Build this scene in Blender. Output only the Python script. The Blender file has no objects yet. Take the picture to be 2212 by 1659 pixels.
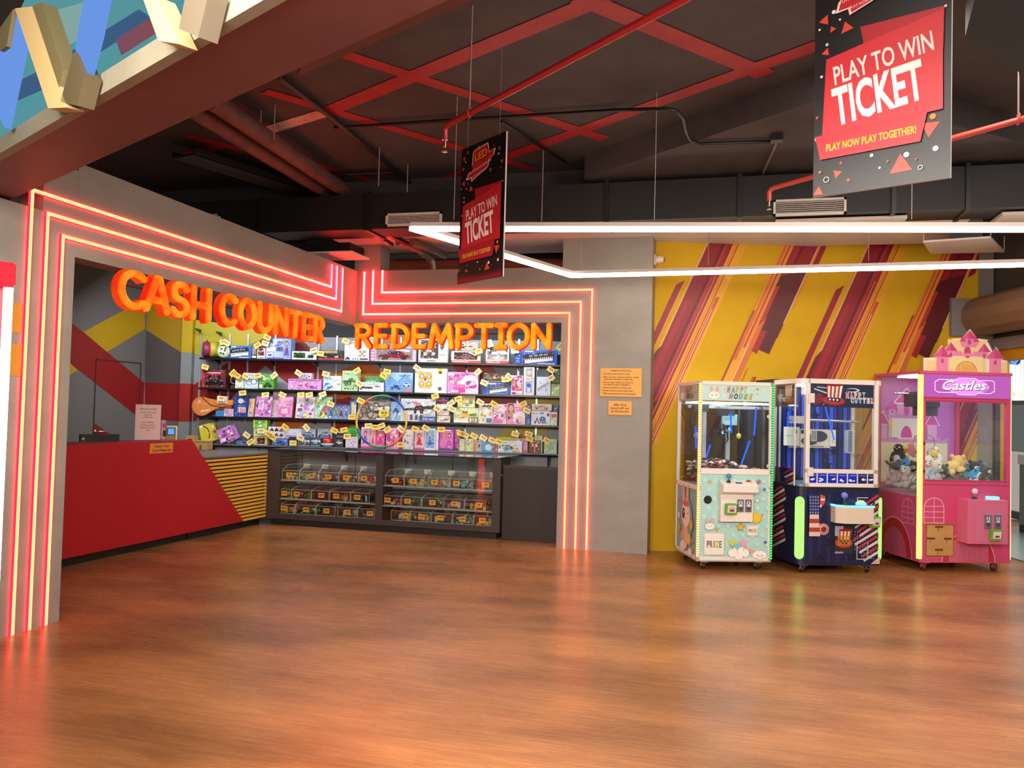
import bpy, math, random
from mathutils import Vector, Matrix
random.seed(11)
S = bpy.context.scene
C = S.collection
PI = math.pi
cos, sin, rad = math.cos, math.sin, math.radians

# ---------------------------------------------------------------- camera, world, exposure
FPX, FW, FH, EYE = 1800.0, 2212.0, 1659.0, 1.6
YAW, PITCH, ROLL = 0.262380, 0.033855, 0.025989
def cam_rows():
    base = Matrix(((1, 0, 0), (0, 0, -1), (0, 1, 0)))
    rz = Matrix(((cos(YAW), sin(YAW), 0), (-sin(YAW), cos(YAW), 0), (0, 0, 1)))
    rx = Matrix(((1, 0, 0), (0, cos(PITCH), sin(PITCH)), (0, -sin(PITCH), cos(PITCH))))
    rr = Matrix(((cos(ROLL), -sin(ROLL), 0), (sin(ROLL), cos(ROLL), 0), (0, 0, 1)))
    return rr @ rx @ base @ rz
RM = cam_rows()
RMT = RM.transposed()
cd = bpy.data.cameras.new('camera')
cam = bpy.data.objects.new('camera', cd)
C.objects.link(cam)
cd.sensor_fit = 'HORIZONTAL'
cd.sensor_width = 36.0
cd.lens = FPX / FW * 36.0
cd.clip_start = 0.05
cam.matrix_world = Matrix.Translation((0, 0, EYE)) @ Matrix((RM[0], -RM[1], -RM[2])).transposed().to_4x4()
S.camera = cam

world = bpy.data.worlds.new('world')
S.world = world
world.use_nodes = True
world.node_tree.nodes['Background'].inputs[0].default_value = (0.90, 0.82, 0.78, 1)
world.node_tree.nodes['Background'].inputs[1].default_value = 0.42

S.view_settings.view_transform = 'Standard'
S.view_settings.look = 'None'
S.view_settings.gamma = 1.0
S.view_settings.use_curve_mapping = False
S.view_settings.exposure = 0.0
S.cycles.max_bounces = 8
S.cycles.transparent_max_bounces = 24
S.cycles.sample_clamp_indirect = 6.0
S.cycles.caustics_reflective = False
S.cycles.caustics_refractive = False

def area_light(name, loc, size, energy, color, target=None, rot=(0, 0, 0)):
    ld = bpy.data.lights.new(name, 'AREA')
    ld.shape = 'RECTANGLE'
    ld.size, ld.size_y = size
    ld.energy = energy
    ld.color = color
    o = bpy.data.objects.new(name, ld)
    C.objects.link(o)
    o.location = loc
    if target is not None:
        d = Vector(target) - Vector(loc)
        o.rotation_euler = d.to_track_quat('-Z', 'Y').to_euler()
    else:
        o.rotation_euler = rot
    return o
# the shop's own tubes, tucked up behind the two fascias, and unseen fill lights added around the visitor to brighten the hall
area_light('shop_tube_light', (-4.2, 10.06, 2.80), (3.6, 0.12), 52, (0.86, 0.93, 1.0), (-4.6, 11.1, 1.4))
area_light('shop_ceiling_light', (-6.9, 9.2, 3.1), (1.4, 0.25), 36, (0.92, 0.95, 1.0), (-6.9, 10.4, 1.4))
area_light('hall_fill_light', (-1.0, 1.6, 2.9), (3.0, 2.0), 200, (1.0, 0.90, 0.80), (-2.0, 5.2, 0))
area_light('hall_fill_light', (0.2, -2.2, 3.3), (4.0, 1.2), 260, (1.0, 0.90, 0.81), (-1.2, 8.5, 1.9))
area_light('hall_fill_light', (1.6, 6.0, 4.2), (2.0, 0.6), 60, (1.0, 0.90, 0.80), (1.6, 6.6, 0))
area_light('hall_fill_light', (3.0, 3.6, 3.3), (1.2, 2.5), 150, (1.0, 0.90, 0.80), (-6.0, 8.2, 1.0))  # added fill from the side for the slats and red counter
area_light('hall_fill_light', (-2.2, 0.2, 3.0), (1.0, 0.6), 160, (1.0, 0.92, 0.84), (-1.0, 6.0, 2.9))  # added fill for the hanging banners
area_light('mezzanine_fill_light', (-1.2, 1.2, 4.2), (0.8, 0.8), 14, (0.85, 0.92, 1.0), (-3.6, 4.0, 3.7))  # unseen light added to brighten the struts of the zig-zag screen
area_light('mall_daylight', (6.0, 11.6, 3.4), (3.0, 3.0), 260, (0.86, 0.95, 1.0), (4.2, 11.8, 0))

# ---------------------------------------------------------------- reading points off the photograph's rays
O = Vector((0, 0, EYE))
def ray(px, py):
    return RMT @ Vector(((px - FW / 2) / FPX, (py - FH / 2) / FPX, 1.0))
def on_z(px, py, z=0.0):
    d = ray(px, py); return O + d * ((z - EYE) / d.z)
def on_x(px, py, x):
    d = ray(px, py); return O + d * (x / d.x)
def on_y(px, py, y):
    d = ray(px, py); return O + d * (y / d.y)
def on_p(px, py, p0, ang):
    n = Vector((-sin(ang), cos(ang), 0)); d = ray(px, py)
    return O + d * ((Vector((p0[0], p0[1], 0)) - O).dot(n) / d.dot(n))
def depth_at(px, py, dep):
    return O + ray(px, py) * dep

# ---------------------------------------------------------------- materials
def lin(h):
    h = h.lstrip('#')
    out = []
    for i in (0, 2, 4):
        c = int(h[i:i + 2], 16) / 255.0
        out.append(c / 12.92 if c <= 0.04045 else ((c + 0.055) / 1.055) ** 2.4)
    return (out[0], out[1], out[2], 1.0)
MATS = {}
def M(key):
    """'#rrggbb', with optional r<rough> m<metal> e<emission> words."""
    if key in MATS: return MATS[key]
    w = key.split()
    rough, metal, emit = 0.5, 0.0, 0.0
    for t in w[1:]:
        if t[0] == 'r': rough = float(t[1:])
        if t[0] == 'm': metal = float(t[1:])
        if t[0] == 'e': emit = float(t[1:])
    m = bpy.data.materials.new('paint ' + key)
    m.use_nodes = True
    b = m.node_tree.nodes['Principled BSDF']
    b.inputs['Base Color'].default_value = lin(w[0])
    b.inputs['Roughness'].default_value = rough
    b.inputs['Metallic'].default_value = metal
    if emit:
        b.inputs['Emission Color'].default_value = lin(w[0])
        b.inputs['Emission Strength'].default_value = emit
    MATS[key] = m
    return m
def node_mat(name):
    m = bpy.data.materials.new(name); m.use_nodes = True
    MATS[name] = m
    nt = m.node_tree
    return m, nt, nt.nodes['Principled BSDF']
def ramp(nt, stops):
    r = nt.nodes.new('ShaderNodeValToRGB')
    e = r.color_ramp.elements
    e[0].position, e[0].color = stops[0]
    e[1].position, e[1].color = stops[-1]
    for p, c in stops[1:-1]:
        x = e.new(p); x.color = c
    return r
def coords(nt, scale=(1, 1, 1), rot=(0, 0, 0)):
    tc = nt.nodes.new('ShaderNodeTexCoord')
    mp = nt.nodes.new('ShaderNodeMapping')
    mp.inputs['Scale'].default_value = scale
    mp.inputs['Rotation'].default_value = rot
    nt.links.new(tc.outputs['Object'], mp.inputs['Vector'])
    return mp
def noise(nt, mp, scale, detail=4, rough=0.6):
    n = nt.nodes.new('ShaderNodeTexNoise')
    n.inputs['Scale'].default_value = scale
    n.inputs['Detail'].default_value = detail
    n.inputs['Roughness'].default_value = rough
    nt.links.new(mp.outputs[0], n.inputs['Vector'])
    return n
def mottled(name, c0, c1, scale=3.0, rough=0.6, stretch=(1, 1, 1), bump=0.0, metal=0.0):
    m, nt, b = node_mat(name)
    n = noise(nt, coords(nt, stretch), scale, 6, 0.65)
    r = ramp(nt, [(0.32, lin(c0)), (0.68, lin(c1))])
    nt.links.new(n.outputs['Fac'], r.inputs[0])
    nt.links.new(r.outputs[0], b.inputs['Base Color'])
    b.inputs['Roughness'].default_value = rough
    b.inputs['Metallic'].default_value = metal
    if bump:
        bp = nt.nodes.new('ShaderNodeBump'); bp.inputs['Strength'].default_value = bump
        bp.inputs['Distance'].default_value = 0.01
        nt.links.new(n.outputs['Fac'], bp.inputs['Height']); nt.links.new(bp.outputs[0], b.inputs['Normal'])
    return m
mottled('wall grey', '#88837a', '#979188', 1.6, 0.55, (1, 1, 2.2))
mottled('slab', '#3b3434', '#4a4241', 2.2, 0.8, bump=0.3)
mottled('stripe red', '#92101a', '#aa2228', 5.0, 0.6)
mottled('stripe worn', '#dcc4b8', '#b87468', 9.0, 0.7, (1, 4, 1))
mottled('duct black', '#0f0e0d', '#161412', 2.0, 0.55)
mottled('flex foil', '#6a655c', '#8d877b', 22.0, 0.4, bump=0.6, metal=0.7)
mottled('red board', '#a9121d', '#b41522', 8.0, 0.42)
mottled('olive', '#6f6a58', '#7e7864', 3.0, 0.6)
mottled('beam paint', '#5c3230', '#68393a', 2.5, 0.55)
mottled('card brown', '#b58a4c', '#c59a5a', 6.0, 0.7)
mottled('old pipe', '#4a2e2a', '#6b403a', 6.0, 0.6)
mottled('wall yellow', '#d0a200', '#d8ac06', 2.0, 0.75)
mottled('slat stone', '#8f969a', '#a8aeb0', 3.0, 0.5)

def floor_material():
    m, nt, b = node_mat('wood floor')
    rot = (0, 0, rad(-14))
    mp = coords(nt, (1, 1, 1), rot)
    br = nt.nodes.new('ShaderNodeTexBrick')
    br.offset = 0.37; br.squash = 1.0
    br.inputs['Scale'].default_value = 1.0
    br.inputs['Mortar Size'].default_value = 0.0012
    br.inputs['Brick Width'].default_value = 1.25
    br.inputs['Row Height'].default_value = 0.19
    br.inputs['Color1'].default_value = lin('#b2703f')
    br.inputs['Color2'].default_value = lin('#bf7f49')
    br.inputs['Mortar'].default_value = lin('#7e4c30')
    nt.links.new(mp.outputs[0], br.inputs['Vector'])
    n1 = noise(nt, coords(nt, (0.8, 20, 1), rot), 2.6, 8, 0.72)
    r1 = ramp(nt, [(0.28, lin('#70442a')), (0.5, lin('#b57a4c')), (0.75, lin('#cd9562'))])
    nt.links.new(n1.outputs['Fac'], r1.inputs[0])
    mx = nt.nodes.new('ShaderNodeMix'); mx.data_type = 'RGBA'; mx.blend_type = 'MIX'
    mx.inputs['Factor'].default_value = 0.55
    nt.links.new(br.outputs['Color'], mx.inputs['A']); nt.links.new(r1.outputs[0], mx.inputs['B'])
    n2 = noise(nt, coords(nt, (0.5, 1.2, 1), rot), 1.3, 3, 0.5)
    r2 = ramp(nt, [(0.36, lin('#c4c2c2')), (0.60, lin('#ffffff'))])
    nt.links.new(n2.outputs['Fac'], r2.inputs[0])
    mu = nt.nodes.new('ShaderNodeMix'); mu.data_type = 'RGBA'; mu.blend_type = 'MULTIPLY'
    mu.inputs['Factor'].default_value = 1.0
    nt.links.new(mx.outputs['Result'], mu.inputs['A']); nt.links.new(r2.outputs[0], mu.inputs['B'])
    nt.links.new(mu.outputs['Result'], b.inputs['Base Color'])
    rr = nt.nodes.new('ShaderNodeMapRange')
    rr.inputs['To Min'].default_value = 0.20; rr.inputs['To Max'].default_value = 0.34
    nt.links.new(n1.outputs['Fac'], rr.inputs['Value']); nt.links.new(rr.outputs[0], b.inputs['Roughness'])
    bp = nt.nodes.new('ShaderNodeBump'); bp.inputs['Strength'].default_value = 0.06
    bp.inputs['Distance'].default_value = 0.003
    nt.links.new(n1.outputs['Fac'], bp.inputs['Height']); nt.links.new(bp.outputs[0], b.inputs['Normal'])
    b.inputs['Specular IOR Level'].default_value = 0.62
floor_material()

def clear_mat(name, tint, gloss=0.12, rough=0.03, mirror='#ffffff'):
    m = bpy.data.materials.new(name); m.use_nodes = True; MATS[name] = m
    nt = m.node_tree; nt.nodes.clear()
    out = nt.nodes.new('ShaderNodeOutputMaterial')
    tr = nt.nodes.new('ShaderNodeBsdfTransparent'); tr.inputs[0].default_value = lin(tint)
    gl = nt.nodes.new('ShaderNodeBsdfGlossy'); gl.inputs['Roughness'].default_value = rough
    gl.inputs[0].default_value = lin(mirror)
    fr = nt.nodes.new('ShaderNodeLayerWeight'); fr.inputs[0].default_value = 0.5
    pw = nt.nodes.new('ShaderNodeMath'); pw.operation = 'POWER'; pw.inputs[1].default_value = 4.0
    ma = nt.nodes.new('ShaderNodeMath'); ma.operation = 'MULTIPLY_ADD'
    ma.inputs[1].default_value = gloss[1]; ma.inputs[2].default_value = gloss[0]
    mx = nt.nodes.new('ShaderNodeMixShader')
    nt.links.new(fr.outputs['Facing'], pw.inputs[0]); nt.links.new(pw.outputs[0], ma.inputs[0])
    nt.links.new(ma.outputs[0], mx.inputs[0])
    nt.links.new(tr.outputs[0], mx.inputs[1]); nt.links.new(gl.outputs[0], mx.inputs[2])
    nt.links.new(mx.outputs[0], out.inputs[0])
clear_mat('glass', '#fafdfb', (0.035, 0.7))
clear_mat('smoked glass', '#c4c4ca', (0.04, 0.4))
clear_mat('acrylic', '#fbfbf9', (0.05, 0.5), 0.08)
clear_mat('table glass', '#e8efef', (0.10, 1.0), 0.02)

def glow(name, color, strength):
    m = bpy.data.materials.new(name); m.use_nodes = True; MATS[name] = m
    nt = m.node_tree; nt.nodes.clear()
    out = nt.nodes.new('ShaderNodeOutputMaterial')
    e = nt.nodes.new('ShaderNodeEmission')
    e.inputs[0].default_value = (color[0], color[1], color[2], 1); e.inputs[1].default_value = strength
    nt.links.new(e.outputs[0], out.inputs[0])
glow('led white', (1.0, 0.88, 0.74), 19.0)
glow('neon core', (1.0, 0.66, 0.27), 1.35)
glow('neon side', (1.0, 0.005, 0.016), 8.5)
glow('neon side hot', (1.0, 0.004, 0.018), 36.0)
glow('neon side mid', (1.0, 0.004, 0.017), 20.0)
glow('neon core hot', (1.0, 0.70, 0.42), 1.55)
glow('neon core mid', (1.0, 0.68, 0.34), 1.45)
def patchy_glow(name, c0, c1, strength):
    glow(name, c0, strength)
    nt = MATS[name].node_tree
    e = [n for n in nt.nodes if n.type == 'EMISSION'][0]
    n = noise(nt, coords(nt), 5.5, 2, 0.5)
    r = ramp(nt, [(0.36, (*c0, 1)), (0.66, (*c1, 1))])
    nt.links.new(n.outputs['Fac'], r.inputs[0]); nt.links.new(r.outputs[0], e.inputs[0])
patchy_glow('letter orange', (1.0, 0.085, 0.008), (1.0, 0.22, 0.012), 1.05)
patchy_glow('letter orange core', (1.0, 0.13, 0.010), (1.0, 0.33, 0.02), 1.1)
patchy_glow('letter amber', (1.0, 0.13, 0.008), (1.0, 0.32, 0.010), 1.05)
patchy_glow('letter amber core', (1.0, 0.22, 0.010), (1.0, 0.52, 0.03), 1.1)
patchy_glow('letter rim', (1.0, 0.022, 0.006), (1.0, 0.09, 0.008), 0.9)
glow('red lamp', (1.0, 0.014, 0.022), 3.2)
glow('lime light', (0.50, 0.95, 0.22), 1.15)
glow('green led', (0.12, 1.0, 0.22), 1.3)
glow('yellow led', (1.0, 0.92, 0.34), 1.3)
glow('warm led', (1.0, 0.78, 0.26), 1.2)
glow('white led', (0.93, 0.97, 1.0), 5.0)
glow('blue reflection glow', (0.01, 0.07, 1.0), 2.6)  # for the rods that imitate blue reflections in the machine glass
glow('cyan led', (0.20, 0.85, 1.0), 2.0)
glow('blue lit', (0.16, 0.34, 0.86), 0.9)
glow('teal lit', (0.10, 0.33, 0.36), 0.9)
glow('teal pale', (0.25, 0.42, 0.40), 0.9)
glow('deep blue lit', (0.05, 0.12, 0.24), 0.9)
glow('window day', (0.86, 0.96, 1.0), 1.6)
glow('screen blue', (0.10, 0.32, 1.0), 1.3)
glow('screen warm', (0.9, 0.6, 0.5), 0.7)
glow('magenta lit', (0.62, 0.14, 0.56), 0.9)

# ---------------------------------------------------------------- mesh builder
GLY = {}
def glyphs(txt, bold=0.0, shear=0.0):
    k = (txt, bold, shear)
    if k in GLY: return GLY[k]
    cu = bpy.data.curves.new('letters', 'FONT')
    cu.body = txt; cu.size = 1.0; cu.resolution_u = 3; cu.offset = bold; cu.shear = shear
    o = bpy.data.objects.new('letters', cu)
    C.objects.link(o)
    dg = bpy.context.evaluated_depsgraph_get()
    me = bpy.data.meshes.new_from_object(o.evaluated_get(dg))
    vs = [(v.co.x, v.co.y) for v in me.vertices]
    fs = [tuple(p.vertices) for p in me.polygons]
    nz = [p.normal.z for p in me.polygons]
    fs = [f if z >= 0 else f[::-1] for f, z in zip(fs, nz)]
    bpy.data.objects.remove(o); bpy.data.curves.remove(cu); bpy.data.meshes.remove(me)
    xs = [v[0] for v in vs] or [0, 1]
    GLY[k] = (vs, fs, min(xs), max(xs))
    return GLY[k]

class MB:
    def __init__(s, X=None):
        s.v, s.f, s.m, s.sm, s.mats = [], [], [], [], []
        s.X = X if X is not None else Matrix.Identity(4)
        s.L = 0
    def add(s, vs, fs, mat, smooth=False):
        if mat not in s.mats: s.mats.append(mat)
        k = s.mats.index(mat); n = len(s.v)
        s.v.extend([tuple(s.X @ Vector(p)) for p in vs])
        for f in fs:
            s.f.append([i + n for i in f]); s.m.append(k); s.sm.append(smooth)
        return s
    def poly(s, pts, mat): return s.add(pts, [list(range(len(pts)))], mat)
    def box(s, a, b, mat, front=None):
        x0, y0, z0 = a; x1, y1, z1 = b
        v = [(x0, y0, z0), (x1, y0, z0), (x1, y1, z0), (x0, y1, z0), (x0, y0, z1), (x1, y0, z1), (x1, y1, z1), (x0, y1, z1)]
        return s.add(v, [(0, 3, 2, 1), (4, 5, 6, 7), (0, 1, 5, 4), (1, 2, 6, 5), (2, 3, 7, 6), (3, 0, 4, 7)], mat)
    def rbox(s, a, b, mat, r=0.01, n=3):
        """a box with its edges along z rounded and its rims softened"""
        x0, y0, z0 = a; x1, y1, z1 = b
        r = min(r, (x1 - x0) / 2.01, (y1 - y0) / 2.01, (z1 - z0) / 2.01)
        def ring(q, z):
            out = []
            for cx, cy, a0 in ((x1 - r, y1 - r, 0), (x0 + r, y1 - r, 90), (x0 + r, y0 + r, 180), (x1 - r, y0 + r, 270)):
                for i in range(n + 1):
                    t = rad(a0 + 90 * i / n); out.append((cx + q * cos(t), cy + q * sin(t), z))
            return out
        q = r * 0.3
        rings = [ring(r - q, z0), ring(r, z0 + q), ring(r, z1 - q), ring(r - q, z1)]
        k = len(rings[0]); vs = sum(rings, [])
        fs = [tuple(range(k))[::-1], tuple(range(3 * k, 4 * k))]
        for j in range(3):
            for i in range(k):
                fs.append((j * k + i, j * k + (i + 1) % k, (j + 1) * k + (i + 1) % k, (j + 1) * k + i))
        return s.add(vs, fs, mat)
    def prism(s, pts, vec, mat, side=None):
        """a planar 3-D polygon pushed along vec"""
        n = len(pts); vec = Vector(vec)
        p = [Vector(q) for q in pts]; q = [a + vec for a in p]
        s.add(p + q, [tuple(range(n))[::-1], tuple(range(n, 2 * n))], mat)
        return s.add(p + q, [(i, (i + 1) % n, n + (i + 1) % n, n + i) for i in range(n)], side or mat)
    def tube(s, pts, r, mat, seg=8, closed=False, smooth=True):
        p = [Vector(q) for q in pts]; n = len(p); vs = []; fs = []
        up = None
        for i in range(n):
            if closed: t = p[(i + 1) % n] - p[i - 1]
            else: t = p[min(i + 1, n - 1)] - p[max(i - 1, 0)]
            t.normalize()
            if up is None:
                up = Vector((0, 0, 1)) if abs(t.z) < 0.9 else Vector((1, 0, 0))
            a = t.cross(up); a.normalize(); b = a.cross(t); up = b
            rr = r[i] if isinstance(r, (list, tuple)) else r
            for k in range(seg):
                th = 2 * PI * k / seg
                vs.append(p[i] + a * (rr * cos(th)) + b * (rr * sin(th)))
        m = n if closed else n - 1
        for i in range(m):
            j = (i + 1) % n
            for k in range(seg):
                l = (k + 1) % seg
                fs.append((i * seg + k, j * seg + k, j * seg + l, i * seg + l))
        s.add(vs, fs, mat, smooth)
        if not closed:
            s.add(vs[:seg], [tuple(range(seg))], mat); s.add(vs[-seg:], [tuple(range(seg))[::-1]], mat)
        return s
    def lathe(s, prof, mat, seg=16, c=(0, 0, 0), axis='z', smooth=True):
        vs, fs = [], []
        for r, z in prof:
            for k in range(seg):
                a = 2 * PI * k / seg
                x, y = r * cos(a), r * sin(a)
                q = (x, y, z) if axis == 'z' else ((z, x, y) if axis == 'x' else (y, z, x))
                vs.append((c[0] + q[0], c[1] + q[1], c[2] + q[2]))
        for i in range(len(prof) - 1):
            for k in range(seg):
                l = (k + 1) % seg
                fs.append((i * seg + k, i * seg + l, (i + 1) * seg + l, (i + 1) * seg + k))
        s.add(vs, fs, mat, smooth)
        if prof[0][0] > 1e-6: s.add(vs[:seg], [tuple(range(seg))[::-1]], mat)
        if prof[-1][0] > 1e-6: s.add(vs[-seg:], [tuple(range(seg))], mat)
        return s
    def ell(s, c, r, mat, rot=None, seg=14, rings=9):
        R = rot.to_matrix() if rot is not None else Matrix.Identity(3)
        vs, fs = [], []
        for i in range(rings + 1):
            t = PI * i / rings
            for k in range(seg):
                a = 2 * PI * k / seg
                q = R @ Vector((r[0] * sin(t) * cos(a), r[1] * sin(t) * sin(a), r[2] * cos(t)))
                vs.append((c[0] + q.x, c[1] + q.y, c[2] + q.z))
        for i in range(rings):
            for k in range(seg):
                l = (k + 1) % seg
                fs.append((i * seg + k, (i + 1) * seg + k, (i + 1) * seg + l, i * seg + l))
        return s.add(vs, fs, mat, True)
    def build(s, name, parent=None, loc=None, rot=None, bevel=0.0, kind=None):
        me = bpy.data.meshes.new(name)
        me.from_pydata(s.v, [], s.f)
        for k in s.mats: me.materials.append(MATS[k] if k in MATS else M(k))
        me.polygons.foreach_set('material_index', s.m)
        me.polygons.foreach_set('use_smooth', s.sm)
        me.update()
        o = bpy.data.objects.new(name, me)
        C.objects.link(o)
        if parent is not None: o.parent = parent
        if loc is not None: o.location = loc
        if rot is not None: o.rotation_euler = rot
        if bevel:
            b = o.modifiers.new('edge', 'BEVEL'); b.width = bevel; b.segments = 2; b.limit_method = 'ANGLE'
        if kind: o['kind'] = kind
        return o

class Art:
    """printing on a flat face: origin, right vector, up vector; coordinates run 0..w, 0..h scaled by su, sv"""
    def __init__(s, mb, o, U, V, su=1.0, sv=1.0):
        s.mb, s.o = mb, Vector(o)
        s.U, s.V = Vector(U).normalized(), Vector(V).normalized()
        s.N = s.U.cross(s.V); s.su, s.sv = su, sv; s.L = 0.0008
        s.clip = (0.0, 0.0, 1.0, 1.0) if su != 1.0 or sv != 1.0 else None
    def pt(s, u, v): return s.o + s.U * (u * s.su) + s.V * (v * s.sv) + s.N * s.L
    def cut(s, pts):
        if s.clip is None: return pts
        u0, v0, u1, v1 = s.clip
        for f in (lambda p: p[0] - u0, lambda p: u1 - p[0], lambda p: p[1] - v0, lambda p: v1 - p[1]):
            out = []
            for i in range(len(pts)):
                p, q = pts[i - 1], pts[i]; a, b = f(p), f(q)
                if (a >= 0) != (b >= 0):
                    t = a / (a - b); out.append((p[0] + (q[0] - p[0]) * t, p[1] + (q[1] - p[1]) * t))
                if b >= 0: out.append(q)
            pts = out
            if len(pts) < 3: return []
        return pts
    def poly(s, pts, mat):
        pts = s.cut(list(pts))
        if len(pts) > 2: s.mb.poly([s.pt(*p) for p in pts], mat); s.L += 0.00022
    def rect(s, u0, v0, u1, v1, mat): s.poly([(u0, v0), (u1, v0), (u1, v1), (u0, v1)], mat)
    def rrect(s, u0, v0, u1, v1, r, mat):
        ru, rv = r / s.su, r / s.sv
        out = []
        for cx, cy, a0 in ((u1 - ru, v1 - rv, 0), (u0 + ru, v1 - rv, 90), (u0 + ru, v0 + rv, 180), (u1 - ru, v0 + rv, 270)):
            for i in range(5):
                t = rad(a0 + 22.5 * i); out.append((cx + ru * cos(t), cy + rv * sin(t)))
        s.poly(out, mat)
    def ell(s, u, v, ru, rv, mat, n=18, rot=0.0):
        c, d = cos(rot), sin(rot)
        s.poly([(u + ru * cos(2 * PI * i / n) * c - rv * sin(2 * PI * i / n) * d * s.sv / s.su,
                 v + ru * cos(2 * PI * i / n) * d * s.su / s.sv + rv * sin(2 * PI * i / n) * c) for i in range(n)], mat)
    def disc(s, u, v, r, mat, n=18): s.ell(u, v, r / s.su, r / s.sv, mat, n)
    def ring(s, u, v, r, t, mat, n=18):
        for i in range(n):
            a, b = 2 * PI * i / n, 2 * PI * (i + 1) / n
            q = [(r, a), (r, b), (r - t, b), (r - t, a)]
            s.mb.poly([s.pt(u + x * cos(y) / s.su, v + x * sin(y) / s.sv) for x, y in q], mat)
        s.L += 0.00022
    def line(s, pts, w, mat):
        for (u0, v0), (u1, v1) in zip(pts, pts[1:]):
            a, b = Vector((u0 * s.su, v0 * s.sv)), Vector((u1 * s.su, v1 * s.sv))
            d = (b - a)
            if d.length < 1e-9: continue
            d.normalize(); n = Vector((-d.y, d.x)) * (w / 2)
            q = s.cut([(x.x / s.su, x.y / s.sv) for x in (a - n, b - n, b + n, a + n)])
            if len(q) > 2: s.mb.poly([s.pt(*x) for x in q], mat)
        s.L += 0.00022
    def star(s, u, v, r, mat, rot=PI / 2, k=0.45):
        s.poly([(u + (r if i % 2 == 0 else r * k) * cos(rot + i * PI / 5) / s.su, v + (r if i % 2 == 0 else r * k) * sin(rot + i * PI / 5) / s.sv) for i in range(10)], mat)
    def text(s, txt, u, v, h, mat, width=None, align='c', ang=0.0, bold=0.0, shear=0.0, cols=None):
        """h is cap height in metres, width the run in metres"""
        vs, fs, x0, x1 = glyphs(txt, bold, shear)
        if not vs: return
        k = h / 0.729
        kx = width / (x1 - x0) if width else k
        w = (x1 - x0) * kx
        off = {'c': -w / 2, 'l': 0.0, 'r': -w}[align]
        c, d = cos(ang), sin(ang)
        base = s.pt(u, v)
        out = []
        for x, y in vs:
            a, b = (x - x0) * kx + off, y * k
            out.append(base + s.U * (a * c - b * d) + s.V * (a * d + b * c))
        s.mb.add(out, fs, mat)
        s.L += 0.00022
    def letters(s, txt, u, v, h, mats, width, ang=0.0, bold=0.0, shear=0.0):
        n = len(txt); c, d = cos(ang), sin(ang)
        for i, ch in enumerate(txt):
            t = (i + 0.5) / n * width - width / 2
            s.text(ch, u + t * c / s.su, v + t * d / s.sv, h, mats[i % len(mats)], width / n * 0.86, 'c', ang, bold, shear)

def thing(name, label, cat, loc=(0, 0, 0), rot=(0, 0, 0), group=None):
    o = bpy.data.objects.new(name, None)
    C.objects.link(o)
    o.empty_display_size = 0.1
    o.location = loc; o.rotation_euler = rot
    return tag(o, label, cat, group)
def tag(o, label, cat, group=None):
    o['label'] = label; o['category'] = cat
    if group: o['group'] = group
    return o
def struct(o):
    o['kind'] = 'structure'; return o
def rotz(a): return Matrix.Rotation(a, 4, 'Z')
def place(loc, rz=0.0, rx=0.0):
    return Matrix.Translation(loc) @ Matrix.Rotation(rz, 4, 'Z') @ Matrix.Rotation(rx, 4, 'X')

# ================================================================ THE SETTING
WX = -4.72                       # face of the cash-counter wall
WY = 9.77                        # face of the redemption wall
SP0, SANG = (-2.2, 11.30), rad(10)          # front line of the shelves
BP0 = (SP0[0] - sin(SANG) * 0.30, SP0[1] + cos(SANG) * 0.30)   # back wall of the shop, 30 cm behind
YP0, YANG = (-0.955, 10.06), rad(17)        # the yellow wall
CEIL = 4.3
YEND = on_p(2113, 620, YP0, YANG)
YU = Vector((cos(YANG), sin(YANG), 0))
RU = Vector((0.26, -0.966, 0)).normalized()  # run of the portal wall, towards the visitor

b = MB(); b.box((-12, -5, -0.12), (9, 16, 0.0), 'wood floor'); struct(b.build('floor'))

# ceiling slab with its painted diamond stripes
b = MB()
b.box((-12, -5, CEIL), (9, 16, CEIL + 0.15), 'slab')
def stripe(p, q, w, mat, z=CEIL):
    a, c = on_z(*p, z), on_z(*q, z)
    d = (c - a).normalized(); n = Vector((-d.y, d.x, 0)) * (w / 2)
    dz = Vector((0, 0, -0.004 - 0.0003 * len(b.f) % 0.003))
    b.poly([a + n + dz, c + n + dz, c - n + dz, a - n + dz], mat)
for p, q, w in (((744, 116), (1307, 299), .15), ((1275, 6), (700, 243), .17), ((1250, -8), (1654, 160), .18), ((1800, 84), (880, 415), .16),
                ((572, 196), (1150, 364), .14), ((665, 350), (900, 417), .13), ((2065, 225), (2260, 305), .13), ((405, 293), (530, 325), .14),
                ((405, 333), (492, 310), .14), ((1284, 0), (1390, -60), .17)):
    stripe(p, q, w, 'stripe red')
stripe((698, 244), (566, 284), .16, 'stripe worn')
struct(b.build('ceiling'))

# downstand of the slab on the far side and the lower soffit over the shop front
b = MB()
b.box((-12, 9.02, 3.70), (9, 9.30, CEIL), 'slab')
b.box((-4.9, 9.30, 3.70), (2.3, 10.6, 3.78), '#cfc8c4 r.5')
struct(b.build('ceiling_soffit'))
b = MB()
zs = 4.06
p = [on_z(1262, 385, zs), on_z(1800, 205, zs), Vector((3.5, 9.0, zs)), Vector((-1.6, 9.0, zs))]
b.prism([(q.x, q.y, zs) for q in p], (0, 0, CEIL - zs + 0.02), 'slab')
struct(b.build('ceiling_beam'))

# redemption wall: fascia, short pier at the corner, wide column
b = MB()
b.box((WX - 0.06, WY, 2.69), (-2.02, WY + 0.18, 3.36), 'wall grey')
b.box((WX - 0.04, WY + 0.002, 3.36), (-4.41, WY + 0.30, 3.70), 'wall grey')
b.box((-2.03, WY - 0.001, 0), (-0.958, WY + 0.36, 3.70), 'wall grey')
struct(b.build('wall_redemption'))
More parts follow.
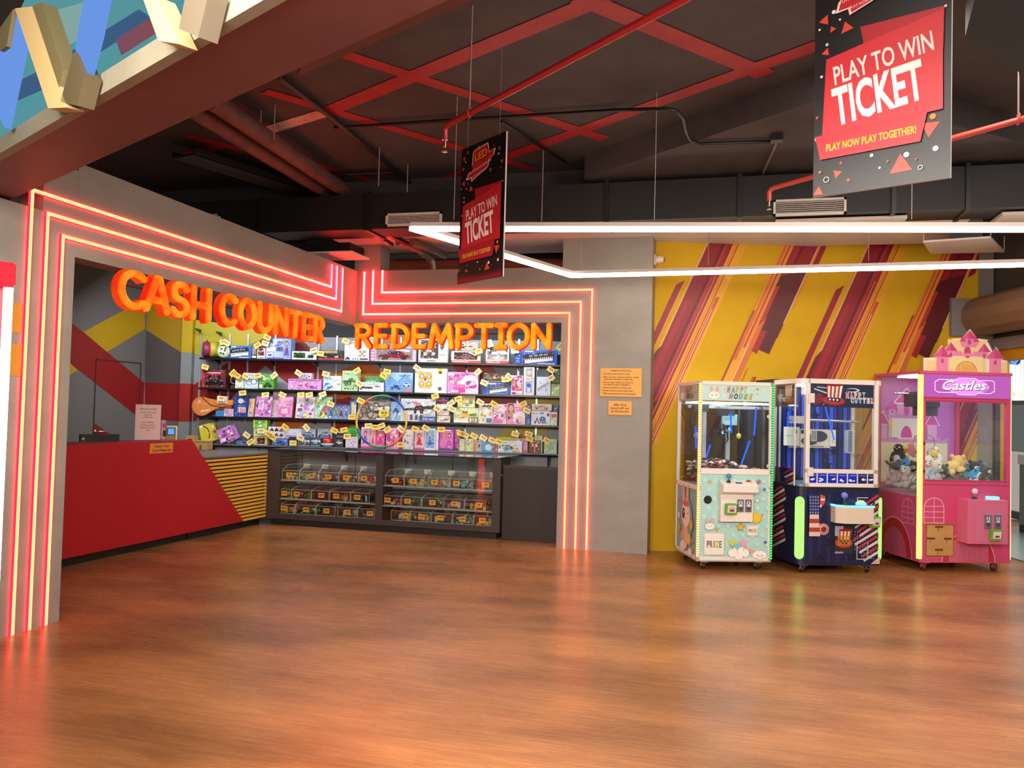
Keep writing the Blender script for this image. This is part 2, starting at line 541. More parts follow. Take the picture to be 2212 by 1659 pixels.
# cash-counter wall
b = MB()
b.box((WX - 0.20, 2.2, 0), (WX, 4.75, 2.93), 'wall grey'); b.box((WX - 0.20, 4.75, 0), (WX, 5.06, 3.30), 'wall grey')
b.box((WX - 0.20, 5.06, 2.66), (WX + 0.001, WY, 3.36), 'wall grey')
struct(b.build('wall_left'))

# ---------------- inside of the shop: painted back and side walls
def BW(px, py, out=0.0):
    return on_p(px, py, (BP0[0] + sin(SANG) * out, BP0[1] - cos(SANG) * out), SANG)
corner = BW(313, 800)
LX = corner.x
BU = Vector((cos(SANG), sin(SANG), 0)); BN = Vector((sin(SANG), -cos(SANG), 0))
rightend = Vector((BP0[0], BP0[1], 0)) + BU * 0.6
GREYB, YEL, RED, DRED, DGREY, ORG = '#959aa0 r.55', '#bfae1e r.5', '#8f1a1c r.5', '#7a1a1a r.5', '#5a5654 r.55', '#c8641e r.5'
b = MB()
zt = 2.62
b.prism([(corner.x, corner.y, 0), (rightend.x, rightend.y, 0), (rightend.x, rightend.y, zt), (corner.x, corner.y, zt)], -BN * 0.12, GREYB)
b.prism([(corner.x, corner.y, zt), (rightend.x, rightend.y, zt), (rightend.x, rightend.y, CEIL), (corner.x, corner.y, CEIL)], -BN * 0.12, '#1d1a1b r.6')
LAY = [0.0015]
def wallpaint(pts, mat):
    b.poly([BW(x, y, LAY[0]) for x, y in pts], mat); LAY[0] += 0.0006
wallpaint([(313, 560), (394, 560), (394, 700), (313, 645)], DGREY)
wallpaint([(313, 640), (394, 690), (394, 763), (313, 711)], '#b08a14 r.5')
wallpaint([(313, 711), (394, 763), (394, 830), (313, 826)], '#55504f r.55')
wallpaint([(313, 826), (394, 830), (394, 911), (313, 905)], RED)
wallpaint([(313, 905), (394, 911), (394, 990), (313, 990)], '#6a6a6a r.55')
wallpaint([(417, 690), (606, 716), (532, 748), (486, 776), (417, 765)], YEL)
wallpaint([(417, 832), (478, 792), (545, 748), (600, 706), (640, 760), (720, 820), (760, 860), (720, 905), (660, 858), (573, 790), (515, 845), (470, 893), (417, 911)], RED)
wallpaint([(600, 720), (640, 722), (690, 772), (660, 780)], DRED)
wallpaint([(590, 900), (640, 868), (700, 815), (745, 795), (790, 785), (830, 800), (800, 840), (740, 862), (690, 905), (640, 925), (600, 930)], ORG)
wallpaint([(715, 862), (765, 862), (770, 930), (715, 930)], RED)
wallpaint([(745, 900), (860, 925), (870, 960), (740, 960)], '#7a2018 r.5')
wallpaint([(820, 722), (905, 724), (905, 742), (820, 740)], ORG)
wallpaint([(975, 786), (1062, 786), (1075, 815), (1010, 835)], '#a8401c r.5')
wallpaint([(1035, 855), (1135, 850), (1165, 900), (1110, 890), (1040, 880)], '#8a2a18 r.5')
wallpaint([(1140, 900), (1135, 858), (1205, 850), (1212, 905)], YEL)
wallpaint([(1065, 960), (1095, 918), (1200, 915), (1170, 945), (1120, 965)], '#a8981a r.5')
wallpaint([(840, 845), (920, 848), (935, 905), (850, 900)], '#4e4c50 r.5')
# vertical seams of the wall boards
for px in (455, 560, 655, 770, 880, 980, 1090, 1190):
    p0, p1 = BW(px, 940, 0.004), BW(px, 940, 0.004)
    b.box((p0.x - .004, p0.y - .004, 0.05), (p0.x + .004, p0.y + .004, 1.0), '#4c4e52')
struct(b.build('wall_back'))
# pilaster at the start of the shelves
b = MB()
a0, a1 = BW(395, 830, 0.0), BW(418, 830, 0.0)
seq = [(0, 911), (911, 829), (829, 762), (762, 560)]
cols = ['#8a8e90 r.5', '#a32a22 r.5', '#8c9092 r.5', '#c9a81a r.5']
for (yl, yh), col in zip([(1000, 911), (911, 829), (829, 762), (762, 560)], cols):
    z0 = max(0.0, BW(405, yl).z) if yl < 1000 else 0.0
    z1 = BW(405, yh).z
    b.prism([(a0.x, a0.y, z0), (a1.x, a1.y, z0), (a1.x, a1.y, z1), (a0.x, a0.y, z1)], BN * 0.09, col)
struct(b.build('wall_pilaster'))
# side wall with the staff door painted into the same chevrons
b = MB()
b.box((LX - 0.12, 3.0, 0), (LX, corner.y + 0.1, CEIL), '#6f6d6a r.6')
LAY2 = [0.002]
def sidepaint(pts, mat):
    b.poly([on_x(x, y, LX + LAY2[0]) for x, y in pts][::-1], mat); LAY2[0] += 0.0006
sidepaint([(180, 717), (276, 666), (313, 646), (313, 711), (231, 760)], '#bb9616 r.5')
sidepaint([(120, 670), (159, 700), (313, 828), (313, 912), (152, 785), (120, 760)], '#8e1a1a r.5')
sidepaint([(120, 810), (120, 755), (152, 785), (168, 800), (150, 811), (120, 830)], '#bb9616 r.5')
sidepaint([(201, 912), (262, 955), (313, 1000), (201, 1000)], '#8e1a1a r.5')
struct(b.build('wall_side'))
dr = MB()
d0, d1 = on_x(204, 840, LX).y, on_x(302, 840, LX).y
dz = on_x(255, 779, LX).z
for y0, y1, z0, z1 in ((d0, d0 + .012, 0, dz), (d1 - .012, d1, 0, dz), (d0, d1, dz - .012, dz)):
    dr.box((LX, y0, z0), (LX + 0.012, y1, z1), '#4a3330 r.6')
door = struct(dr.build('door_1'))
hd = MB()
hp = on_x(205, 932, LX)
hd.tube([(LX + 0.01, hp.y, hp.z), (LX + .07, hp.y, hp.z), (LX + .075, hp.y + .13, hp.z)], 0.011, '#c8c0b8 r.25 m1')
hd.lathe([(0.03, 0), (0.03, 0.012), (0.012, 0.014)], '#c8c0b8 r.25 m1', 14, (LX + 0.008, hp.y, hp.z), 'x')
hd.build('door_handle', door)
# inner cheek of the column
b = MB()
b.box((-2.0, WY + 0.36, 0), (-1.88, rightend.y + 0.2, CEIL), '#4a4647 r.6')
struct(b.build('wall_cheek'))

# ---------------- yellow wall with its painted slanting bands
b = MB()
yend = (YEND - Vector((YP0[0], YP0[1], 0))).dot(YU)
YN = Vector((sin(YANG), -cos(YANG), 0))
Y0 = Vector((YP0[0], YP0[1], 0))
b.prism([Y0, Y0 + YU * yend, Y0 + YU * yend + Vector((0, 0, 3.85)), Y0 + Vector((0, 0, 3.85))], -YN * 0.14, 'wall yellow')
ya = Art(b, Y0, YU, (0, 0, 1)); ya.N = YN
K = 0.435
def yclip(pts):
    def cut(ps, f, side):
        out = []
        for i in range(len(ps)):
            p, q = ps[i - 1], ps[i]
            fp, fq = f(p), f(q)
            if (fp >= 0) != (fq >= 0):
                t = fp / (fp - fq); out.append((p[0] + (q[0] - p[0]) * t, p[1] + (q[1] - p[1]) * t))
            if fq >= 0: out.append(q)
        return out
    pts = cut(pts, lambda p: p[0] - 0.004, 0)
    if pts: pts = cut(pts, lambda p: yend - 0.004 - p[0], 0)
    return pts
def band(s0, o0, o1, z0, z1, mat, slant0=0.0, slant1=0.0):
    """stripe whose offsets are measured at z 3.45; it leans to the right as it rises"""
    f = lambda o, z: s0 + o + (z - 3.45) * K
    q = yclip([(f(o0, z0), z0), (f(o1, z0 + slant0), z0 + slant0), (f(o1, z1 + slant1), z1 + slant1), (f(o0, z1), z1)])
    if len(q) > 2: ya.poly(q, mat)
C1, C2, C3, C4, CO, CR, CC = '#8e1524 r.45', '#a11a28 r.45', '#641019 r.45', '#b0302c r.45', '#dd8a2c r.45', '#c2582a r.45', '#e9bf9a r.45'
for s0 in (0.53, 2.48, 4.43):
    band(s0, .31, .47, 0.2, 3.85, '#e3a31a r.45')
    band(s0, 0, .30, 0.2, 3.85, C1)
    band(s0, .04, .10, 0.6, 3.0, C2)
    band(s0, .17, .205, 1.6, 3.85, C3)
    band(s0, .21, .245, 1.0, 3.85, C4)
    band(s0, .245, .305, 0.2, 3.6, '#9c1c26 r.45')
    band(s0, .262, .275, 1.4, 3.3, '#cf7f6a r.45')
    band(s0, .325, .35, 0.2, 3.85, CO)
    band(s0, .36, .372, 1.2, 3.85, '#b3261f r.45')
    band(s0, .385, .43, 0.2, 3.05, CR)
    band(s0, .40, .41, 1.0, 2.9, CC)
    band(s0, -.018, -.006, 2.2, 3.85, CC)
    band(s0, -.16, -.085, 0.2, 3.18, C1, 0, .06)
    band(s0, -.085, -.06, 0.2, 3.10, CO)
    band(s0, -.045, 0.0, 0.4, 2.35, C3, 0, .10)
    band(s0, .20, .25, 0.3, 1.75, C3, 0, .05)
    band(s0, .03, .05, 0.3, 1.9, CC)
for s0 in (1.57, 3.52):
    band(s0, -.13, .02, 1.2, 3.85, '#e2a21a r.45')
    band(s0, -.115, -.075, 2.3, 3.85, '#cf6a30 r.45')
    band(s0, -.06, -.035, 2.45, 3.85, '#c23a28 r.45')
    band(s0, -.03, -.005, 2.45, 3.85, CO)
    band(s0, 0.0, .30, 2.95, 3.85, C1, .0, 0)
    band(s0, .02, .075, 3.05, 3.85, C2)
    band(s0, .10, .125, 3.05, 3.85, C3)
    band(s0, .0, .30, 2.82, 3.32, '#5c1018 r.45', .06, .10)
    band(s0, .06, .30, 2.62, 3.0, '#5a1018 r.45', -.05, 0)
    band(s0, .12, .29, 2.44, 2.75, '#561018 r.45', -.06, 0)
    band(s0, .06, .14, 2.42, 2.66, C2, -.04, 0)
    band(s0, .0, .05, 2.72, 3.2, C4, .04, 0)
    band(s0, .292, .304, 2.75, 3.85, CC)
    band(s0, .305, .325, 2.95, 3.85, CO)
    band(s0, .33, .395, 3.38, 3.85, C1, 0.05, 0)
    band(s0, -.14, -.118, 1.5, 2.9, '#a8331f r.45')
    band(s0, .0, .062, .6, 2.72, '#d06a2a r.45', 0, .08)
    band(s0, -.016, -.004, .6, 2.5, CC)
    band(s0, .105, .118, .8, 2.2, CR)
    band(s0, .215, .225, 1.0, 2.1, '#8c2418 r.45')
    band(s0, .235, .26, 1.0, 2.1, C1)
struct(b.build('wall_yellow'))

# ---------------- portal wall to the mall
b = MB()
P0 = Y0 + YU * (yend + 0.005)
RN = Vector((-RU.y, RU.x, 0)) * -1
def portal_box(t0, t1, z0, z1, th, mat, off=0.0):
    a = P0 + RU * t0 - RN * off; c = P0 + RU * t1 - RN * off
    b.prism([(a.x, a.y, z0), (c.x, c.y, z0), (c.x, c.y, z1), (a.x, a.y, z1)], Vector((RU.y * -1, RU.x, 0)) * th, mat)
b.box((0, 0, 0), (0.0001, 0.0001, 0.0001), 'slat stone')
YW2 = P0 + YU * 0.20
b.prism([P0 - YN * 0.02, YW2 - YN * 0.02, YW2 - YN * 0.02 + Vector((0, 0, 3.85)), P0 - YN * 0.02 + Vector((0, 0, 3.85))], -YN * 0.3, '#8b8078 r.5')
struct(b.build('wall_post'))
OPX = P0 + YU * 0.22
b = MB()
def run(t0, t1, z0, z1, th, mat, base):
    a = base + RU * t0; c = base + RU * t1
    b.prism([(a.x, a.y, z0), (c.x, c.y, z0), (c.x, c.y, z1), (a.x, a.y, z1)], YU * th, mat)
run(-0.3, 5.5, 2.52, CEIL, 0.22, '#4e4440 r.6', OPX)
run(-0.02, 5.5, 2.50, 2.64, -0.05, '#8b8078 r.5', OPX)
run(-0.3, 5.5, 2.38, 2.52, 0.20, '#d9980f r.5', OPX)
run(-0.3, -0.05, 0, 2.4, 0.20, '#d9980f r.5', OPX)
run(-0.05, 0.0, 0, 2.52, 0.06, '#332e2c r.5', OPX)
struct(b.build('wall_portal'))

# mall beyond: floor, shop front with bright panes, counter front
b = MB()
m0 = OPX + YU * 0.2
b.prism([m0 + RU * -3.0 + Vector((0, 0, .004)), m0 + RU * 8 + Vector((0, 0, .004)), m0 + RU * 8 + YU * 8 + Vector((0, 0, .004)), m0 - RU * 3 + YU * 8 + Vector((0, 0, .004))], (0, 0, .004), '#aebbae r.2')
struct(b.build('floor_mall'))
b = MB()
m1 = m0 + YU * 2.6 - RU * 1.8
def mall(t0, t1, z0, z1, th, mat):
    a = m1 + RU * t0; c = m1 + RU * t1
    b.prism([(a.x, a.y, z0), (c.x, c.y, z0), (c.x, c.y, z1), (a.x, a.y, z1)], YU * th, mat)
mall(-4, 6, 2.75, 4.0, .1, '#dfe8e6 r.5')
mall(-4, 6, 0.0, 0.12, .1, '#3a3d3c r.5')
struct(b.build('wall_mall'))
b = MB()
for k in range(14):
    mall(-4 + k * 0.72, -4 + k * 0.72 + 0.06, 1.2, 2.75, .08, '#5c6a6c r.4')
mall(-4, 6, 1.95, 2.02, .08, '#5c6a6c r.4')
mall(-4, 6, 2.03, 2.75, .02, 'window day')
mall(-4, 6, 1.15, 1.95, .02, '#9db4b4 r.2')
struct(b.build('window_1'))
b = MB()
mc = m0 + YU * 1.6 - RU * 2.4
b.prism([(mc.x, mc.y, .12), *[tuple(mc + RU * 6)[:2] + (.12,)], tuple(mc + RU * 6)[:2] + (1.02,), (mc.x, mc.y, 1.02)], YU * .5, '#7d8a86 r.5')
b.prism([(mc.x, mc.y, .0), tuple(mc + RU * 6)[:2] + (.0,), tuple(mc + RU * 6)[:2] + (.12,), (mc.x, mc.y, .12)], YU * .45, '#25282a r.5')
ct = mc - YU * .03
b.prism([(ct.x, ct.y, 1.02), tuple(ct + RU * 6)[:2] + (1.02,), tuple(ct + RU * 6)[:2] + (1.16,), (ct.x, ct.y, 1.16)], YU * .6, '#e6ecea r.3')
tag(b.build('mall_counter'), 'long grey counter with a white top out in the bright mall', 'counter')
# lit letters on the shop front out in the mall
for i, ch in enumerate('UR'):
    q = on_p(2203 if ch == 'U' else 2186, 770, (m1.x, m1.y), math.atan2(RU.y, RU.x))
    b = MB()
    vs, fs, x0, x1 = glyphs(ch, 0.04)
    k = 0.36
    pts = [m1 * 0 + Vector((q.x, q.y, q.z - 0.13)) - YU * 0.10 + RU * ((x - (x0 + x1) / 2) * k) + Vector((0, 0, y * k)) for x, y in vs]
    b.add(pts, fs, 'screen blue')
    b.add([p + YU * 0.05 for p in pts], fs, '#2c4c9a')
    n = len(pts)
    bb = [p for p in pts]
    tag(b.build('sign_letter'), ['blue lit letter U on the shop front beyond the portal', 'blue lit letter R on the shop front beyond the portal'][i], 'sign letter')
for i, (px, py) in enumerate(((2193, 850), (2204, 846), (2211, 852))):
    q = depth_at(px, py, 12.6)
    b = MB(); b.ell((q.x, q.y, q.z), (.045, .045, .045), '#f2e2c4 r.3 e0.8')
    b.tube([(q.x, q.y, q.z + .04), (q.x, q.y, 4.0)], .003, '#c8c8c8')
    tag(b.build('pendant_lamp'), 'small round glass pendant lamp hanging out in the mall', 'lamp', 'pendant lamps in the mall')

# roller shutter above the portal
t = thing('roller_shutter', 'rolled-up brown roller shutter above the portal to the mall', 'shutter', (0, 0, 0))
b = MB()
c0 = OPX - YU * 0.24 + RU * 0.04; c1 = c0 + RU * 5.0
prof = [(0.235 * cos(2 * PI * i / 12 + .26), 0.235 * sin(2 * PI * i / 12 + .26)) for i in range(12)]
b.prism([(c0.x + YU.x * u, c0.y + YU.y * u, 2.90 + v) for u, v in prof], RU * 5.0, '#80664f r.5')
b.build('curtain_roll', t)
b = MB()
q0 = Y0 + YU * (yend - 0.36) + YN * 0.06
b.prism([(q0.x, q0.y, 2.66), tuple(q0 + YU * 0.42)[:2] + (2.66,), tuple(q0 + YU * 0.42)[:2] + (3.12,), (q0.x, q0.y, 3.12)], -YN * .055, '#807a7a r.5')
b.build('end_plate', t)

# ---------------- the big beam and the mezzanine edge overhead
zb = 2.95
n0, n1 = on_z(10, 325, zb), on_z(560, 5, zb)
dB = (n1 - n0).normalized(); nB = Vector((-dB.y, dB.x, 0))
if nB.y < 0: nB = -nB
b = MB()
s0, s1 = n0 - dB * 4.0, n1 + dB * 3.0
BWID = (on_z(640, 150, zb) - n0).dot(nB)
b.prism([s0, s1, s1 + nB * BWID, s0 + nB * BWID], (0, 0, CEIL - zb), 'beam paint')
struct(b.build('beam_1'))
b = MB()
b.prism([on_z(656, 120, 3.3), on_z(1060, -72, 3.3), on_z(1160, -60, 3.3), on_z(643, 165, 3.3)], (0, 0, CEIL - 3.3), 'beam paint')
struct(b.build('beam_2'))
# zig-zag screen standing on the beam's edge, with lit panels behind it
t = thing('mezzanine_screen', 'zig-zag timber screen with blue lit panels above the big beam', 'screen', tuple(n0))
tX = Matrix.Translation(-n0)
def uvb(px, py, off):
    return on_p(px, py, (n0.x - nB.x * off, n0.y - nB.y * off), math.atan2(dB.y, dB.x))
b = MB(tX)
b.prism([uvb(-160, 398, .03), uvb(700, -145, .03), uvb(700, -420, .03), uvb(-160, -300, .03)], nB * .028, 'teal lit')
lg = MB(tX); lg.prism([uvb(-160, 424, .05), uvb(760, -111, .05), uvb(760, -183, .05), uvb(-160, 398, .05)], nB * .049, 'olive'); lg.build('ledge', t)
pa = MB(tX)
def pan(pts, mat, off): b.poly([uvb(x, y, off) for x, y in pts], mat)
pan([(90, 30), (200, 0), (180, 80), (110, 120)], 'teal pale', .033)
pan([(10, 190), (90, 150), (300, 20), (330, 40), (90, 195), (10, 230)], 'deep blue lit', .034)
pan([(250, 85), (330, 35), (340, 70), (262, 120)], '#3a1a22', .036)
pan([(-10, 0), (80, -60), (35, 40), (0, 80)], '#241a16', .036)
pan([(280, 20), (305, -20), (250, -60), (190, 40)], 'teal lit', .035)
b.build('back_panel', t)
def strut(pts, mat, off, th):
    k = MB(tX); k.prism([uvb(x, y, off) for x, y in pts], nB * th, mat); return k
for pts, mat in (([(32, 18), (68, 14), (145, 232), (104, 234)], '#b39a68 r.6'), ([(310, 0), (338, -8), (386, 95), (342, 88)], '#b39a68 r.6'),
                 ([(70, 14), (88, 4), (136, 150), (128, 190)], '#5e5434 r.6'), ([(160, 112), (182, 165), (166, 228), (130, 220)], '#4a4028 r.6'),
                 ([(400, -6), (452, -20), (428, 80), (386, 62)], '#564c3c r.6'), ([(0, 60), (28, 20), (14, 100), (0, 110)], '#5e5434 r.6')):
    strut(pts, mat, .13, .07).build('strut', t)
for pts in ([(30, 20), (52, 80), (10, 276), (-12, 230), (-6, 120)], [(182, -10), (228, -16), (208, 80), (186, 168), (162, 105)]):
    strut(pts, 'blue lit', .11, .03).build('lit_blade', t)

# ================================================================ LIGHT STRIPS
def neon(name, label, pts, n, group, hot_at):
    """flexible light strip along pts on a wall of outward normal n: glowing core in a red-lit sleeve"""
    n = Vector(n); pts = [Vector(p) for p in pts]
    root = thing(name, label, 'neon strip', tuple(pts[0]), group=group)
    X = Matrix.Translation(-pts[0])
    core, side = MB(X), MB(X)
    segs = []
    for i, (a, c) in enumerate(zip(pts, pts[1:])):
        if i == hot_at: segs.append((a, c, ' hot'))
        elif abs(i - hot_at) == 1:
            L_ = (c - a).length; t, u = min(.4, 0.5 / L_), min(.7, 1.15 / L_)
            if i < hot_at: t, u = 1 - u, 1 - t
            m, k = a.lerp(c, t), a.lerp(c, u)
            segs += [(a, m, ' hot' if i > hot_at else ''), (m, k, ' mid'), (k, c, '' if i > hot_at else ' hot')]
        else: segs.append((a, c, ''))
    for a, c, hot in segs:
        d = (c - a).normalized(); w = d.cross(n)
        def bar(mb, hw, y0, y1, mat, ext):
            p, q = a - d * ext, c + d * ext
            mb.prism([p + w * hw + n * y0, q + w * hw + n * y0, q - w * hw + n * y0, p - w * hw + n * y0], n * (y1 - y0), mat)
        bar(side, .0138, .002, .019, 'neon side' + hot, .0138)
        bar(core, .0118, .0195, .024, 'neon core' + hot, .0118)
    core.build('light_core', root); side.build('sleeve', root)
def YWp(px, py): return on_y(px, py, WY)
def XWp(px, py): return on_x(px, py, WX)
# redemption arch: z levels and x positions shared by the three nested strips
zz = [YWp(1000, 630).z, YWp(1000, 655).z, YWp(1000, 678).z]
xr = [YWp(1275, 850).x, YWp(1251, 850).x, YWp(1227, 850).x]
xl = [YWp(827, 610).x, YWp(807, 610).x, YWp(788, 610).x]
up = [YWp(827, 585).z - .01, YWp(807, 585).z - .01, YWp(788, 588).z - .01]
nm = ['outermost', 'middle', 'innermost']
for i in range(3):
    neon('neon_strip', f'{nm[i]} of the three pink-red neon strips framing the redemption opening',
         [(xl[i], WY, up[i]), (xl[i], WY, zz[i]), (xr[i], WY, zz[i]), (xr[i], WY, 0.015)], (0, -1, 0), 'neon strips around the redemption opening', 0)
zc = [3.045, 2.915, 2.785]
yl = [XWp(43, 900).y, XWp(79, 900).y, XWp(114, 900).y]
yr = [XWp(713, 600).y, XWp(724, 610).y, XWp(736, 625).y]
uc = [XWp(713, 573).z, XWp(724, 576).z, XWp(736, 580).z]
for i in range(3):
    neon('neon_strip', f'{nm[i]} of the three pink-red neon strips framing the cash counter opening',
         [(WX, yl[i], 0.015), (WX, yl[i], zc[i]), (WX, yr[i], zc[i]), (WX, yr[i], uc[i])], (1, 0, 0), 'neon strips around the cash counter opening', 2)

# ================================================================ GLOWING LETTERS
def arc(cx, cy, rx, ry, a0, a1, n=9):
    return [(cx + rx * cos(rad(a0 + (a1 - a0) * i / n)), cy + ry * sin(rad(a0 + (a1 - a0) * i / n))) for i in range(n + 1)]
LET = {
    'C': (.72, [arc(.40, .5, .34, .44, 48, 312, 13)]),
    'A': (.74, [[(.08, .06), (.34, .94)], [(.34, .94), (.42, .94), (.66, .06)], [(.20, .34), (.60, .34)]]),
    'S': (.62, [arc(.32, .72, .22, .22, 25, 270, 9) + arc(.30, .28, .24, .22, 90, -155, 9)[1:]]),
    'H': (.68, [[(.09, .06), (.09, .94)], [(.59, .06), (.59, .94)], [(.09, .47), (.59, .47)]]),
    'O': (.80, [arc(.40, .5, .33, .44, 0, 360, 18)]),
    'U': (.70, [[(.09, .94), (.09, .35)] + arc(.35, .34, .26, .28, 180, 360, 9) + [(.61, .35), (.61, .94)]]),
    'N': (.74, [[(.09, .06), (.09, .94), (.63, .06), (.63, .94)]]),
    'T': (.68, [[(.06, .93), (.62, .93)], [(.34, .93), (.34, .06)]]),
    'E': (.62, [[(.10, .06), (.10, .94)], [(.10, .94), (.52, .94)], [(.10, .50), (.48, .50)], [(.10, .07), (.52, .07)]]),
    'R': (.68, [[(.11, .06), (.11, .93)], [(.06, .93)] + [(.30, .93)] + arc(.32, .71, .24, .22, 90, -90, 8) + [(.11, .49)], [(.32, .48), (.58, .06)]]),
    'D': (.74, [[(.11, .07), (.11, .93)], [(.05, .93), (.28, .93)] + arc(.28, .5, .36, .43, 90, -90, 11) + [(.11, .07)]]),
    'M': (.92, [[(.08, .06), (.20, .94), (.45, .25), (.70, .94), (.82, .06)]]),
    'P': (.66, [[(.11, .06), (.11, .93)], [(.05, .93), (.32, .93)] + arc(.33, .68, .25, .25, 90, -90, 8) + [(.11, .43)]]),
    'I': (.50, [[(.24, .06), (.24, .94)], [(.08, .94), (.40, .94)], [(.08, .06), (.40, .06)]]),
}
def letter(ch, org, U, N, wid, hgt, face, parent, lift, rs):
    """a lit letter box: rounded strokes with a domed face over a redder tray"""
    U, N, Z = Vector(U), Vector(N), Vector((0, 0, 1))
    kx, strokes = wid / LET[ch][0], LET[ch][1]
    tray, dome = MB(), MB()
    R = rs
    lv_t = [(R * 1.18, 0.0), (R * 1.18, .018), (R * 1.02, .019), (R * 1.02, .058)]
    lv_d = [(R * 1.0, .058), (R * .93, .075), (R * .70, .090), (R * .34, .098)]
    for st in strokes:
        for (x0, y0), (x1, y1) in zip(st, st[1:]):
            a, c = Vector((x0 * kx, y0 * hgt)), Vector((x1 * kx, y1 * hgt))
            if (c - a).length < 1e-5: continue
            th = math.atan2(c.y - a.y, c.x - a.x)
            for mb, lv, mat in ((tray, lv_t, 'letter rim'), (dome, lv_d, face)):
                vs, fs = [], []
                m = 14
                for r, h in lv:
                    for k in range(m):
                        q = th + PI / 2 + PI * (k % 7) / 6 + (PI if k >= 7 else 0)
                        p = (a if k < 7 else c) + Vector((cos(q), sin(q))) * r
                        vs.append(org + U * p.x + Z * p.y + N * (h + lift))
                hot = []
                for i in range(len(lv) - 1):
                    for k in range(m):
                        l = (k + 1) % m
                        (hot if mb is dome and i > 0 else fs).append((i * m + k, i * m + l, (i + 1) * m + l, (i + 1) * m + k))
                (hot if mb is dome else fs).append(tuple(range((len(lv) - 1) * m, len(lv) * m)))
                mb.add(vs, fs, mat, mb is dome)
                if hot: mb.add(vs, hot, mat + ' core', True)
    d = dome.build('letter_face', parent)
    r = tray.build('letter', None)
    return d, r
def sign(name, label, word, spans, pt, U, N, z0, z1, face, railz):
    spans = [(pt(a).dot(Vector(U)), pt(c).dot(Vector(U))) for a, c in spans]
    base = pt(900) ; base = base - Vector(U) * base.dot(Vector(U)); base.z = 0
    root = thing(name, label, 'sign', (0, 0, 0))
    k = 0
    for ch in word:
        if ch == ' ': continue
        a, c = spans[k]; k += 1
        R = (z1[k - 1] - z0[k - 1]) * 0.098
        org = base + Vector(U) * (a + R * .1) + Vector((0, 0, z0[k - 1]))
        d, r = letter(ch, org, U, N, (c - a), z1[k - 1] - z0[k - 1], face, None, 0.03, R)
        r.parent = root; d.parent = r
    mb = MB()
    a, c = spans[0][0], spans[-1][1]
    p, q = base + Vector(U) * (a + .05) + Vector((0, 0, railz)), base + Vector(U) * (c - .05) + Vector((0, 0, railz))
    for o in (0, -.09):
        mb.tube([p + Vector(N) * .02 + Vector((0, 0, o)), q + Vector(N) * .02 + Vector((0, 0, o))], .008, '#6a5048 r.4 m1', 6)
    mb.build('mounting_rail', root)
spC = [(232, 294), (287, 345), (346, 388), (390, 436), (456, 494), (497, 534), (538, 571), (574, 606), (608, 634), (636, 660), (661, 686)]
topC = [588, 598, 611, 618, 640, 648, 656, 662, 668, 675, 680]
botC = [664, 678, 683, 692, 703, 712, 718, 726, 729, 734, 741]
zt_, zb_ = [], []
for (a, c), t_, u_ in zip(spC, topC, botC):
    zt_.append(XWp((a + c) / 2, t_).z); zb_.append(XWp((a + c) / 2, u_).z)
zt_m = sum(zt_) / len(zt_); zb_m = sum(zb_) / len(zb_)
sign('cash_counter_sign', 'glowing red-orange letters reading CASH COUNTER hung under the fascia', 'CASH COUNTER', spC, lambda x: XWp(x, 650), (0, 1, 0), (1, 0, 0),
     [zb_m] * 11, [zt_m] * 11, 'letter orange', 2.62)
spR = [(772, 810), (813, 845), (850, 891), (894, 927), (930, 986), (987, 1027), (1029, 1069), (1072, 1100), (1099, 1147), (1150, 1195)]
zr0, zr1 = YWp(985, 754).z, YWp(985, 701).z
sign('redemption_sign', 'glowing amber letters reading REDEMPTION over the prize counter', 'REDEMPTION', spR, lambda x: YWp(x, 725), (1, 0, 0), (0, -1, 0),
     [zr0] * 10, [zr1] * 10, 'letter amber', 2.64)

# ================================================================ HANGING LED LOOP
LZ = 3.16
A1, A2 = on_z(893, 492, LZ), on_z(1236, 594, LZ)
B1, B2 = on_z(2212, 493, LZ), on_z(2212, 570, LZ)
d1, d2 = (B1 - A1).normalized(), (B2 - A2).normalized()
E1, E2 = A1 + d1 * ((B1 - A1).length + 0.9), A2 + d2 * ((B2 - A2).length + 0.5)
loop = [A1, E1, (E1 + E2) / 2 + d1 * .3, E2, A2]
t = thing('light_loop', 'long white LED light loop hanging in front of the shop on thin wires', 'ceiling light', (0, 0, 0))
hb, df = MB(), MB()
for p, q in zip(loop, loop[1:] + loop[:1]):
    d = (q - p).normalized(); n = Vector((-d.y, d.x, 0)) * .03
    e = d * .02
    for mb, w, z0, z1, mat in ((hb, 1.0, .008, .042, '#cdbfb6 r.4'), (df, 1.0, -.027, .008, 'led white')):
        mb.prism([p - e + n * w + Vector((0, 0, z0)), q + e + n * w + Vector((0, 0, z0)), q + e - n * w + Vector((0, 0, z0)), p - e - n * w + Vector((0, 0, z0))], (0, 0, z1 - z0), mat)
hb.build('housing', t); df.build('diffuser', t)
for p, q, f in ((A1, E1, .06), (A1, E1, .35), (A1, E1, .70), (A2, E2, .02), (A2, E2, .30), (A2, E2, .62)):
    w = MB(); s = p.lerp(q, f)
    w.tube([s + Vector((0, 0, .07)), Vector((s.x, s.y, CEIL if s.y < 9.0 else 3.7))], .0028, '#b9aea6 r.4', 5)
    w.build('hanging_wire', t)

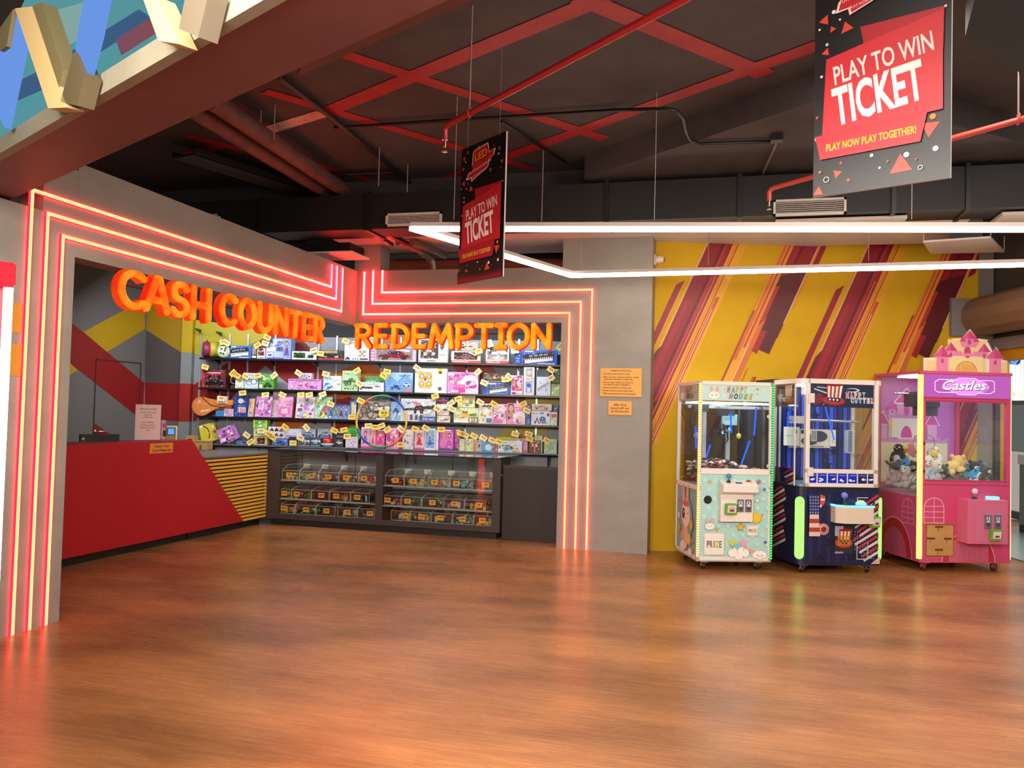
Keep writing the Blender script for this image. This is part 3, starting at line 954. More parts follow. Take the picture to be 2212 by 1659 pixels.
# ================================================================ HANGING BANNERS
BW_, BH_ = 0.556, 1.05
def banner(label, bl, br, red_foot=False):
    """bl, br: the two bottom corners; the board hangs plumb"""
    U = (br - bl); U.z = 0; U.normalize(); Z = Vector((0, 0, 1))
    zb2 = (bl.z + br.z) / 2
    org = Vector((bl.x, bl.y, zb2))
    N = U.cross(Z)
    root = thing('hanging_banner', label, 'banner', tuple(org + U * BW_ / 2), group=None)
    X = Matrix.Translation(-(org + U * BW_ / 2))
    mb = MB(X)
    w = (br - bl).length
    p = [org, org + U * w, org + U * w + Z * BH_, org + Z * BH_]
    mb.prism([q - N * .006 for q in p], N * .012, '#0c0a0b r.4', '#b8aca8 r.4')
    a = Art(mb, org + N * .006, U, Z, w, BH_)
    RA, RB, RC = '#b81c26 r.45', '#c4222c r.45', '#a81824 r.45'
    for u, v, s, rot in ((.09, .60, .02, 1.2), (.07, .92, .022, .4), (.05, .845, .02, 1.9), (.235, .795, .028, 1.4), (.86, .205, .04, 4.6), (.66, .075, .05, 1.6), (.19, .085, .022, .3), (.045, .02, .025, 1.5), (.93, .80, .018, .5), (.14, .69, .016, 2.0), (.25, .68, .03, 1.8), (.08, .735, .026, 1.1)):
        a.poly([(u + s * cos(rot + k * 2.1) / w * 1.0, v + s * sin(rot + k * 2.1) / BH_) for k in range(3)], '#d0402e r.45')
    for u, v, s, c in ((.70, .115, .011, '#e8dcd8'), (.90, .12, .011, '#e8dcd8'), (.45, .135, .007, '#e0d4d0'), (.51, .08, .005, '#d8ccc8'), (.22, .125, .006, '#d0402e'), (.88, .245, .012, '#e07a1e'), (.28, .05, .008, '#d0402e'),
                       (.15, .76, .009, '#e8dcd8'), (.06, .50, .006, '#e8dcd8'), (.10, .63, .007, '#c8bcb8'), (.96, .66, .006, '#e8dcd8'), (.75, .93, .007, '#d0402e'), (.86, .86, .008, '#e8dcd8'), (.42, .965, .006, '#e8dcd8'),
                       (.12, .89, .007, '#e8dcd8'), (.2, .72, .005, '#e8dcd8'), (.04, .7, .005, '#e8dcd8'), (.92, .76, .006, '#d0402e'), (.57, .10, .005, '#d0402e'), (.77, .09, .004, '#c0502e'), (.03, .33, .006, '#d0402e'), (.06, .10, .006, '#c86a3a')):
        a.disc(u, v, s, c + ' r.5', 10)
    for u, v, s in ((.11, .065, .013), (.80, .055, .010), (.17, .955, .011), (.88, .895, .012), (.70, .765, .012), (.03, .24, .009)):
        a.ring(u, v, s, .003, '#b8b0ac r.5', 12)
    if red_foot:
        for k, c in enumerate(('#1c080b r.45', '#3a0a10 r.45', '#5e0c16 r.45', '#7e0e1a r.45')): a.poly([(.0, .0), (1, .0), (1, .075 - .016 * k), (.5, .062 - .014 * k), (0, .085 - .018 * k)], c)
    # logo: LED over a slanted plate
    lg = [(.31, .93), (.36, .945), (.62, .96), (.65, .925), (.645, .895), (.78, .905), (.755, .865), (.66, .845), (.64, .80), (.29, .735), (.28, .76), (.19, .755), (.21, .795), (.29, .83)]
    a.poly([((u - .48) * 1.08 + .48, (v - .85) * 1.08 + .85) for u, v in lg], '#e8c8c0 r.5')
    a.poly(lg, RA)
    a.poly([(.21, .80), (.30, .85), (.29, .80)], '#120c0c r.5')
    a.text('LED', .495, .868, .058, '#5a0d12 r.5', .165, 'c', .10, .03)
    a.text('LED', .49, .872, .058, '#e3a31e r.5', .155, 'c', .10, .012)
    a.text('LIVE ENTERTAINMENT DESTINATION', .475, .806, .016, '#f0d8c8 r.5', .28, 'c', .17)
    a.text('PLAY NOW PLAY TOGETHER', .455, .764, .014, '#f0d8c8 r.5', .19, 'c', .17)
    # ticket block
    a.poly([(.36, .665), (.955, .66), (.95, .50), (.41, .52)], RC)
    a.poly([(.10, .565), (.945, .648), (.95, .265), (.075, .245)], RB)
    a.poly([(.02, .25), (.85, .275), (.80, .155), (.06, .15)], RC)
    a.text('PLAY TO WIN', .53, .476, .083, '#e9d9d4 r.5', .395, 'c', .135, .016)
    a.text('TICKET', .505, .304, .165, '#efe3de r.5', .36, 'c', .125, .03)
    a.text('PLAY NOW PLAY TOGETHER!', .44, .186, .032, '#e8b41e r.5', .36, 'c', .03, .02)
    mb.build('board', root)
    for f in (.14, .86):
        wr = MB(X); q = org + U * (w * f) + Z * (BH_ - .02) + N * .007
        wr.tube([q, Vector((q.x, q.y, CEIL))], .0016, '#8a7c78 r.5', 5); wr.build('hanging_wire', root)
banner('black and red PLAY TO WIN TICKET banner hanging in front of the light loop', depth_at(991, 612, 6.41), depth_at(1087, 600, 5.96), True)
banner('black and red PLAY TO WIN TICKET banner cut off at its top, big and close', depth_at(1757, 432, 3.64), depth_at(2054, 380, 3.29))

# ================================================================ DUCTS, PIPES, GRILLES
t = thing('air_duct', 'long black rectangular air duct running over the shop front', 'air duct', (0, 8.5, 3.62))
X = Matrix.Translation((0, -8.5, -3.62))
b = MB(X); b.box((-11, 8.5, 3.60), (7.5, 8.95, 4.0), 'duct black'); b.build('casing', t)
for px in (565, 795, 1311, 1598, 1930, 2090):
    x = on_y(px, 440, 8.5).x
    b = MB(X); b.box((x - .02, 8.47, 3.58), (x + .02, 8.97, 4.02), '#161413 r.4'); b.build('flange', t)
for px0, px1, y0, y1 in ((395, 476, 463, 484), (834, 955, 458, 490), (1670, 1828, 427, 468)):
    p, q = on_y(px0, y1, 8.49), on_y(px1, y0, 8.49)
    b = MB(X)
    x0, x1, z0, z1 = p.x, q.x, p.z, q.z
    for a, c in (((x0, z0), (x1, z0 + .022)), ((x0, z1 - .022), (x1, z1)), ((x0, z0), (x0 + .022, z1)), ((x1 - .022, z0), (x1, z1))):
        b.box((a[0], 8.465, a[1]), (c[0], 8.498, c[1]), '#cfc4ba r.4')
    n = 6
    for i in range(n):
        z = z0 + .022 + (z1 - z0 - .044) * (i + .5) / n
        b.box((x0 + .02, 8.475, z - .0035), (x1 - .02, 8.495, z + .0025), '#d0c4ba r.4')
    b.build('vent_grille', t)
t = thing('duct_branch', 'black duct end hanging beside the big banner', 'air duct', (0, 0, 0))
b = MB()
q = [on_z(2085, 78, 3.9), on_z(2190, 148, 3.9), on_z(2330, 250, 3.9), on_z(2420, 60, 3.9), on_z(2120, -60, 3.9)]
b.prism([(v.x, v.y, 3.9) for v in q], (0, 0, .4), '#0d0c0b r.8'); b.build('casing', t)

def pipe_thing(name, label, cat, pts, r, mat, group=None, extra=None):
    p0 = Vector(pts[0])
    root = thing(name, label, cat, tuple(p0), group=group)
    X = Matrix.Translation(-p0)
    b = MB(X); b.tube(pts, r, mat, 10); b.build('pipe', root)
    if extra: extra(root, X)
    return root
RP = '#a8242a r.22'
def sprinkler(at, rod):
    def f(root, X):
        b = MB(X); a = Vector(at)
        b.tube([a, a - Vector((0, 0, .05))], .011, '#c8b48a r.3 m1')
        b.lathe([(.004, -.085), (.022, -.083), (.022, -.079), (.008, -.076), (.006, -.05)], '#c8b48a r.3 m1', 10, tuple(a))
        b.build('sprinkler_head', root)
        for q in rod:
            b = MB(X); q = Vector(q)
            b.tube([q, Vector((q.x, q.y, CEIL))], .006, '#8a7470 r.4', 6); b.build('hanger_rod', root)
            b = MB(X); b.tube([q + Vector((.0, 0, .045)) + Vector((0, .036 * cos(k * .5236), -.045 + .036 * sin(k * .5236))) for k in range(12)], .006, '#a83038 r.4', 5, True); b.build('pipe_clamp', root)
    return f
zp = 3.58
pa, pb = on_z(962, 272, zp), on_z(1475, 0, zp)
pdir = (pb - pa).normalized()
pipe_thing('sprinkler_pipe', 'red sprinkler pipe with a brass head ending above the smaller banner', 'pipe',
           [tuple(pa - Vector((0, 0, .10))), tuple(pa - Vector((0, 0, .03))), tuple(pa + pdir * .015 - Vector((0, 0, .008))), tuple(pa + pdir * .04), tuple(pa + pdir * 5)], .021, RP,
           extra=sprinkler(pa - Vector((0, 0, .10)), [on_z(1014, 242, zp)]))
zp2 = 3.62
pa, pb = on_z(1662, 408, zp2), on_z(2212, 256, zp2)
pdir = (pb - pa).normalized()
pipe_thing('sprinkler_pipe', 'red sprinkler pipe bending down in front of the black duct beside a grille', 'pipe',
           [tuple(pa - Vector((0, 0, .10))), tuple(pa - Vector((0, 0, .03))), tuple(pa + pdir * .02 - Vector((0, 0, .008))), tuple(pa + pdir * .05), tuple(pa + pdir * 7)], .021, '#c2453a r.4',
           extra=sprinkler(pa - Vector((0, 0, .10)), [on_z(2200, 257, zp2)]))
def ceil_run(pxs, z): return [tuple(on_z(x, y, z)) for x, y in pxs]
pipe_thing('soil_pipe', 'thick brown overhead pipe nearer the big beam', 'pipe', ceil_run([(395, 222), (735, 432)], 4.12), .085, 'old pipe', 'pair of thick brown pipes under the ceiling')
pipe_thing('soil_pipe', 'thick brown overhead pipe lying further from the big beam', 'pipe', ceil_run([(455, 215), (770, 430)], 4.12), .085, 'old pipe', 'pair of thick brown pipes under the ceiling')
pipe_thing('conduit', 'straight black conduit crossing the red ceiling stripes from the big beam to the duct', 'conduit', ceil_run([(600, 165), (712, 250), (915, 418)], 4.26), .026, '#1d1918 r.4')
pipe_thing('conduit', 'thin black conduit with an S bend across the dark ceiling', 'conduit',
           ceil_run([(722, 276), (1000, 258), (1330, 238)], 4.265) + ceil_run([(1440, 235), (1462, 240), (1476, 256), (1482, 285), (1490, 302), (1510, 311), (1678, 306)], 4.035), .016, '#151212 r.4',
           extra=lambda root, X: (MB(X).box(tuple(on_z(1678, 306, 4.0) - Vector((.05, .05, 0))), tuple(on_z(1678, 306, 4.0) + Vector((.05, .05, .055))), '#151212 r.4').build('junction_box', root)))
pipe_thing('conduit', 'short black conduit slanting behind the smaller banner', 'conduit', ceil_run([(1082, 262), (1222, 350)], 4.265), .016, '#151212 r.4')
pipe_thing('conduit', 'pale thin conduit dropping from the junction box towards the duct', 'conduit', ceil_run([(1676, 312), (1640, 392)], 4.04), .011, '#84756a r.4')
pipe_thing('conduit', 'thin black conduit over the cash counter wall', 'conduit', ceil_run([(420, 402), (622, 383)], 4.2), .016, '#100e0e r.4')
pipe_thing('conduit', 'short dark conduit joining the thick pipes to the straight conduit', 'conduit', ceil_run([(695, 378), (850, 372)], 4.25), .018, '#231c1b r.4')
t = thing('cable_tray', 'dark cable tray with parallel cables in the shadow over the cash counter wall', 'cable tray', tuple(on_z(500, 380, 4.15)))
X = Matrix.Translation(-on_z(500, 380, 4.15))
b = MB(X)
p0_, p1_ = on_z(395, 335, 4.15), on_z(675, 424, 4.15)
dd = (p1_ - p0_).normalized(); nn = Vector((-dd.y, dd.x, 0))
for s in (-.17, .17): b.prism([p0_ + nn * (s - .01), p1_ + nn * (s - .01), p1_ + nn * (s + .01), p0_ + nn * (s + .01)], (0, 0, .06), '#1a1615 r.5')
b.prism([p0_ - nn * .17, p1_ - nn * .17, p1_ + nn * .17, p0_ + nn * .17], (0, 0, .006), '#1a1615 r.5'); b.build('tray', t)
b = MB(X)
for s in (-.12, -.07, -.02, .03, .08, .13): b.tube([p0_ + nn * s + Vector((0, 0, -.012)), p1_ + nn * s + Vector((0, 0, -.012))], .012, '#2c2524 r.5', 6)
b.build('cable', t)
for i, (px, y0, y1) in enumerate(((820, 318, 402), (564, 238, 283), (594, 225, 303), (881, 355, 416), (1174, 318, 478))):
    q = on_z(px, y0, CEIL); dpt = (RM @ (q - O)).z
    L = (y1 - y0) / FPX * dpt
    b = MB(); b.tube([(q.x, q.y, CEIL), (q.x, q.y, CEIL - L)], .006, '#8f7f78 r.4', 6)
    tag(b.build('hanger_rod'), ['bare rod hanging beside the straight black conduit', 'short bare rod hanging at the whitened stripe end', 'longer bare rod hanging by the thick brown pipes', 'thin dark rod hanging where two stripes meet at the duct', 'long thin rod hanging down the face of the duct'][i], 'hanger rod')

# gap over the redemption fascia: insulated pipes
pipe_thing('insulated_pipe', 'foil-wrapped pipe in the gap over the redemption fascia, bending down at its end', 'pipe',
           [tuple(on_y(860, 522, 9.4)), tuple(on_y(900, 537, 9.7)), tuple(on_y(928, 556, 9.95)), tuple(on_y(936, 568, 10.0)), tuple(on_y(938, 592, 10.0))], .05, 'flex foil')
pipe_thing('insulated_pipe', 'foil-wrapped pipe in the gap over the redemption fascia, ending in a rounded cap', 'pipe',
           [tuple(on_y(890, 524, 9.45)), tuple(on_y(930, 538, 9.8)), tuple(on_y(962, 552, 10.1))], .05, 'flex foil')
pipe_thing('soil_pipe', 'grey pipe with a wide collar lying in the gap over the redemption fascia', 'pipe', [tuple(on_y(832, 553, 10.4)), tuple(on_y(848, 553, 10.4)), tuple(on_y(849, 553, 10.4)), tuple(on_y(1040, 550, 10.4))], [.08, .08, .045, .045], '#5a524c r.5')
pipe_thing('copper_duct', 'reddish brown duct lying low in the gap over the redemption fascia', 'pipe', [tuple(on_y(830, 574, 10.3)), tuple(on_y(1218, 572, 10.3))], .075, '#7a3a24 r.45')
for i, (a, c) in enumerate((((790, 500), (845, 532)), ((818, 500), (880, 530)))):
    p, q = on_z(*a, 3.62), on_z(*c, 3.56)
    b = MB(); d = (q - p).normalized(); n = Vector((-d.y, d.x, 0)) * .03
    b.prism([p - n, q - n, q + n, p + n], (0, 0, .04), '#3a1216 r.3 m.6')
    tag(b.build('steel_channel'), ['dark steel channel under the soffit, the one nearer the corner pier', 'dark steel channel under the soffit, the one beside the vent grille'][i], 'bracket')
t = thing('air_conditioner', 'dark ceiling air conditioner with a pink-lit underside in the corner over the signs', 'air conditioner', (0, 0, 0))
b = MB()
p, q = on_y(652, 545, 8.98), on_y(755, 500, 8.98)
b.box((p.x, 9.0, p.z), (q.x, 9.40, min(3.57, p.z + .22)), '#17130f r.4'); b.build('casing', t)
b = MB(); b.box((p.x - .05, 8.96, p.z - .02), (q.x + .05, 9.45, p.z), '#d8cfcc r.4'); b.build('face_panel', t)
p = on_y(618, 532, 8.95)
b = MB(); b.tube([(p.x - .45, 9.08, p.z + .12), (p.x - .1, 9.08, p.z + .06), (p.x + .22, 9.08, p.z + .02)], .07, '#141012 r.5'); b.build('pipe_elbow', t)
# white panel unit hanging on the far right of the yellow wall
t = thing('ceiling_panel', 'white flat panel unit hanging between the two light bars over the yellow wall', 'ceiling unit', (0, 0, 0))
b = MB(); q0 = depth_at(1994, 520, 8.9); q1 = depth_at(2140, 518, 8.6); q2 = depth_at(2170, 511, 9.3); q3 = depth_at(2010, 513, 9.5)
zz_ = (q0.z + q1.z) / 2
b.prism([(v.x, v.y, zz_) for v in (q0, q1, q2, q3)], (0, 0, .02), '#d9cdc4 r.4'); b.build('panel', t)
for q in (q0, q1, q2, q3):
    b = MB(); b.tube([(q.x * .99 + .02, q.y - .02, zz_ + .02), (q.x * .99 + .02, q.y - .02, 3.70)], .006, '#b8aca4 r.4', 6); b.build('hanger_rod', t)
for k, (x0, x1, y0, y1) in enumerate(((1675, 1960, 462, 484), (2165, 2240, 462, 484))):
    b = MB(); p, q = on_y(x0, y1, 8.62), on_y(x1, y0, 8.62)
    b.box((p.x, 8.62, 3.555), (q.x, 9.0, 3.585), '#cabfb4 r.5')
    tag(b.build('ceiling_board'), ['pale board fixed flat under the duct beside its wide grille', 'pale board under the duct by the frame edge over the portal'][k], 'board')

# ================================================================ PLATES, CAMERA, CABINET
def plate(name, label, cat, org, U, V, w, h, base, draw, th=.006):
    org, U, V = Vector(org), Vector(U).normalized(), Vector(V)
    N = U.cross(V); c = org + U * w / 2
    mb = MB(Matrix.Translation(-c))
    mb.prism([org, org + U * w, org + U * w + V * h, org + V * h], N * th, base)
    draw(Art(mb, org + N * th, U, V))
    return tag(mb.build(name, None, tuple(c)), label, cat)
YP = '#e2a234 r.45'; INK = '#5a1712 r.5'
p, q = on_y(1296, 856, WY - .012), on_y(1387, 796, WY - .012)
w, h = q.x - p.x, q.z - p.z
def rules(a):
    L = [('REDEMPTION POINTS RULES', .5, .885, 'c', .50), ('• The value of each ticket is 1 point', .05, .775, 'l', .66), ('• Please use your collected points to redeem', .05, .665, 'l', .88), ('gifts at the redemption counter only', .085, .585, 'l', .70),
         ('• You can either redeem your points or', .05, .475, 'l', .75), ('save them for future redemption', .085, .395, 'l', .63), ('• Points are valid for 12 months only', .05, .29, 'l', .70), ('• Points cannot be used to play games', .05, .185, 'l', .74), ('• Gifts once issued will not be exchanged', .05, .08, 'l', .80)]
    for s, u, v, al, ww in L: a.text(s, u * w, v * h, .0175, INK, ww * w, al, 0, .018)
plate('rules_sign', 'large yellow sign of redemption points rules on the grey column', 'sign', p, (1, 0, 0), (0, 0, 1), w, h, YP, rules)
p2, q2 = on_y(1314, 896, WY - .012), on_y(1365, 867, WY - .012)
w2, h2 = q2.x - p2.x, q2.z - p2.z
def gifts(a):
    for s, v, ww in (('Gifts Once', .66, .56), ('Issued will not', .43, .78), ('be Exchanged', .20, .74)): a.text(s, .5 * w2, v * h2, .026, INK, ww * w2, 'c', 0, .02)
plate('gifts_sign', 'small yellow sign about exchanging gifts below the rules sign', 'sign', p2, (1, 0, 0), (0, 0, 1), w2, h2, YP, gifts)
for i, (y0, y1) in enumerate(((718, 656), (812, 744))):
    a_, c_ = on_x(28, y0, WX), on_x(47, y1, WX)
    def lines(a, ww=c_.y - a_.y, hh=c_.z - a_.z):
        for k in range(4 if i == 0 else 2): a.rect(ww * .15, hh * (.2 + .18 * k), ww * .8, hh * (.26 + .18 * k), '#8a5a1c r.5')
    plate('wall_notice', ['upper of two yellow notices on the wall outside the cash counter neon', 'lower of two yellow notices on the wall outside the cash counter neon'][i], 'notice', (WX, a_.y - .12, a_.z), (0, 1, 0), (0, 0, 1), c_.y - a_.y + .12, c_.z - a_.z, '#c98a2c r.45', lines)

t = thing('security_camera', 'white security camera on the column edge by the yellow wall', 'security camera', tuple(on_y(1416, 560, 9.9)))
b = MB(); b.box((-.07, .0, -.06), (.0, .10, .06), '#e2d6c8 r.4'); b.build('bracket', t)
b = MB(); b.lathe([(.045, 0), (.045, .05), (.035, .09), (.030, .095)], '#e6dacc r.4', 16, (0, .03, 0), 'x'); b.build('housing', t)
b = MB(); b.lathe([(.024, 0), (.020, .008)], '#1a1210 r.2', 14, (.095, .03, 0), 'x'); b.build('lens', t)

# arcade cabinet at the very edge, only its lit corner shows
t = thing('arcade_cabinet', 'red arcade cabinet edged with a white light tube beside the cash counter column', 'arcade machine', (0, 0, 0))
q = depth_at(34, 590, 2.6); qz = depth_at(20, 578, 2.6).z
cX = Matrix.Translation((q.x, q.y, 0)) @ rotz(rad(52))
b = MB(cX); b.rbox((-.75, .02, .02), (-.002, .8, qz), '#8e1420 r.35', .03); b.build('body', t)
b = MB(cX); b.rbox((-.06, -.03, qz - .06), (.0, .06, qz + .012), 'red lamp', .02); b.build('top_lamp', t)
b = MB(cX); b.box((-.75, .05, qz + .001), (-.02, .30, qz + .02), 'red lamp'); b.build('top_light', t)
b = MB(cX); b.tube([(-.018, -.004, .12), (-.018, -.004, qz - .065)], .0135, 'white led', 12); b.build('light_tube', t)

# ================================================================ COUNTER AND DISPLAY CASE
CX = -6.12
SHELFZ = None
def SH(px, py, out=0.0):
    """on the front line of the wall shelves, out metres towards the room"""
    return on_p(px, py, (SP0[0] + BN.x * out, SP0[1] + BN.y * out), SANG)
t = thing('cash_counter', 'red cash counter with a slanting end beside the yellow slatted counter', 'counter', (CX, 7.2, 0))
X = Matrix.Translation((-CX, -7.2, 0))
b = MB(X)
zt1 = 1.18
p_tr, p_br = on_x(415, 951, CX).y, on_x(525, 1143, CX).y
b.prism([(CX, 5.0, .10), (CX, p_br, .10), (CX, p_tr, zt1), (CX, 5.0, zt1)], (-.03, 0, 0), 'red board'); b.build('front_panel', t)
b = MB(X); b.box((CX - .42, 5.0, zt1 - .03), (CX - .03, p_tr, zt1), 'red board'); b.build('counter_top', t)
b = MB(X); b.box((CX - .62, 5.0, 0), (CX - .10, 8.54, .10), '#17120f r.5'); b.build('plinth', t)
b = MB(X); b.box((CX - .40, 5.0, .10), (CX - .032, 8.40, zt1 - .031), '#3a1416 r.5'); b.build('carcass', t)

t = thing('slatted_counter', 'counter section clad in yellow slats between the red counter and the display case', 'counter', (CX, 9.6, 0))
X = Matrix.Translation((-CX, -9.6, 0))
y_end = 10.096
zs0, zs1 = .095, .945
bk = MB(X); bk.prism([(CX - .031, 8.55, zs0), (CX - .031, y_end, zs0), (CX - .031, y_end, zs1), (CX - .031, 8.55, zs1)], (-.5, 0, 0), '#2a1712 r.6'); bk.build('carcass', t)
NS = 18
for i in range(NS):
    z = zs0 + (zs1 - zs0) * (i + .15) / NS
    ys = p_br + (p_tr - p_br) * (z - .10) / (zt1 - .10) + .004
    b = MB(X); b.box((CX - .03, ys, z), (CX + .004, y_end, z + .027), '#e8aa34 r.4'); b.build('slat', t)
b = MB(X)
le = SH(590, 960)
b.prism([(CX + .01, 8.71, zs1), (CX + .01, y_end, zs1), (CX - .02, y_end + .002, zs1), (CX - .02, 10.45, zs1), (CX - .9, 10.30, zs1), (CX - .9, 8.71, zs1)], (0, 0, .022), '#6e6664 r.4'); b.build('counter_top', t)
b = MB(X); b.box((CX - .5, 8.56, 0), (CX - .09, y_end, .095), '#17120f r.5'); b.build('plinth', t)

# ledge under the shelves
def shelf_board(z, s0, s1, o0, o1, th, mat):
    b = MB()
    p = [SP(s0, o0, z), SP(s1, o0, z), SP(s1, o1, z), SP(s0, o1, z)]
    b.prism(p, (0, 0, -th), mat)
    return b
SO = Vector((SP0[0], SP0[1], 0))
def SP(s, o, z): return SO + BU * s + BN * o + Vector((0, 0, z))
def s_of(px, py=900): return (SH(px, py) - SO).dot(BU)
LEDZ = (SH(600, 962).z + SH(900, 971).z + SH(1180, 980).z) / 3
sl, sr = s_of(430), s_of(1212)
t = thing('prize_ledge', 'long dark grey ledge carrying the lowest row of prizes', 'ledge', tuple(SP(-2.5, 0, LEDZ)))
X = Matrix.Translation(-SP(-2.5, 0, LEDZ))
b = shelf_board(LEDZ, sl, .02, 0, -.29, .045, '#55575a r.4'); b.X = X; b2 = MB(X); b2.prism([SP(sl, 0, LEDZ), SP(.02, 0, LEDZ), SP(.02, -.29, LEDZ), SP(sl, -.29, LEDZ)], (0, 0, -.022), '#63666a r.35'); b2.build('board', t)
for s in (-5.2, -4.2, -3.2, -2.2, -1.2, -.3):
    b = MB(X); b.prism([SP(s, -.05, LEDZ - .023), SP(s, -.29, LEDZ - .023), SP(s, -.29, LEDZ - .22)], BU * .02, '#3c3e40 r.5'); b.build('bracket', t)

# wall shelving: chrome uprights, black boards, brackets
SZ = [0, 0, 0]
for i, pts in enumerate((((440, 768), (820, 785), (1180, 787)), ((440, 836), (820, 848), (1180, 854)), ((440, 899), (820, 910), (1180, 917)))):
    SZ[i] = sum(SH(*p).z for p in pts) / 3
t = thing('prize_shelving', 'three long black prize shelves on chrome wall uprights', 'shelving', tuple(SP(-2.5, -.28, 1.0)))
X = Matrix.Translation(-SP(-2.5, -.28, 1.0))
for px in (433, 477, 496, 535, 594, 688, 727, 824, 865, 1009, 1120, 1161):
    s = (BW(px, 800) - SO).dot(BU)
    b = MB(X); b.prism([SP(s - .012, -.296, LEDZ + .002), SP(s + .012, -.296, LEDZ + .002), SP(s + .012, -.278, LEDZ + .002), SP(s - .012, -.278, LEDZ + .002)], (0, 0, 2.64 - LEDZ), '#c9cdd0 r.3 m.5'); b.build('upright', t)
for z in SZ:
    b = MB(X); b.prism([SP(sl - .03, 0, z), SP(.03, 0, z), SP(.03, -.275, z), SP(sl - .03, -.275, z)], (0, 0, -.025), '#141417 r.3'); b.build('shelf_board', t)
    for px in (477, 594, 688, 824, 1009, 1120):
        s = (BW(px, 800) - SO).dot(BU)
        b = MB(X); b.prism([SP(s, -.04, z - .026), SP(s, -.275, z - .026), SP(s, -.275, z - .09)], BU * .008, '#1c1c1e r.4'); b.build('bracket', t)
for px, py in ((435, 712), (480, 719)):
    p = BW(px, py); s = (p - SO).dot(BU)
    b = MB(X); b.prism([SP(s, -.275, p.z), SP(s + .02, -.04, p.z), SP(s + .02, -.04, p.z - .015), SP(s, -.275, p.z - .06)], BU * .01, '#4a4420 r.5'); b.build('bracket', t)

# display case
CY0, CY1 = 10.10, 10.56
cx0, cx1 = -6.118, -2.83
ZT = LEDZ - .024
t = thing('display_case', 'long dark glass-topped display case full of clear prize bins', 'display case', ((cx0 + cx1) / 2, CY0, 0))
X = Matrix.Translation((-(cx0 + cx1) / 2, -CY0, 0))
DK = '#3d3431 r.5'
b = MB(X); b.box((cx0 + .06, CY0 + .05, 0), (cx1 - .05, CY1, .085), '#1d1716 r.6'); b.build('plinth', t)
b = MB(X); b.box((cx0, CY0, .085), (cx1, CY1, .155), DK); b.build('bottom', t)
lx0, lx1 = on_y(603, 1060, CY0).x, on_y(811, 1060, CY0).x
rx0, rx1 = on_y(826, 1070, CY0).x, on_y(1063, 1070, CY0).x
for x0, x1, nme in ((cx0, lx0, 'end_panel'), (lx1, rx0, 'divider'), (rx1, cx1, 'end_panel')):
    b = MB(X); b.box((x0, CY0, .155), (x1, CY1 - .12 if nme == 'divider' else CY1, ZT - .02), DK); b.build(nme, t)
b = MB(X); b.box((cx0, CY0 - .004, ZT - .02), (cx1, CY0 + .02, ZT), '#221c1b r.4'); b.box((cx1 - .05, CY0, ZT - .02), (cx1, CY1, ZT), '#221c1b r.4'); b.build('top_rim', t)
ry = lambda x: SP0[1] + (x - SP0[0]) * math.tan(SANG) - .012
b = MB(X); b.prism([(cx0, CY0 + .02, ZT - .010), (cx1 - .005, CY0 + .02, ZT - .010), (cx1 - .005, ry(cx1), ZT - .010), (cx0 + .1, ry(cx0 + .1), ZT - .010), (cx0, CY0 + .35, ZT - .010)], (0, 0, .008), 'table glass'); b.build('glass_top', t)
for x0, x1 in ((lx0, lx1), (rx0, rx1)):
    b = MB(X); b.box((x0, CY0 + .012, .155), (x1, CY0 + .016, ZT - .02), 'glass'); b.build('front_glass', t)
rows = []
for bay, (x0, x1, ya, yb) in enumerate(((lx0, lx1, (1041, 1082, 1122), 0), (rx0, rx1, (1054, 1098, 1140), 0))):
    zr = []
    for k, y in enumerate(ya):
        z = on_y((603 + 811) / 2 if bay == 0 else 945, y, CY0 + .03).z if k < 2 else .155
        zr.append(z)
        if k < 2:
            b = MB(X); b.box((x0, CY0 + .02, z - .014), (x1, CY1 - .02, z), '#9aa09c r.25'); b.build('shelf', t)
    rows.append((x0, x1, zr))
b = MB(X); b.box((cx0 + .02, CY1 - .012, .155), (cx1 - .02, CY1, .52), '#564d46 r.6'); b.build('back_panel', t)
b = MB(X); b.lathe([(.012, 0), (.012, .006)], '#d8d0c8 r.3 m1', 12, (cx1, CY0 + .06, .80), 'x'); b.build('lock', t)

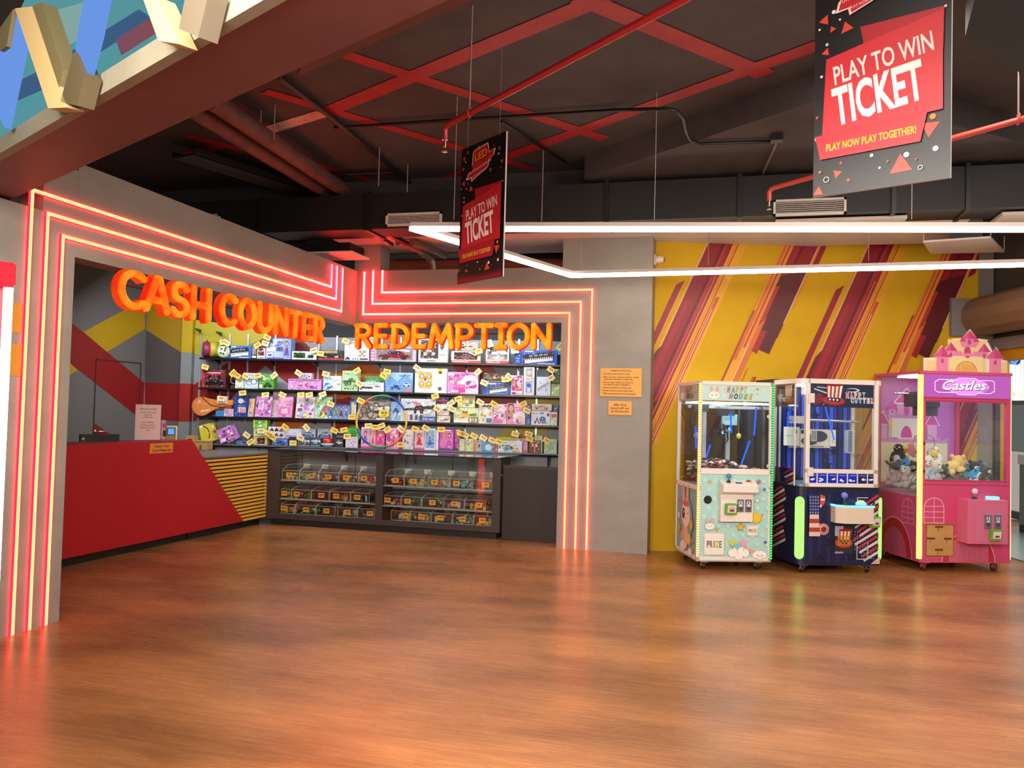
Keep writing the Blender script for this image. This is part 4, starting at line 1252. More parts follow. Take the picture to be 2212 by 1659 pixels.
# bins
CARD = '#eda83c r.5'
PAL_MIX = ['#b5302c', '#e2b63a', '#3f6fb0', '#4f8f3e', '#e8e2d4', '#6a4a3a', '#d66a9a', '#2c2c34', '#7ac0c4', '#c9824a']
def bin_thing(label, x, z, w, d, hf, hb, num, cx, cards, pal, seed, dens):
    rnd = random.Random(seed)
    root = thing('prize_bin', label[0], 'bin', (x + w / 2, CY0 + .04, z), group='clear prize bins in the display case')
    b = MB(); a = 'acrylic'; e = '#d8d4c8 r.2'
    x0, x1 = -w / 2 + .004, w / 2 - .004
    b.box((x0, 0, 0), (x1, d, .003), a)
    b.box((x0, 0, .003), (x1, .003, hf), a)
    b.box((x0, d - .003, .003), (x1, d, hb), a)
    for xx in (x0, x1 - .003): b.prism([(xx, .003, .003), (xx, d - .003, .003), (xx, d - .003, hb), (xx, d * .35, hb), (xx, .003, hf)], (.003, 0, 0), a)
    b.build('tub', root)
    b = MB()
    for p, q in (((x0, 0, hf), (x1, 0, hf)), ((x0, 0, 0), (x0, 0, hf)), ((x1, 0, 0), (x1, 0, hf)), ((x0, 0, .002), (x1, 0, .002)), ((x0, d, hb), (x1, d, hb)), ((x0, 0, hf), (x0, d * .35, hb)), ((x1, 0, hf), (x1, d * .35, hb)), ((x0, d * .35, hb), (x0, d, hb)), ((x1, d * .35, hb), (x1, d, hb))):
        b.tube([p, q], .0022, e, 4, False, False)
    b.build('edge_trim', root)
    b = MB(); cw, chh = .088, .064
    b.box((cx - cw / 2, -.005, hf * .28), (cx + cw / 2, -.002, hf * .28 + chh), CARD)
    ar = Art(b, (cx - cw / 2, -.005, hf * .28), (1, 0, 0), (0, 0, 1))
    ar.text(num, cw / 2, chh * .42, .022, INK, .021 * len(num), 'c', 0, .04)
    ar.rect(cw * .25, chh * .2, cw * .75, chh * .235, '#b87a2c')
    b.build('price_card', root)
    if cards:
        b = MB(); b.box((.0, d - .012, hb - .05), (.095, d - .008, hb + .012), '#d8cfc0 r.6'); b.build('back_card', root)
    m = MB()
    for k in range(dens):
        c = (rnd.uniform(x0 + .03, x1 - .03), rnd.uniform(.03, d * .8), .006)
        s = rnd.uniform(.012, .022); hh = rnd.uniform(.02, hf * .75) * (1 if rnd.random() < .5 else .7)
        col = rnd.choice(pal) + ' r.4'
        if rnd.random() < .5:
            Q = Matrix.Translation((c[0], c[1], .005 + hh / 2)) @ Matrix.Rotation(rnd.uniform(0, 3), 4, 'Z') @ Matrix.Rotation(rnd.uniform(-.4, .4), 4, 'X')
            m.X = Q; m.box((-s, -s * .7, -hh * .45), (s, s * .7, hh * .45), col)
        else:
            m.X = Matrix.Identity(4); m.ell((c[0], c[1], c[2] + s + rnd.uniform(0, hf * .4)), (s, s, s), col, None, 8, 6)
    o = m.build('small_prizes', None, (x + w / 2, CY0 + .04, z)); o['kind'] = 'stuff'
    tag(o, label[1], 'prizes')
NUMS = [[['70', '70', '65', '60', '50'], ['150', '130', '100', '100', '100'], ['300', '400', '250', '250', '200']],
        [['50', '50', '30', '20', '10'], ['100', '50', '50', '60', '70'], ['150', '150', '170', '150', '150']]]
EDGE = [[[(360, 680), (680, 1010), (1010, 1350), (1350, 1690), (1690, 1990)], [(232, 550), (552, 890), (890, 1200), (1200, 1560), (1562, 1885)], [(272, 618), (622, 978), (982, 1310), (1345, 1685), (1690, 1985)]],
        [[(148, 490), (494, 838), (905, 1265), (1275, 1640), (1660, 2000)], [(128, 452), (456, 805), (808, 1160), (1175, 1530), (1534, 1900)], [(285, 610), (612, 965), (972, 1332), (1340, 1692), (1700, 1998)]]]
CARDX = [[[500, 880, 1170, 1475, 1780], [315, 640, 1060, 1315, 1675], [400, 810, 1155, 1515, 1900]], [[345, 650, 1010, 1385, 1890], [210, 560, 985, 1360, 1775], [530, 805, 1130, 1505, 1845]]]
ORD = ['first', 'second', 'third', 'fourth', 'fifth']
ROWN = ['top', 'middle', 'bottom']
PALS = {0: ['#e8e2d0', '#d8c8a0', '#8a7a60'], 1: ['#c8ccd8', '#e8e4dc', '#8890a0'], 2: ['#3a2422', '#5a2a26', '#1c1c20', '#d8b8a0'], 3: ['#e8b83a', '#c8362c', '#3a64b0', '#f0d050'], 4: ['#e2b640', '#c8504a', '#e8e8e8', '#3a3a40']}
for bay in range(2):
    k, ox, oy, sc = (0, 560, 970, 7.9) if bay == 0 else (1, 810, 980, 7.9)
    for r in range(3):
        for i in range(5):
            a_, c_ = EDGE[bay][r][i]
            y = (520, 810, 1110)[r] + (0 if r == 0 else 0)
            xa = max(rows[bay][0] + .012, on_y(ox + a_ / sc, 1060, CY0 + .04).x)
            xb = min(rows[bay][1] - .012, on_y(ox + c_ / sc, 1060, CY0 + .04).x)
            xc = on_y(ox + CARDX[bay][r][i] / sc, 1060, CY0 + .035).x - (xa + xb) / 2
            xc = max(-(xb - xa) / 2 + .046, min((xb - xa) / 2 - .046, xc))
            bayn = 'near the yellow slats' if bay == 0 else 'near the dark gate'
            lab = (f'clear bin with a {NUMS[bay][r][i]} card {ORD[i]} along the {ROWN[r]} shelf {bayn}', f'small prizes in the {ORD[i]} bin of the {ROWN[r]} shelf {bayn}')
            pal = PALS[i] if (r == 0 and bay == 0) else [random.Random(bay * 31 + r * 7 + i).choice(PAL_MIX) for _ in range(3)] + ['#e0dacc', '#3a302c']
            bin_thing(lab, xa, rows[bay][2][r] + .001, xb - xa, .36, .125, .19 if r == 0 else .15, NUMS[bay][r][i], xc, r == 0, pal, bay * 100 + r * 10 + i, 26)

# dark gate beside the case
b = MB(); gx0, gx1 = cx1 + .03, -2.035
b.box((gx0, 10.12, .012), (gx1, 10.16, .93), '#2a2220 r.5')
b.box((gx0, 10.115, .90), (gx1, 10.165, .935), '#3a3230 r.5')
tag(b.build('counter_gate'), 'plain dark gate closing the gap between the display case and the neon column', 'gate')

# ================================================================ THINGS ON THE COUNTERS
z0 = zt1
p, q = on_x(297, 951, CX - .12), on_x(338, 950, CX - .12)
t = thing('menu_stand', 'clear upright stand with a white special offer sheet on the red counter', 'sign stand', (CX - .12, (p.y + q.y) / 2, z0))
hw, hh = (q.y - p.y) / 2, .36
R_ = rotz(rad(62))
b = MB(R_); b.box((-.14, -.004, .012), (.14, .004, .40), '#d9b9b4 r.25')
a = Art(b, (-.14, -.004, .012), (1, 0, 0), (0, 0, 1))
for s, v, ww in (('SPECIAL OFFER', .335, .19), ('LOAD FOR ₹ 500', .295, .17), ('AND GET', .268, .09), ('₹ 500 OFF', .243, .10), ('ALL OFFERS', .185, .14), ('VALID ON SINGLE', .155, .16), ('TRANSACTION ONLY', .128, .17), ('T&C', .10, .045)):
    a.text(s, .14, v, .013, '#5a3a3a r.6', ww, 'c', 0, .01)
a.rect(.045, .330, .235, .332, '#5a3a3a')
b.build('sheet', t)
b = MB(R_); b.box((-.15, -.05, 0), (.15, .05, .010), 'acrylic'); b.build('base', t)
p = on_x(347, 945, CX - .2)
t = thing('card_sanitizer', 'pink and white printed bottle behind the special offer stand', 'bottle', (CX - .24, p.y + .05, z0))
b = MB(); b.rbox((-.05, -.035, 0), (.05, .035, .225), '#d8a8b4 r.35', .03)
a = Art(b, (.051, -.03, 0), (0, 1, 0), (0, 0, 1))
b.build('body', t)
b = MB(); b.box((.0505, -.03, .14), (.053, .03, .19), '#b0508a'); b.box((.0505, -.025, .04), (.053, .025, .11), '#4a2430'); b.build('printed_panel', t)
p = on_x(366, 948, CX - .2)
t = thing('card_reader', 'small lime card reader with a blue screen on the red counter', 'card reader', (CX - .2, p.y + .02, z0))
R_ = rotz(rad(60))
b = MB(R_); b.box((-.075, 0, 0), (.06, .05, .155), '#8a8c3a r.5'); b.box((.058, -.004, 0), (.075, .05, .155), '#e6dcd0 r.5'); b.box((-.075, -.002, .145), (.075, .05, .16), '#e0d8b0 r.5'); b.build('case', t)
b = MB(R_); b.box((-.045, -.006, .05), (.045, 0, .135), '#2c3a4a r.3'); b.box((-.036, -.008, .06), (.036, -.006, .128), 'screen blue'); b.build('screen', t)
p, q = on_x(323, 980, CX), on_x(373, 956, CX)
ph, qh = q.z - p.z, q.y - p.y
def chk(a):
    a.text('Check Your', qh / 2, ph * .57, ph * .26, INK, qh * .68, 'c', 0, .02)
    a.text('Card Balance', qh / 2, ph * .16, ph * .26, INK, qh * .84, 'c', 0, .02)
plate('balance_sign', 'orange sign about checking the card balance on the red counter front', 'sign', (CX, p.y, p.z), (0, 1, 0), (0, 0, 1), qh, ph, '#d98f3c r.5', chk)
t = thing('cash_register_monitor', 'black monitor edge showing over the red counter near the grey column', 'monitor', (CX - .36, on_x(208, 950, CX - .4).y, z0))
b = MB(rotz(rad(64))); b.box((-.20, -.015, -.0), (.20, .015, .075), '#14100f r.35'); b.build('screen_back', t)
b = MB(rotz(rad(64))); b.ell((-.17, -.016, .028), (.014, .004, .014), '#d8b8b8 r.4'); b.build('badge', t)
# cartons at the end of the counter
for nme, lab, px0, px1, yb, yt, off in (('cardboard_carton', 'tan carton with a slot standing behind the end of the red counter', 401, 419, 950, 941, -.05), ('cardboard_carton', 'open tan carton with a taped front on the grey counter beside the prizes', 419, 448, 972, 953, .12)):
    p, q, r = SH(px0, yb, off + .2), SH(px1, yb, off + .2), SH(px0, yt, off + .2)
    zb_ = .967
    s = (p - SO).dot(BU); s2 = (q - SO).dot(BU)
    h_ = max(.10, r.z - zb_)
    t = thing(nme, lab, 'carton', tuple(SP((s + s2) / 2, off + .2, zb_)), (0, 0, SANG))
    w_ = (s2 - s) / 2
    b = MB(); b.box((-w_, 0, 0), (w_, .16, h_), 'card brown')
    if off > 0:
        b.box((-.02, -.002, 0), (.015, 0, h_ * .55), '#7a5a30 r.4')
        b.box((-w_ - .01, -.01, h_), (w_ + .01, .17, h_ + .008), '#c9a266 r.6')
    else: b.box((-.03, -.002, h_ * .55), (.03, 0, h_ * .75), '#241812')
    b.build('box', t)
p = SH(427, 950, .22)
b = MB(); b.lathe([(.03, 0), (.032, .05), (.028, .06)], '#e8e4dc r.4', 14); b.lathe([(.012, .06), (.012, .075)], '#d8d4cc r.4', 10)
o = b.build('small_bottle', None, tuple(SP((p - SO).dot(BU), .30, .967))); tag(o, 'small white pot standing between the two tan cartons', 'pot')

# ================================================================ PRIZES ON THE SHELVES
TAGC = ['#f2d878 r.5', '#efcc58 r.5', '#f4e2a4 r.5']
def price_tag(root, px, py, txt, ang=0.2, out=.03):
    P = SH(px, py, out)
    inv = root.matrix_basis.inverted() if False else place(root.location, root.rotation_euler.z, root.rotation_euler.x).inverted()
    c = inv @ P
    R = Matrix.Translation(c) @ Matrix.Rotation(-ang, 4, 'Y')
    b = MB(R)
    w, h = .105, .072
    b.box((-w / 2, -.002, -h / 2), (w / 2, .001, h / 2), random.choice(TAGC))
    a = Art(b, (-w / 2, -.002, -h / 2), (1, 0, 0), (0, 0, 1))
    a.text(txt, w / 2, h * .45, h * .30, '#7a2a1c r.5', w * .62, 'c', 0, .03)
    a.rect(w * .3, h * .24, w * .7, h * .29, '#b8904a')
    b.build('price_tag', root)

# --- printed designs and painted window glare, coordinates 0..1 over the face
CARP = [(0, .18), (.03, .45), (.22, .52), (.36, .88), (.68, .88), (.82, .54), (.98, .46), (1, .18)]
def d_car(a, u, v, w, h, col, dark='#141416'):
    a.poly([(u + x * w, v + y * h) for x, y in CARP], col + ' r.25')
    a.poly([(u + x * w, v + y * h) for x, y in ((.30, .55), (.40, .80), (.64, .80), (.74, .55))], '#2a3644 r.2')
    for x in (.22, .78): a.ell(u + x * w, v + .2 * h, .10 * w, .2 * h, dark + ' r.4', 12)
def d_doll(a, u, v, w, h, hair, dress, skin='#e2b594'):
    a.ell(u + w * .5, v + h * .80, w * .26, h * .17, hair, 10)
    a.poly([(u + w * .38, v + h * .68), (u + w * .62, v + h * .68), (u + w * .95, v + h * .12), (u + w * .05, v + h * .12)], dress)
    a.rect(u + w * .36, v, u + w * .46, v + h * .13, skin); a.rect(u + w * .54, v, u + w * .64, v + h * .13, skin)
    a.ell(u + w * .5, v + h * .78, w * .17, h * .11, skin, 10)
    a.line([(u + w * .36, v + h * .64), (u + w * .05, v + h * .40)], w * .06 * a.su, skin); a.line([(u + w * .64, v + h * .64), (u + w * .95, v + h * .40)], w * .06 * a.su, skin)
def d_key(a, u, v, w, h, ang=.12):
    c = (u + w / 2, v + h / 2)
    def R(x, y): return (c[0] + (x * cos(ang) * w * a.su - y * sin(ang) * h * a.sv) / a.su, c[1] + (x * sin(ang) * w * a.su + y * cos(ang) * h * a.sv) / a.sv)
    a.poly([R(-.5, -.5), R(.5, -.5), R(.5, .5), R(-.5, .5)], '#15161c r.35')
    a.poly([R(-.46, -.45), R(.46, -.45), R(.46, .0), R(-.46, .0)], '#e8e8ea r.4')
    for i in range(14): a.poly([R(-.44 + i * .065, -.16), R(-.41 + i * .065, -.16), R(-.41 + i * .065, .0), R(-.44 + i * .065, .0)], '#15161c r.4')
    for i in range(4): a.poly([R(-.3 + i * .16, .16), R(-.18 + i * .16, .16), R(-.18 + i * .16, .34), R(-.3 + i * .16, .34)], '#8a8e98 r.4')
def d_drone(a, u, v, r, col, dark='#2a2a2e'):
    for k in range(4):
        t = PI / 4 + k * PI / 2
        x, y = u + r * .8 * cos(t) / a.su, v + r * .8 * sin(t) / a.sv
        a.line([(u, v), (x, y)], r * .22, col); a.disc(x, y, r * .36, dark + ' r.3', 12); a.disc(x, y, r * .26, col, 12)
    a.disc(u, v, r * .34, col, 12); a.disc(u, v + r * .1 / a.sv, r * .16, dark + ' r.3', 10)
def d_gun(a, u, v, w, h, col, ang=0.0):
    P = [(0, .55), (0, .72), (.35, .72), (.37, .86), (.60, .86), (.62, .74), (1, .78), (1, .40), (.80, .45), (.72, .50), (.64, .48), (.60, .12), (.50, .12), (.50, .5), (.40, .48), (.37, .20), (.30, .20), (.31, .52)]
    q = []
    for x, y in P:
        X_, Y_ = (x - .5) * w * a.su, (y - .5) * h * a.sv
        q.append((u + w / 2 + (X_ * cos(ang) - Y_ * sin(ang)) / a.su, v + h / 2 + (X_ * sin(ang) + Y_ * cos(ang)) / a.sv))
    a.poly(q[0:6] + q[6:], col)
def d_busy(a, pal, seed, n, u0=.04, v0=.04, u1=.96, v1=.96):
    r = random.Random(seed)
    for k in range(n):
        u, v = r.uniform(u0, u1), r.uniform(v0, v1); s = r.uniform(.05, .16)
        su, sv = min(s * min(1, a.sv / a.su * 1.6), u - u0 + .02, u1 - u + .02), min(s, v - v0 + .02, v1 - v + .02)
        if su < .012 or sv < .012: continue
        c = r.choice(pal); q = r.random()
        if q < .40: a.ell(u, v, su, sv, c, 10)
        elif q < .65: a.rect(u - su, v - sv * .6, u + su, v + sv * .6, c)
        elif q < .85: a.poly([(u - su, v - sv), (u + su, v - sv * .2), (u, v + sv)], c)
        else: a.line([(u - su, v - sv), (u + su, v + sv)], .006, c)
PINK = ['#f0a8d0', '#e05aa8', '#f6d8ea', '#c23a90', '#ffffff', '#e8c8a8', '#8a4a9a']
PURP = ['#c06ac8', '#e6b8e6', '#8a3a96', '#f4e4f4', '#d890d0', '#5a2a70', '#f0d8b0']
BLUE = ['#3a78c8', '#a8d0f0', '#e8f2fa', '#1c3a80', '#6aa8e0', '#f0d060']
GREEN = ['#6ab04a', '#d8ecc0', '#3a7a2e', '#f4f4e4', '#a8d080', '#e0b040']
GAME = ['#e8d848', '#58b0d8', '#d84a3a', '#f4f0e0', '#6ab04a', '#f09030', '#3a4a90', '#c8e4a0']
GREY = ['#8a8a84', '#c8c4b8', '#4a4842', '#e4e0d4', '#6a6860', '#a8a498', '#2a2826']
MIXW = ['#e8e4e0', '#c8ccd8', '#d06a8a', '#5a6ab0', '#f0d060', '#8ac0c8', '#3a3a48']
def title(a, txt, u, v, h, col, wd, ang=0.0, bold=.01): a.text(txt, u, v, h * a.sv, col, wd * a.su, 'c', ang, bold)
def window(a, u0, v0, u1, v1, inside='#2a2624 r.2'): a.rrect(u0, v0, u1, v1, .012, inside)

def key_face(a): d_key(a, .20, .14, .72, .68); a.rect(0, 0, .17, 1, '#1d3f98'); [a.rect(.03, .12 + .22 * k, .13, .26 + .22 * k, '#4f86d8') for k in range(4)]; a.rect(.24, .87, .44, .95, '#d8e6f4'); a.rect(.55, .03, .95, .09, '#d8e6f4')
def small_key(a): d_key(a, .22, .18, .70, .56, .16); a.ell(.10, .35, .08, .3, '#2450a8'); a.rect(.05, .85, .5, .93, '#c8dcf0'); a.rect(.1, .06, .9, .10, '#8ab4e4')
def windowed(inside, col, strip='#b02a30'):
    def f(a):
        window(a, .10, .28, .90, .92, inside); d_car(a, .16, .30, .66, .46, col); a.rect(0, 0, 1, .20, strip); a.rect(.05, .07, .6, .13, '#f0dcd8')
        a.poly([(.55, .9), (.85, .62), (.88, .72), (.66, .92)], '#d8d4d0 r.15')  # pale streak painted as glare on the clear window
    return f
def silver(a):
    window(a, .07, .20, .93, .94, '#2a2220 r.15'); d_busy(a, ['#d8d0c4 r.15', '#5a4a42 r.15', '#f4eee6 r.15', '#3a2a26 r.2', '#a8988a r.15'], 5, 22, .10, .24, .90, .90); a.rect(0, 0, 1, .14, '#b8323a'); title(a, 'MODEL CAR', .34, .03, .08, '#f4e4e0', .55)
def drone_box(a): window(a, .07, .16, .68, .94, '#4a463e r.2'); d_drone(a, .37, .54, .24 * a.sv * 1.3, '#bdb6a8 r.2'); a.poly([(.74, .82), (.88, .82), (.88, .60), (.81, .50), (.74, .60)], '#4a443e'); a.rect(.72, .30, .94, .33, '#8a847a'); a.rect(.30, .04, .60, .08, '#6a655c'); a.disc(.05, .06, .008, '#2a2826'); a.disc(.05, .95, .008, '#2a2826')
def plane_box(a): a.poly([(.25, .62), (.95, .52), (.95, .40), (.30, .58)], '#c8c8c4'); d_drone(a, .72, .36, .05, '#b8a878'); title(a, 'V-RC', .38, .86, .08, '#3a3640', .28); d_car(a, .03, .02, .20, .20, '#4a4448'); [a.rect(.33 + .1 * k, .05, .39 + .1 * k, .12, '#6a6a70') for k in range(3)]; a.rect(.64, .05, .96, .13, '#3a363a')
def red_car_box(a): window(a, .13, .10, .93, .88, '#8a8488 r.2'); d_car(a, .17, .12, .72, .66, '#8e1a26'); a.poly([(.55, .72), (.86, .64), (.86, .78), (.60, .84)], '#f0ece8 r.1'); a.rect(0, 0, .10, 1, '#c878a0'); [a.rect(.02, .1 + .2 * k, .08, .2 + .2 * k, '#f0d0e0') for k in range(4)]; a.rect(.25, .10, .38, .36, '#2a2428')  # the white slanting patch is painted glare on the window
def playset(a): a.rect(.03, .62, .70, .95, '#c8d8f0'); d_busy(a, ['#5a78c0', '#e8ecf8', '#9ab0e0', '#6a6ab0'], 3, 12, .05, .64, .68, .93); a.rect(.05, .36, .40, .58, '#eef2fa'); a.rect(.42, .40, .68, .58, '#3a4a80'); a.rect(.05, .1, .30, .30, '#eaeef8'); a.rect(.10, .14, .24, .24, '#30386a'); a.rect(.33, .08, .68, .33, '#b8c8ea'); d_doll(a, .73, .08, .22, .84, '#6a4a3a', '#5a4a9a'); a.ell(.4, .03, .35, .04, '#6a60b8')
def window_green(a): window(a, .06, .18, .54, .82, '#1c4a24 r.2'); d_car(a, .12, .30, .34, .28, '#0e2412'); window(a, .64, .20, .88, .56, '#16301a r.2'); a.rect(.10, .88, .40, .93, '#7a9a80'); [a.rect(.64 + .07 * k, .08, .68 + .07 * k, .12, '#5a7a60') for k in range(4)]
def dark_car(a): d_car(a, .08, .26, .82, .44, '#3a1418', '#c8b89a'); a.rect(0, 0, 1, .20, '#a83038'); a.rect(.02, .72, .75, .95, '#b89a5a')
def mug(a): a.ell(.5, .42, .32, .30, '#f0f4dc'); a.rect(.28, .55, .72, .78, '#e8ecc8'); a.ell(.5, .62, .24, .14, '#c8d088'); a.rect(.2, .06, .8, .12, '#8aa08a')
def bluecup(a): a.ell(.35, .42, .22, .30, '#d8ecf8'); a.ring(.35, .42, .05, .012, '#4a90d0'); a.ell(.70, .45, .20, .28, '#e8f2fa'); a.ring(.70, .45, .045, .012, '#3a78b8'); a.rect(.1, .82, .9, .90, '#8ab8e0')
def tank(a): d_busy(a, ['#3a7a2a', '#a8d880', '#1c3a18', '#d8ecc0'], 8, 16, .05, .45, .95, .95); d_car(a, .30, .08, .60, .42, '#2f5a24'); a.rect(.05, .05, .25, .3, '#e8f0d8')
def flat_pink(a): window(a, .06, .10, .94, .80, '#d8a0d8 r.3'); d_busy(a, PURP, 9, 22, .08, .14, .92, .76); a.disc(.58, .45, .03, '#c83a90'); a.rect(.03, .86, .97, .93, '#8a4a9a')
def jungle(a): title(a, '7 IN 1', .3, .80, .09, '#3a6a3a', .35); a.rect(.05, .78, .14, .94, '#e0b040'); d_busy(a, ['#4a8a3a', '#8ac060', '#2f5a28'], 4, 16, .05, .25, .95, .62); d_gun(a, .1, .30, .75, .3, '#3a5a2c'); [a.ell(.2 + .17 * k, .12, .05, .04, '#2f4a26') for k in range(4)]
def white_gun(a): a.poly([(.05, .15), (.05, .52), (.55, .52), (.55, .30), (.14, .30), (.10, .15)], '#3a424c'); d_gun(a, .60, .35, .25, .35, '#5a6470'); a.rect(.2, .75, .8, .85, '#9ab0bc'); a.rect(.6, .12, .95, .22, '#c8d4dc')
def long_green(a): title(a, 'AIR GUN', .30, .35, .40, '#e8f4e0', .45); d_gun(a, .62, .2, .34, .6, '#1c3a1c')
def blue_car(a): a.poly([(0, .45), (.2, .8), (.45, .55), (.7, .95), (1, .6), (1, 1), (0, 1)], '#9cc4ec'); d_car(a, .18, .12, .42, .28, '#2f62b0'); d_car(a, .62, .30, .30, .22, '#d8e0e8'); a.ell(.84, .10, .15, .08, '#d87a6a'); title(a, 'SPEED CAR', .72, .80, .10, '#2a4a8a', .42, .05)
def yellow_drone(a):
    pts = []
    for k in range(24):
        t = 2 * PI * k / 24; r = .235 * (1 + .16 * cos(4 * (t - PI / 4)))
        pts.append((.33 + r * cos(t) * 1.0, .52 + r * sin(t) * 1.55))
    a.poly(pts, '#d8a81c r.3'); a.poly([(.33 + (x - .33) * .86, .52 + (y - .52) * .86) for x, y in pts], '#e8c848 r.3'); d_drone(a, .33, .52, .26 * a.sv, '#e8e4dc'); a.disc(.33, .55, .05 * a.su, '#b02020')
    a.rect(.72, .80, .86, 1, '#e0b818'); a.disc(.79, .84, .020, '#2a2a2a'); title(a, 'CF919', .79, .46, .09, '#e0d8a0', .30); a.ell(.79, .18, .06, .07, '#4a4a50'); [a.disc(.69 + .05 * k, .22, .006, '#b03040') for k in range(5)]
def pink_set(a): d_busy(a, PINK, 12, 30); a.ell(.72, .3, .34, .6, '#f2d0e4'); d_doll(a, .16, .06, .22, .80, '#8a4a5a', '#e05aa8'); a.rect(.36, .04, .58, .42, '#d8389a'); a.rect(.40, .30, .54, .36, '#f4c0e0'); d_busy(a, PINK, 2, 14, .6, .1, .96, .9); a.rect(.44, .86, .66, .94, '#d84a9a')
def truck_face(a): d_car(a, .03, .10, .30, .85, '#1c1c1e'); [d_car(a, .36 + .15 * k, .25, .13, .5, c) for k, c in enumerate(('#c8a23a', '#2a2a2c', '#c8a23a', '#7a2a22'))]; a.rect(0, 0, 1, .08, '#c89a4a')
def pink_tall(a): a.rect(.06, .22, .94, .92, '#d8346e'); d_busy(a, PINK, 6, 16, .1, .26, .9, .88); a.ell(.28, .09, .22, .06, '#7a3a9a'); a.rect(.45, .05, .95, .12, '#f0d8e4'); a.rect(.5, .94, .9, .98, '#3a3a3a')
def bottle_box(a): window(a, .18, .66, .80, .96, '#3a3a44 r.2'); a.ell(.5, .80, .22, .08, '#c8ccd4'); window(a, .18, .10, .80, .50, '#1c3f9a r.2'); a.rect(.35, .12, .65, .44, '#d8e4f4'); a.ell(.5, .35, .2, .08, '#2f62c8'); a.rect(.2, .54, .8, .62, '#e8c890')
def seq_face(a): title(a, 'SEQUENCE', .5, .46, .11, '#2a3a78', .95, .62, .02); a.line([(.55, .42), (.80, .58)], .006, '#3a4a80'); a.line([(.60, .30), (.85, .45)], .004, '#8a9ac0'); a.line([(.65, .24), (.9, .38)], .004, '#8a9ac0'); a.rect(.1, .06, .9, .08, '#c8d0dc')
def busyf(pal, seed, n, extra=None):
    def f(a):
        d_busy(a, pal, seed, n)
        if extra: extra(a)
    return f
def pink_lap(a): a.rrect(.10, .55, .90, .92, .01, '#e8a0cc'); a.rect(.22, .62, .78, .86, '#f0b8d8'); a.rrect(.10, .12, .90, .48, .01, '#d060a8'); a.poly([(.3, .18), (.75, .2), (.65, .42), (.25, .38)], '#e8c8c0'); a.ell(.5, .06, .12, .035, '#a83a80')
def figures(a): [d_doll(a, .06 + .23 * k, .10, .20, .74, h, c, s) for k, (h, c, s) in enumerate((('#2a3a80', '#2f4a9a', '#d8b090'), ('#3a6a3a', '#5a8a50', '#c8d0a0'), ('#5a2a2a', '#6a2438', '#d8b090'), ('#8a2a3a', '#4a6ab0', '#e0b8a0')))]; a.rect(0, .90, 1, 1, '#2a3f8a')
def gears(a):
    d_busy(a, GREY, 21, 60); a.poly([(.66, .24), (.74, .16), (.92, .16), (.98, .26), (.98, .48), (.90, .58), (.76, .58), (.66, .48)], '#d8c832'); a.disc(.78, .40, .018, '#5a5220'); a.disc(.88, .40, .018, '#5a5220'); a.ell(.83, .28, .05, .04, '#8a7a28')
    for u, v, r in ((.2, .5, .05), (.42, .65, .045), (.4, .3, .05), (.12, .22, .035), (.58, .8, .035)): a.ring(u, v, r, .012, '#3a3630', 14)
def gun_big(a): a.rect(0, 0, 1, 1, '#c8d0d4'); d_busy(a, ['#e4e8ea', '#9aa4aa', '#d8dce0', '#b8c4cc'], 17, 26); d_gun(a, .12, .28, .86, .50, '#191b20 r.3', .12); d_gun(a, .30, .66, .28, .26, '#c85a70', -.2); d_gun(a, .16, .70, .12, .2, '#4a90c8'); a.rect(.54, .02, 1, .22, '#1d4a98'); title(a, 'MAGNET DARTS', .77, .06, .10, '#e4ecf8', .42); [a.rect(.28 + .14 * k, .08, .36 + .14 * k, .30, c) for k, c in enumerate(('#2f4a98', '#4a5058', '#3a424a'))]
def sport(a): a.ell(.35, .55, .22, .25, '#e8eef4'); d_busy(a, ['#e0a040', '#3a3a40', '#c84a3a', '#e8e8e8'], 8, 10); a.line([(.5, .2), (.9, .5)], .006, '#2a2a2e'); a.line([(.2, .2), (.6, .45)], .006, '#2a2a2e')
def kitchen(a): d_busy(a, GREEN + ['#c84a3a', '#e8b040'], 14, 22, .03, .3, .97, .97); a.rect(.60, .02, .98, .40, '#6a5a4a'); [a.rect(.64 + .11 * k, .06, .72 + .11 * k, .34, c) for k, c in enumerate(('#e0dcd0', '#b8b0a0', '#d8c8a8'))]; a.rect(.05, .06, .55, .16, '#f4f4e4')
def ludo(a): d_busy(a, ['#e0c030', '#58a848', '#f4ecc0', '#e88a30'], 3, 12, .04, .2, .96, .9); [a.rect(u, v, u + .2, v + .26, c) for u, v, c in ((.25, .3, '#e0b828'), (.46, .12, '#48a0d0'), (.68, .3, '#3a9a4a'))]; a.rect(.4, .80, .9, .88, '#5a9a4a')
def whitegame(a): d_busy(a, ['#d8c86a', '#7ab04a', '#f4f0e8', '#c8d8c0', '#e0a060'], 31, 18); a.rect(.2, .84, .9, .92, '#3a3a3a'); a.rect(.55, .05, .95, .28, '#4a6ab0')
def pinkgame(a): d_busy(a, PINK + ['#e8e4e0'], 23, 20); a.poly([(.05, .50), (.80, .62), (.80, .76), (.05, .62)], '#f0ecec'); a.rect(.02, .05, .70, .24, '#e070a8'); title(a, 'BINGO', .42, .56, .08, '#8a2a5a', .5, .12)
def nails(a): a.poly([(.05, .98), (.35, .98), (.42, .4), (.05, .2)], '#7a3a34'); a.ell(.22, .74, .13, .16, '#d8a888'); a.ell(.26, .46, .2, .14, '#c89070'); a.ell(.72, .28, .36, .34, '#f4e8ec'); d_busy(a, PINK, 7, 14, .35, .04, .95, .55); a.rect(.42, .82, .94, .94, '#f0b8d4'); title(a, 'NAILS', .70, .70, .07, '#f4e4ee', .42)
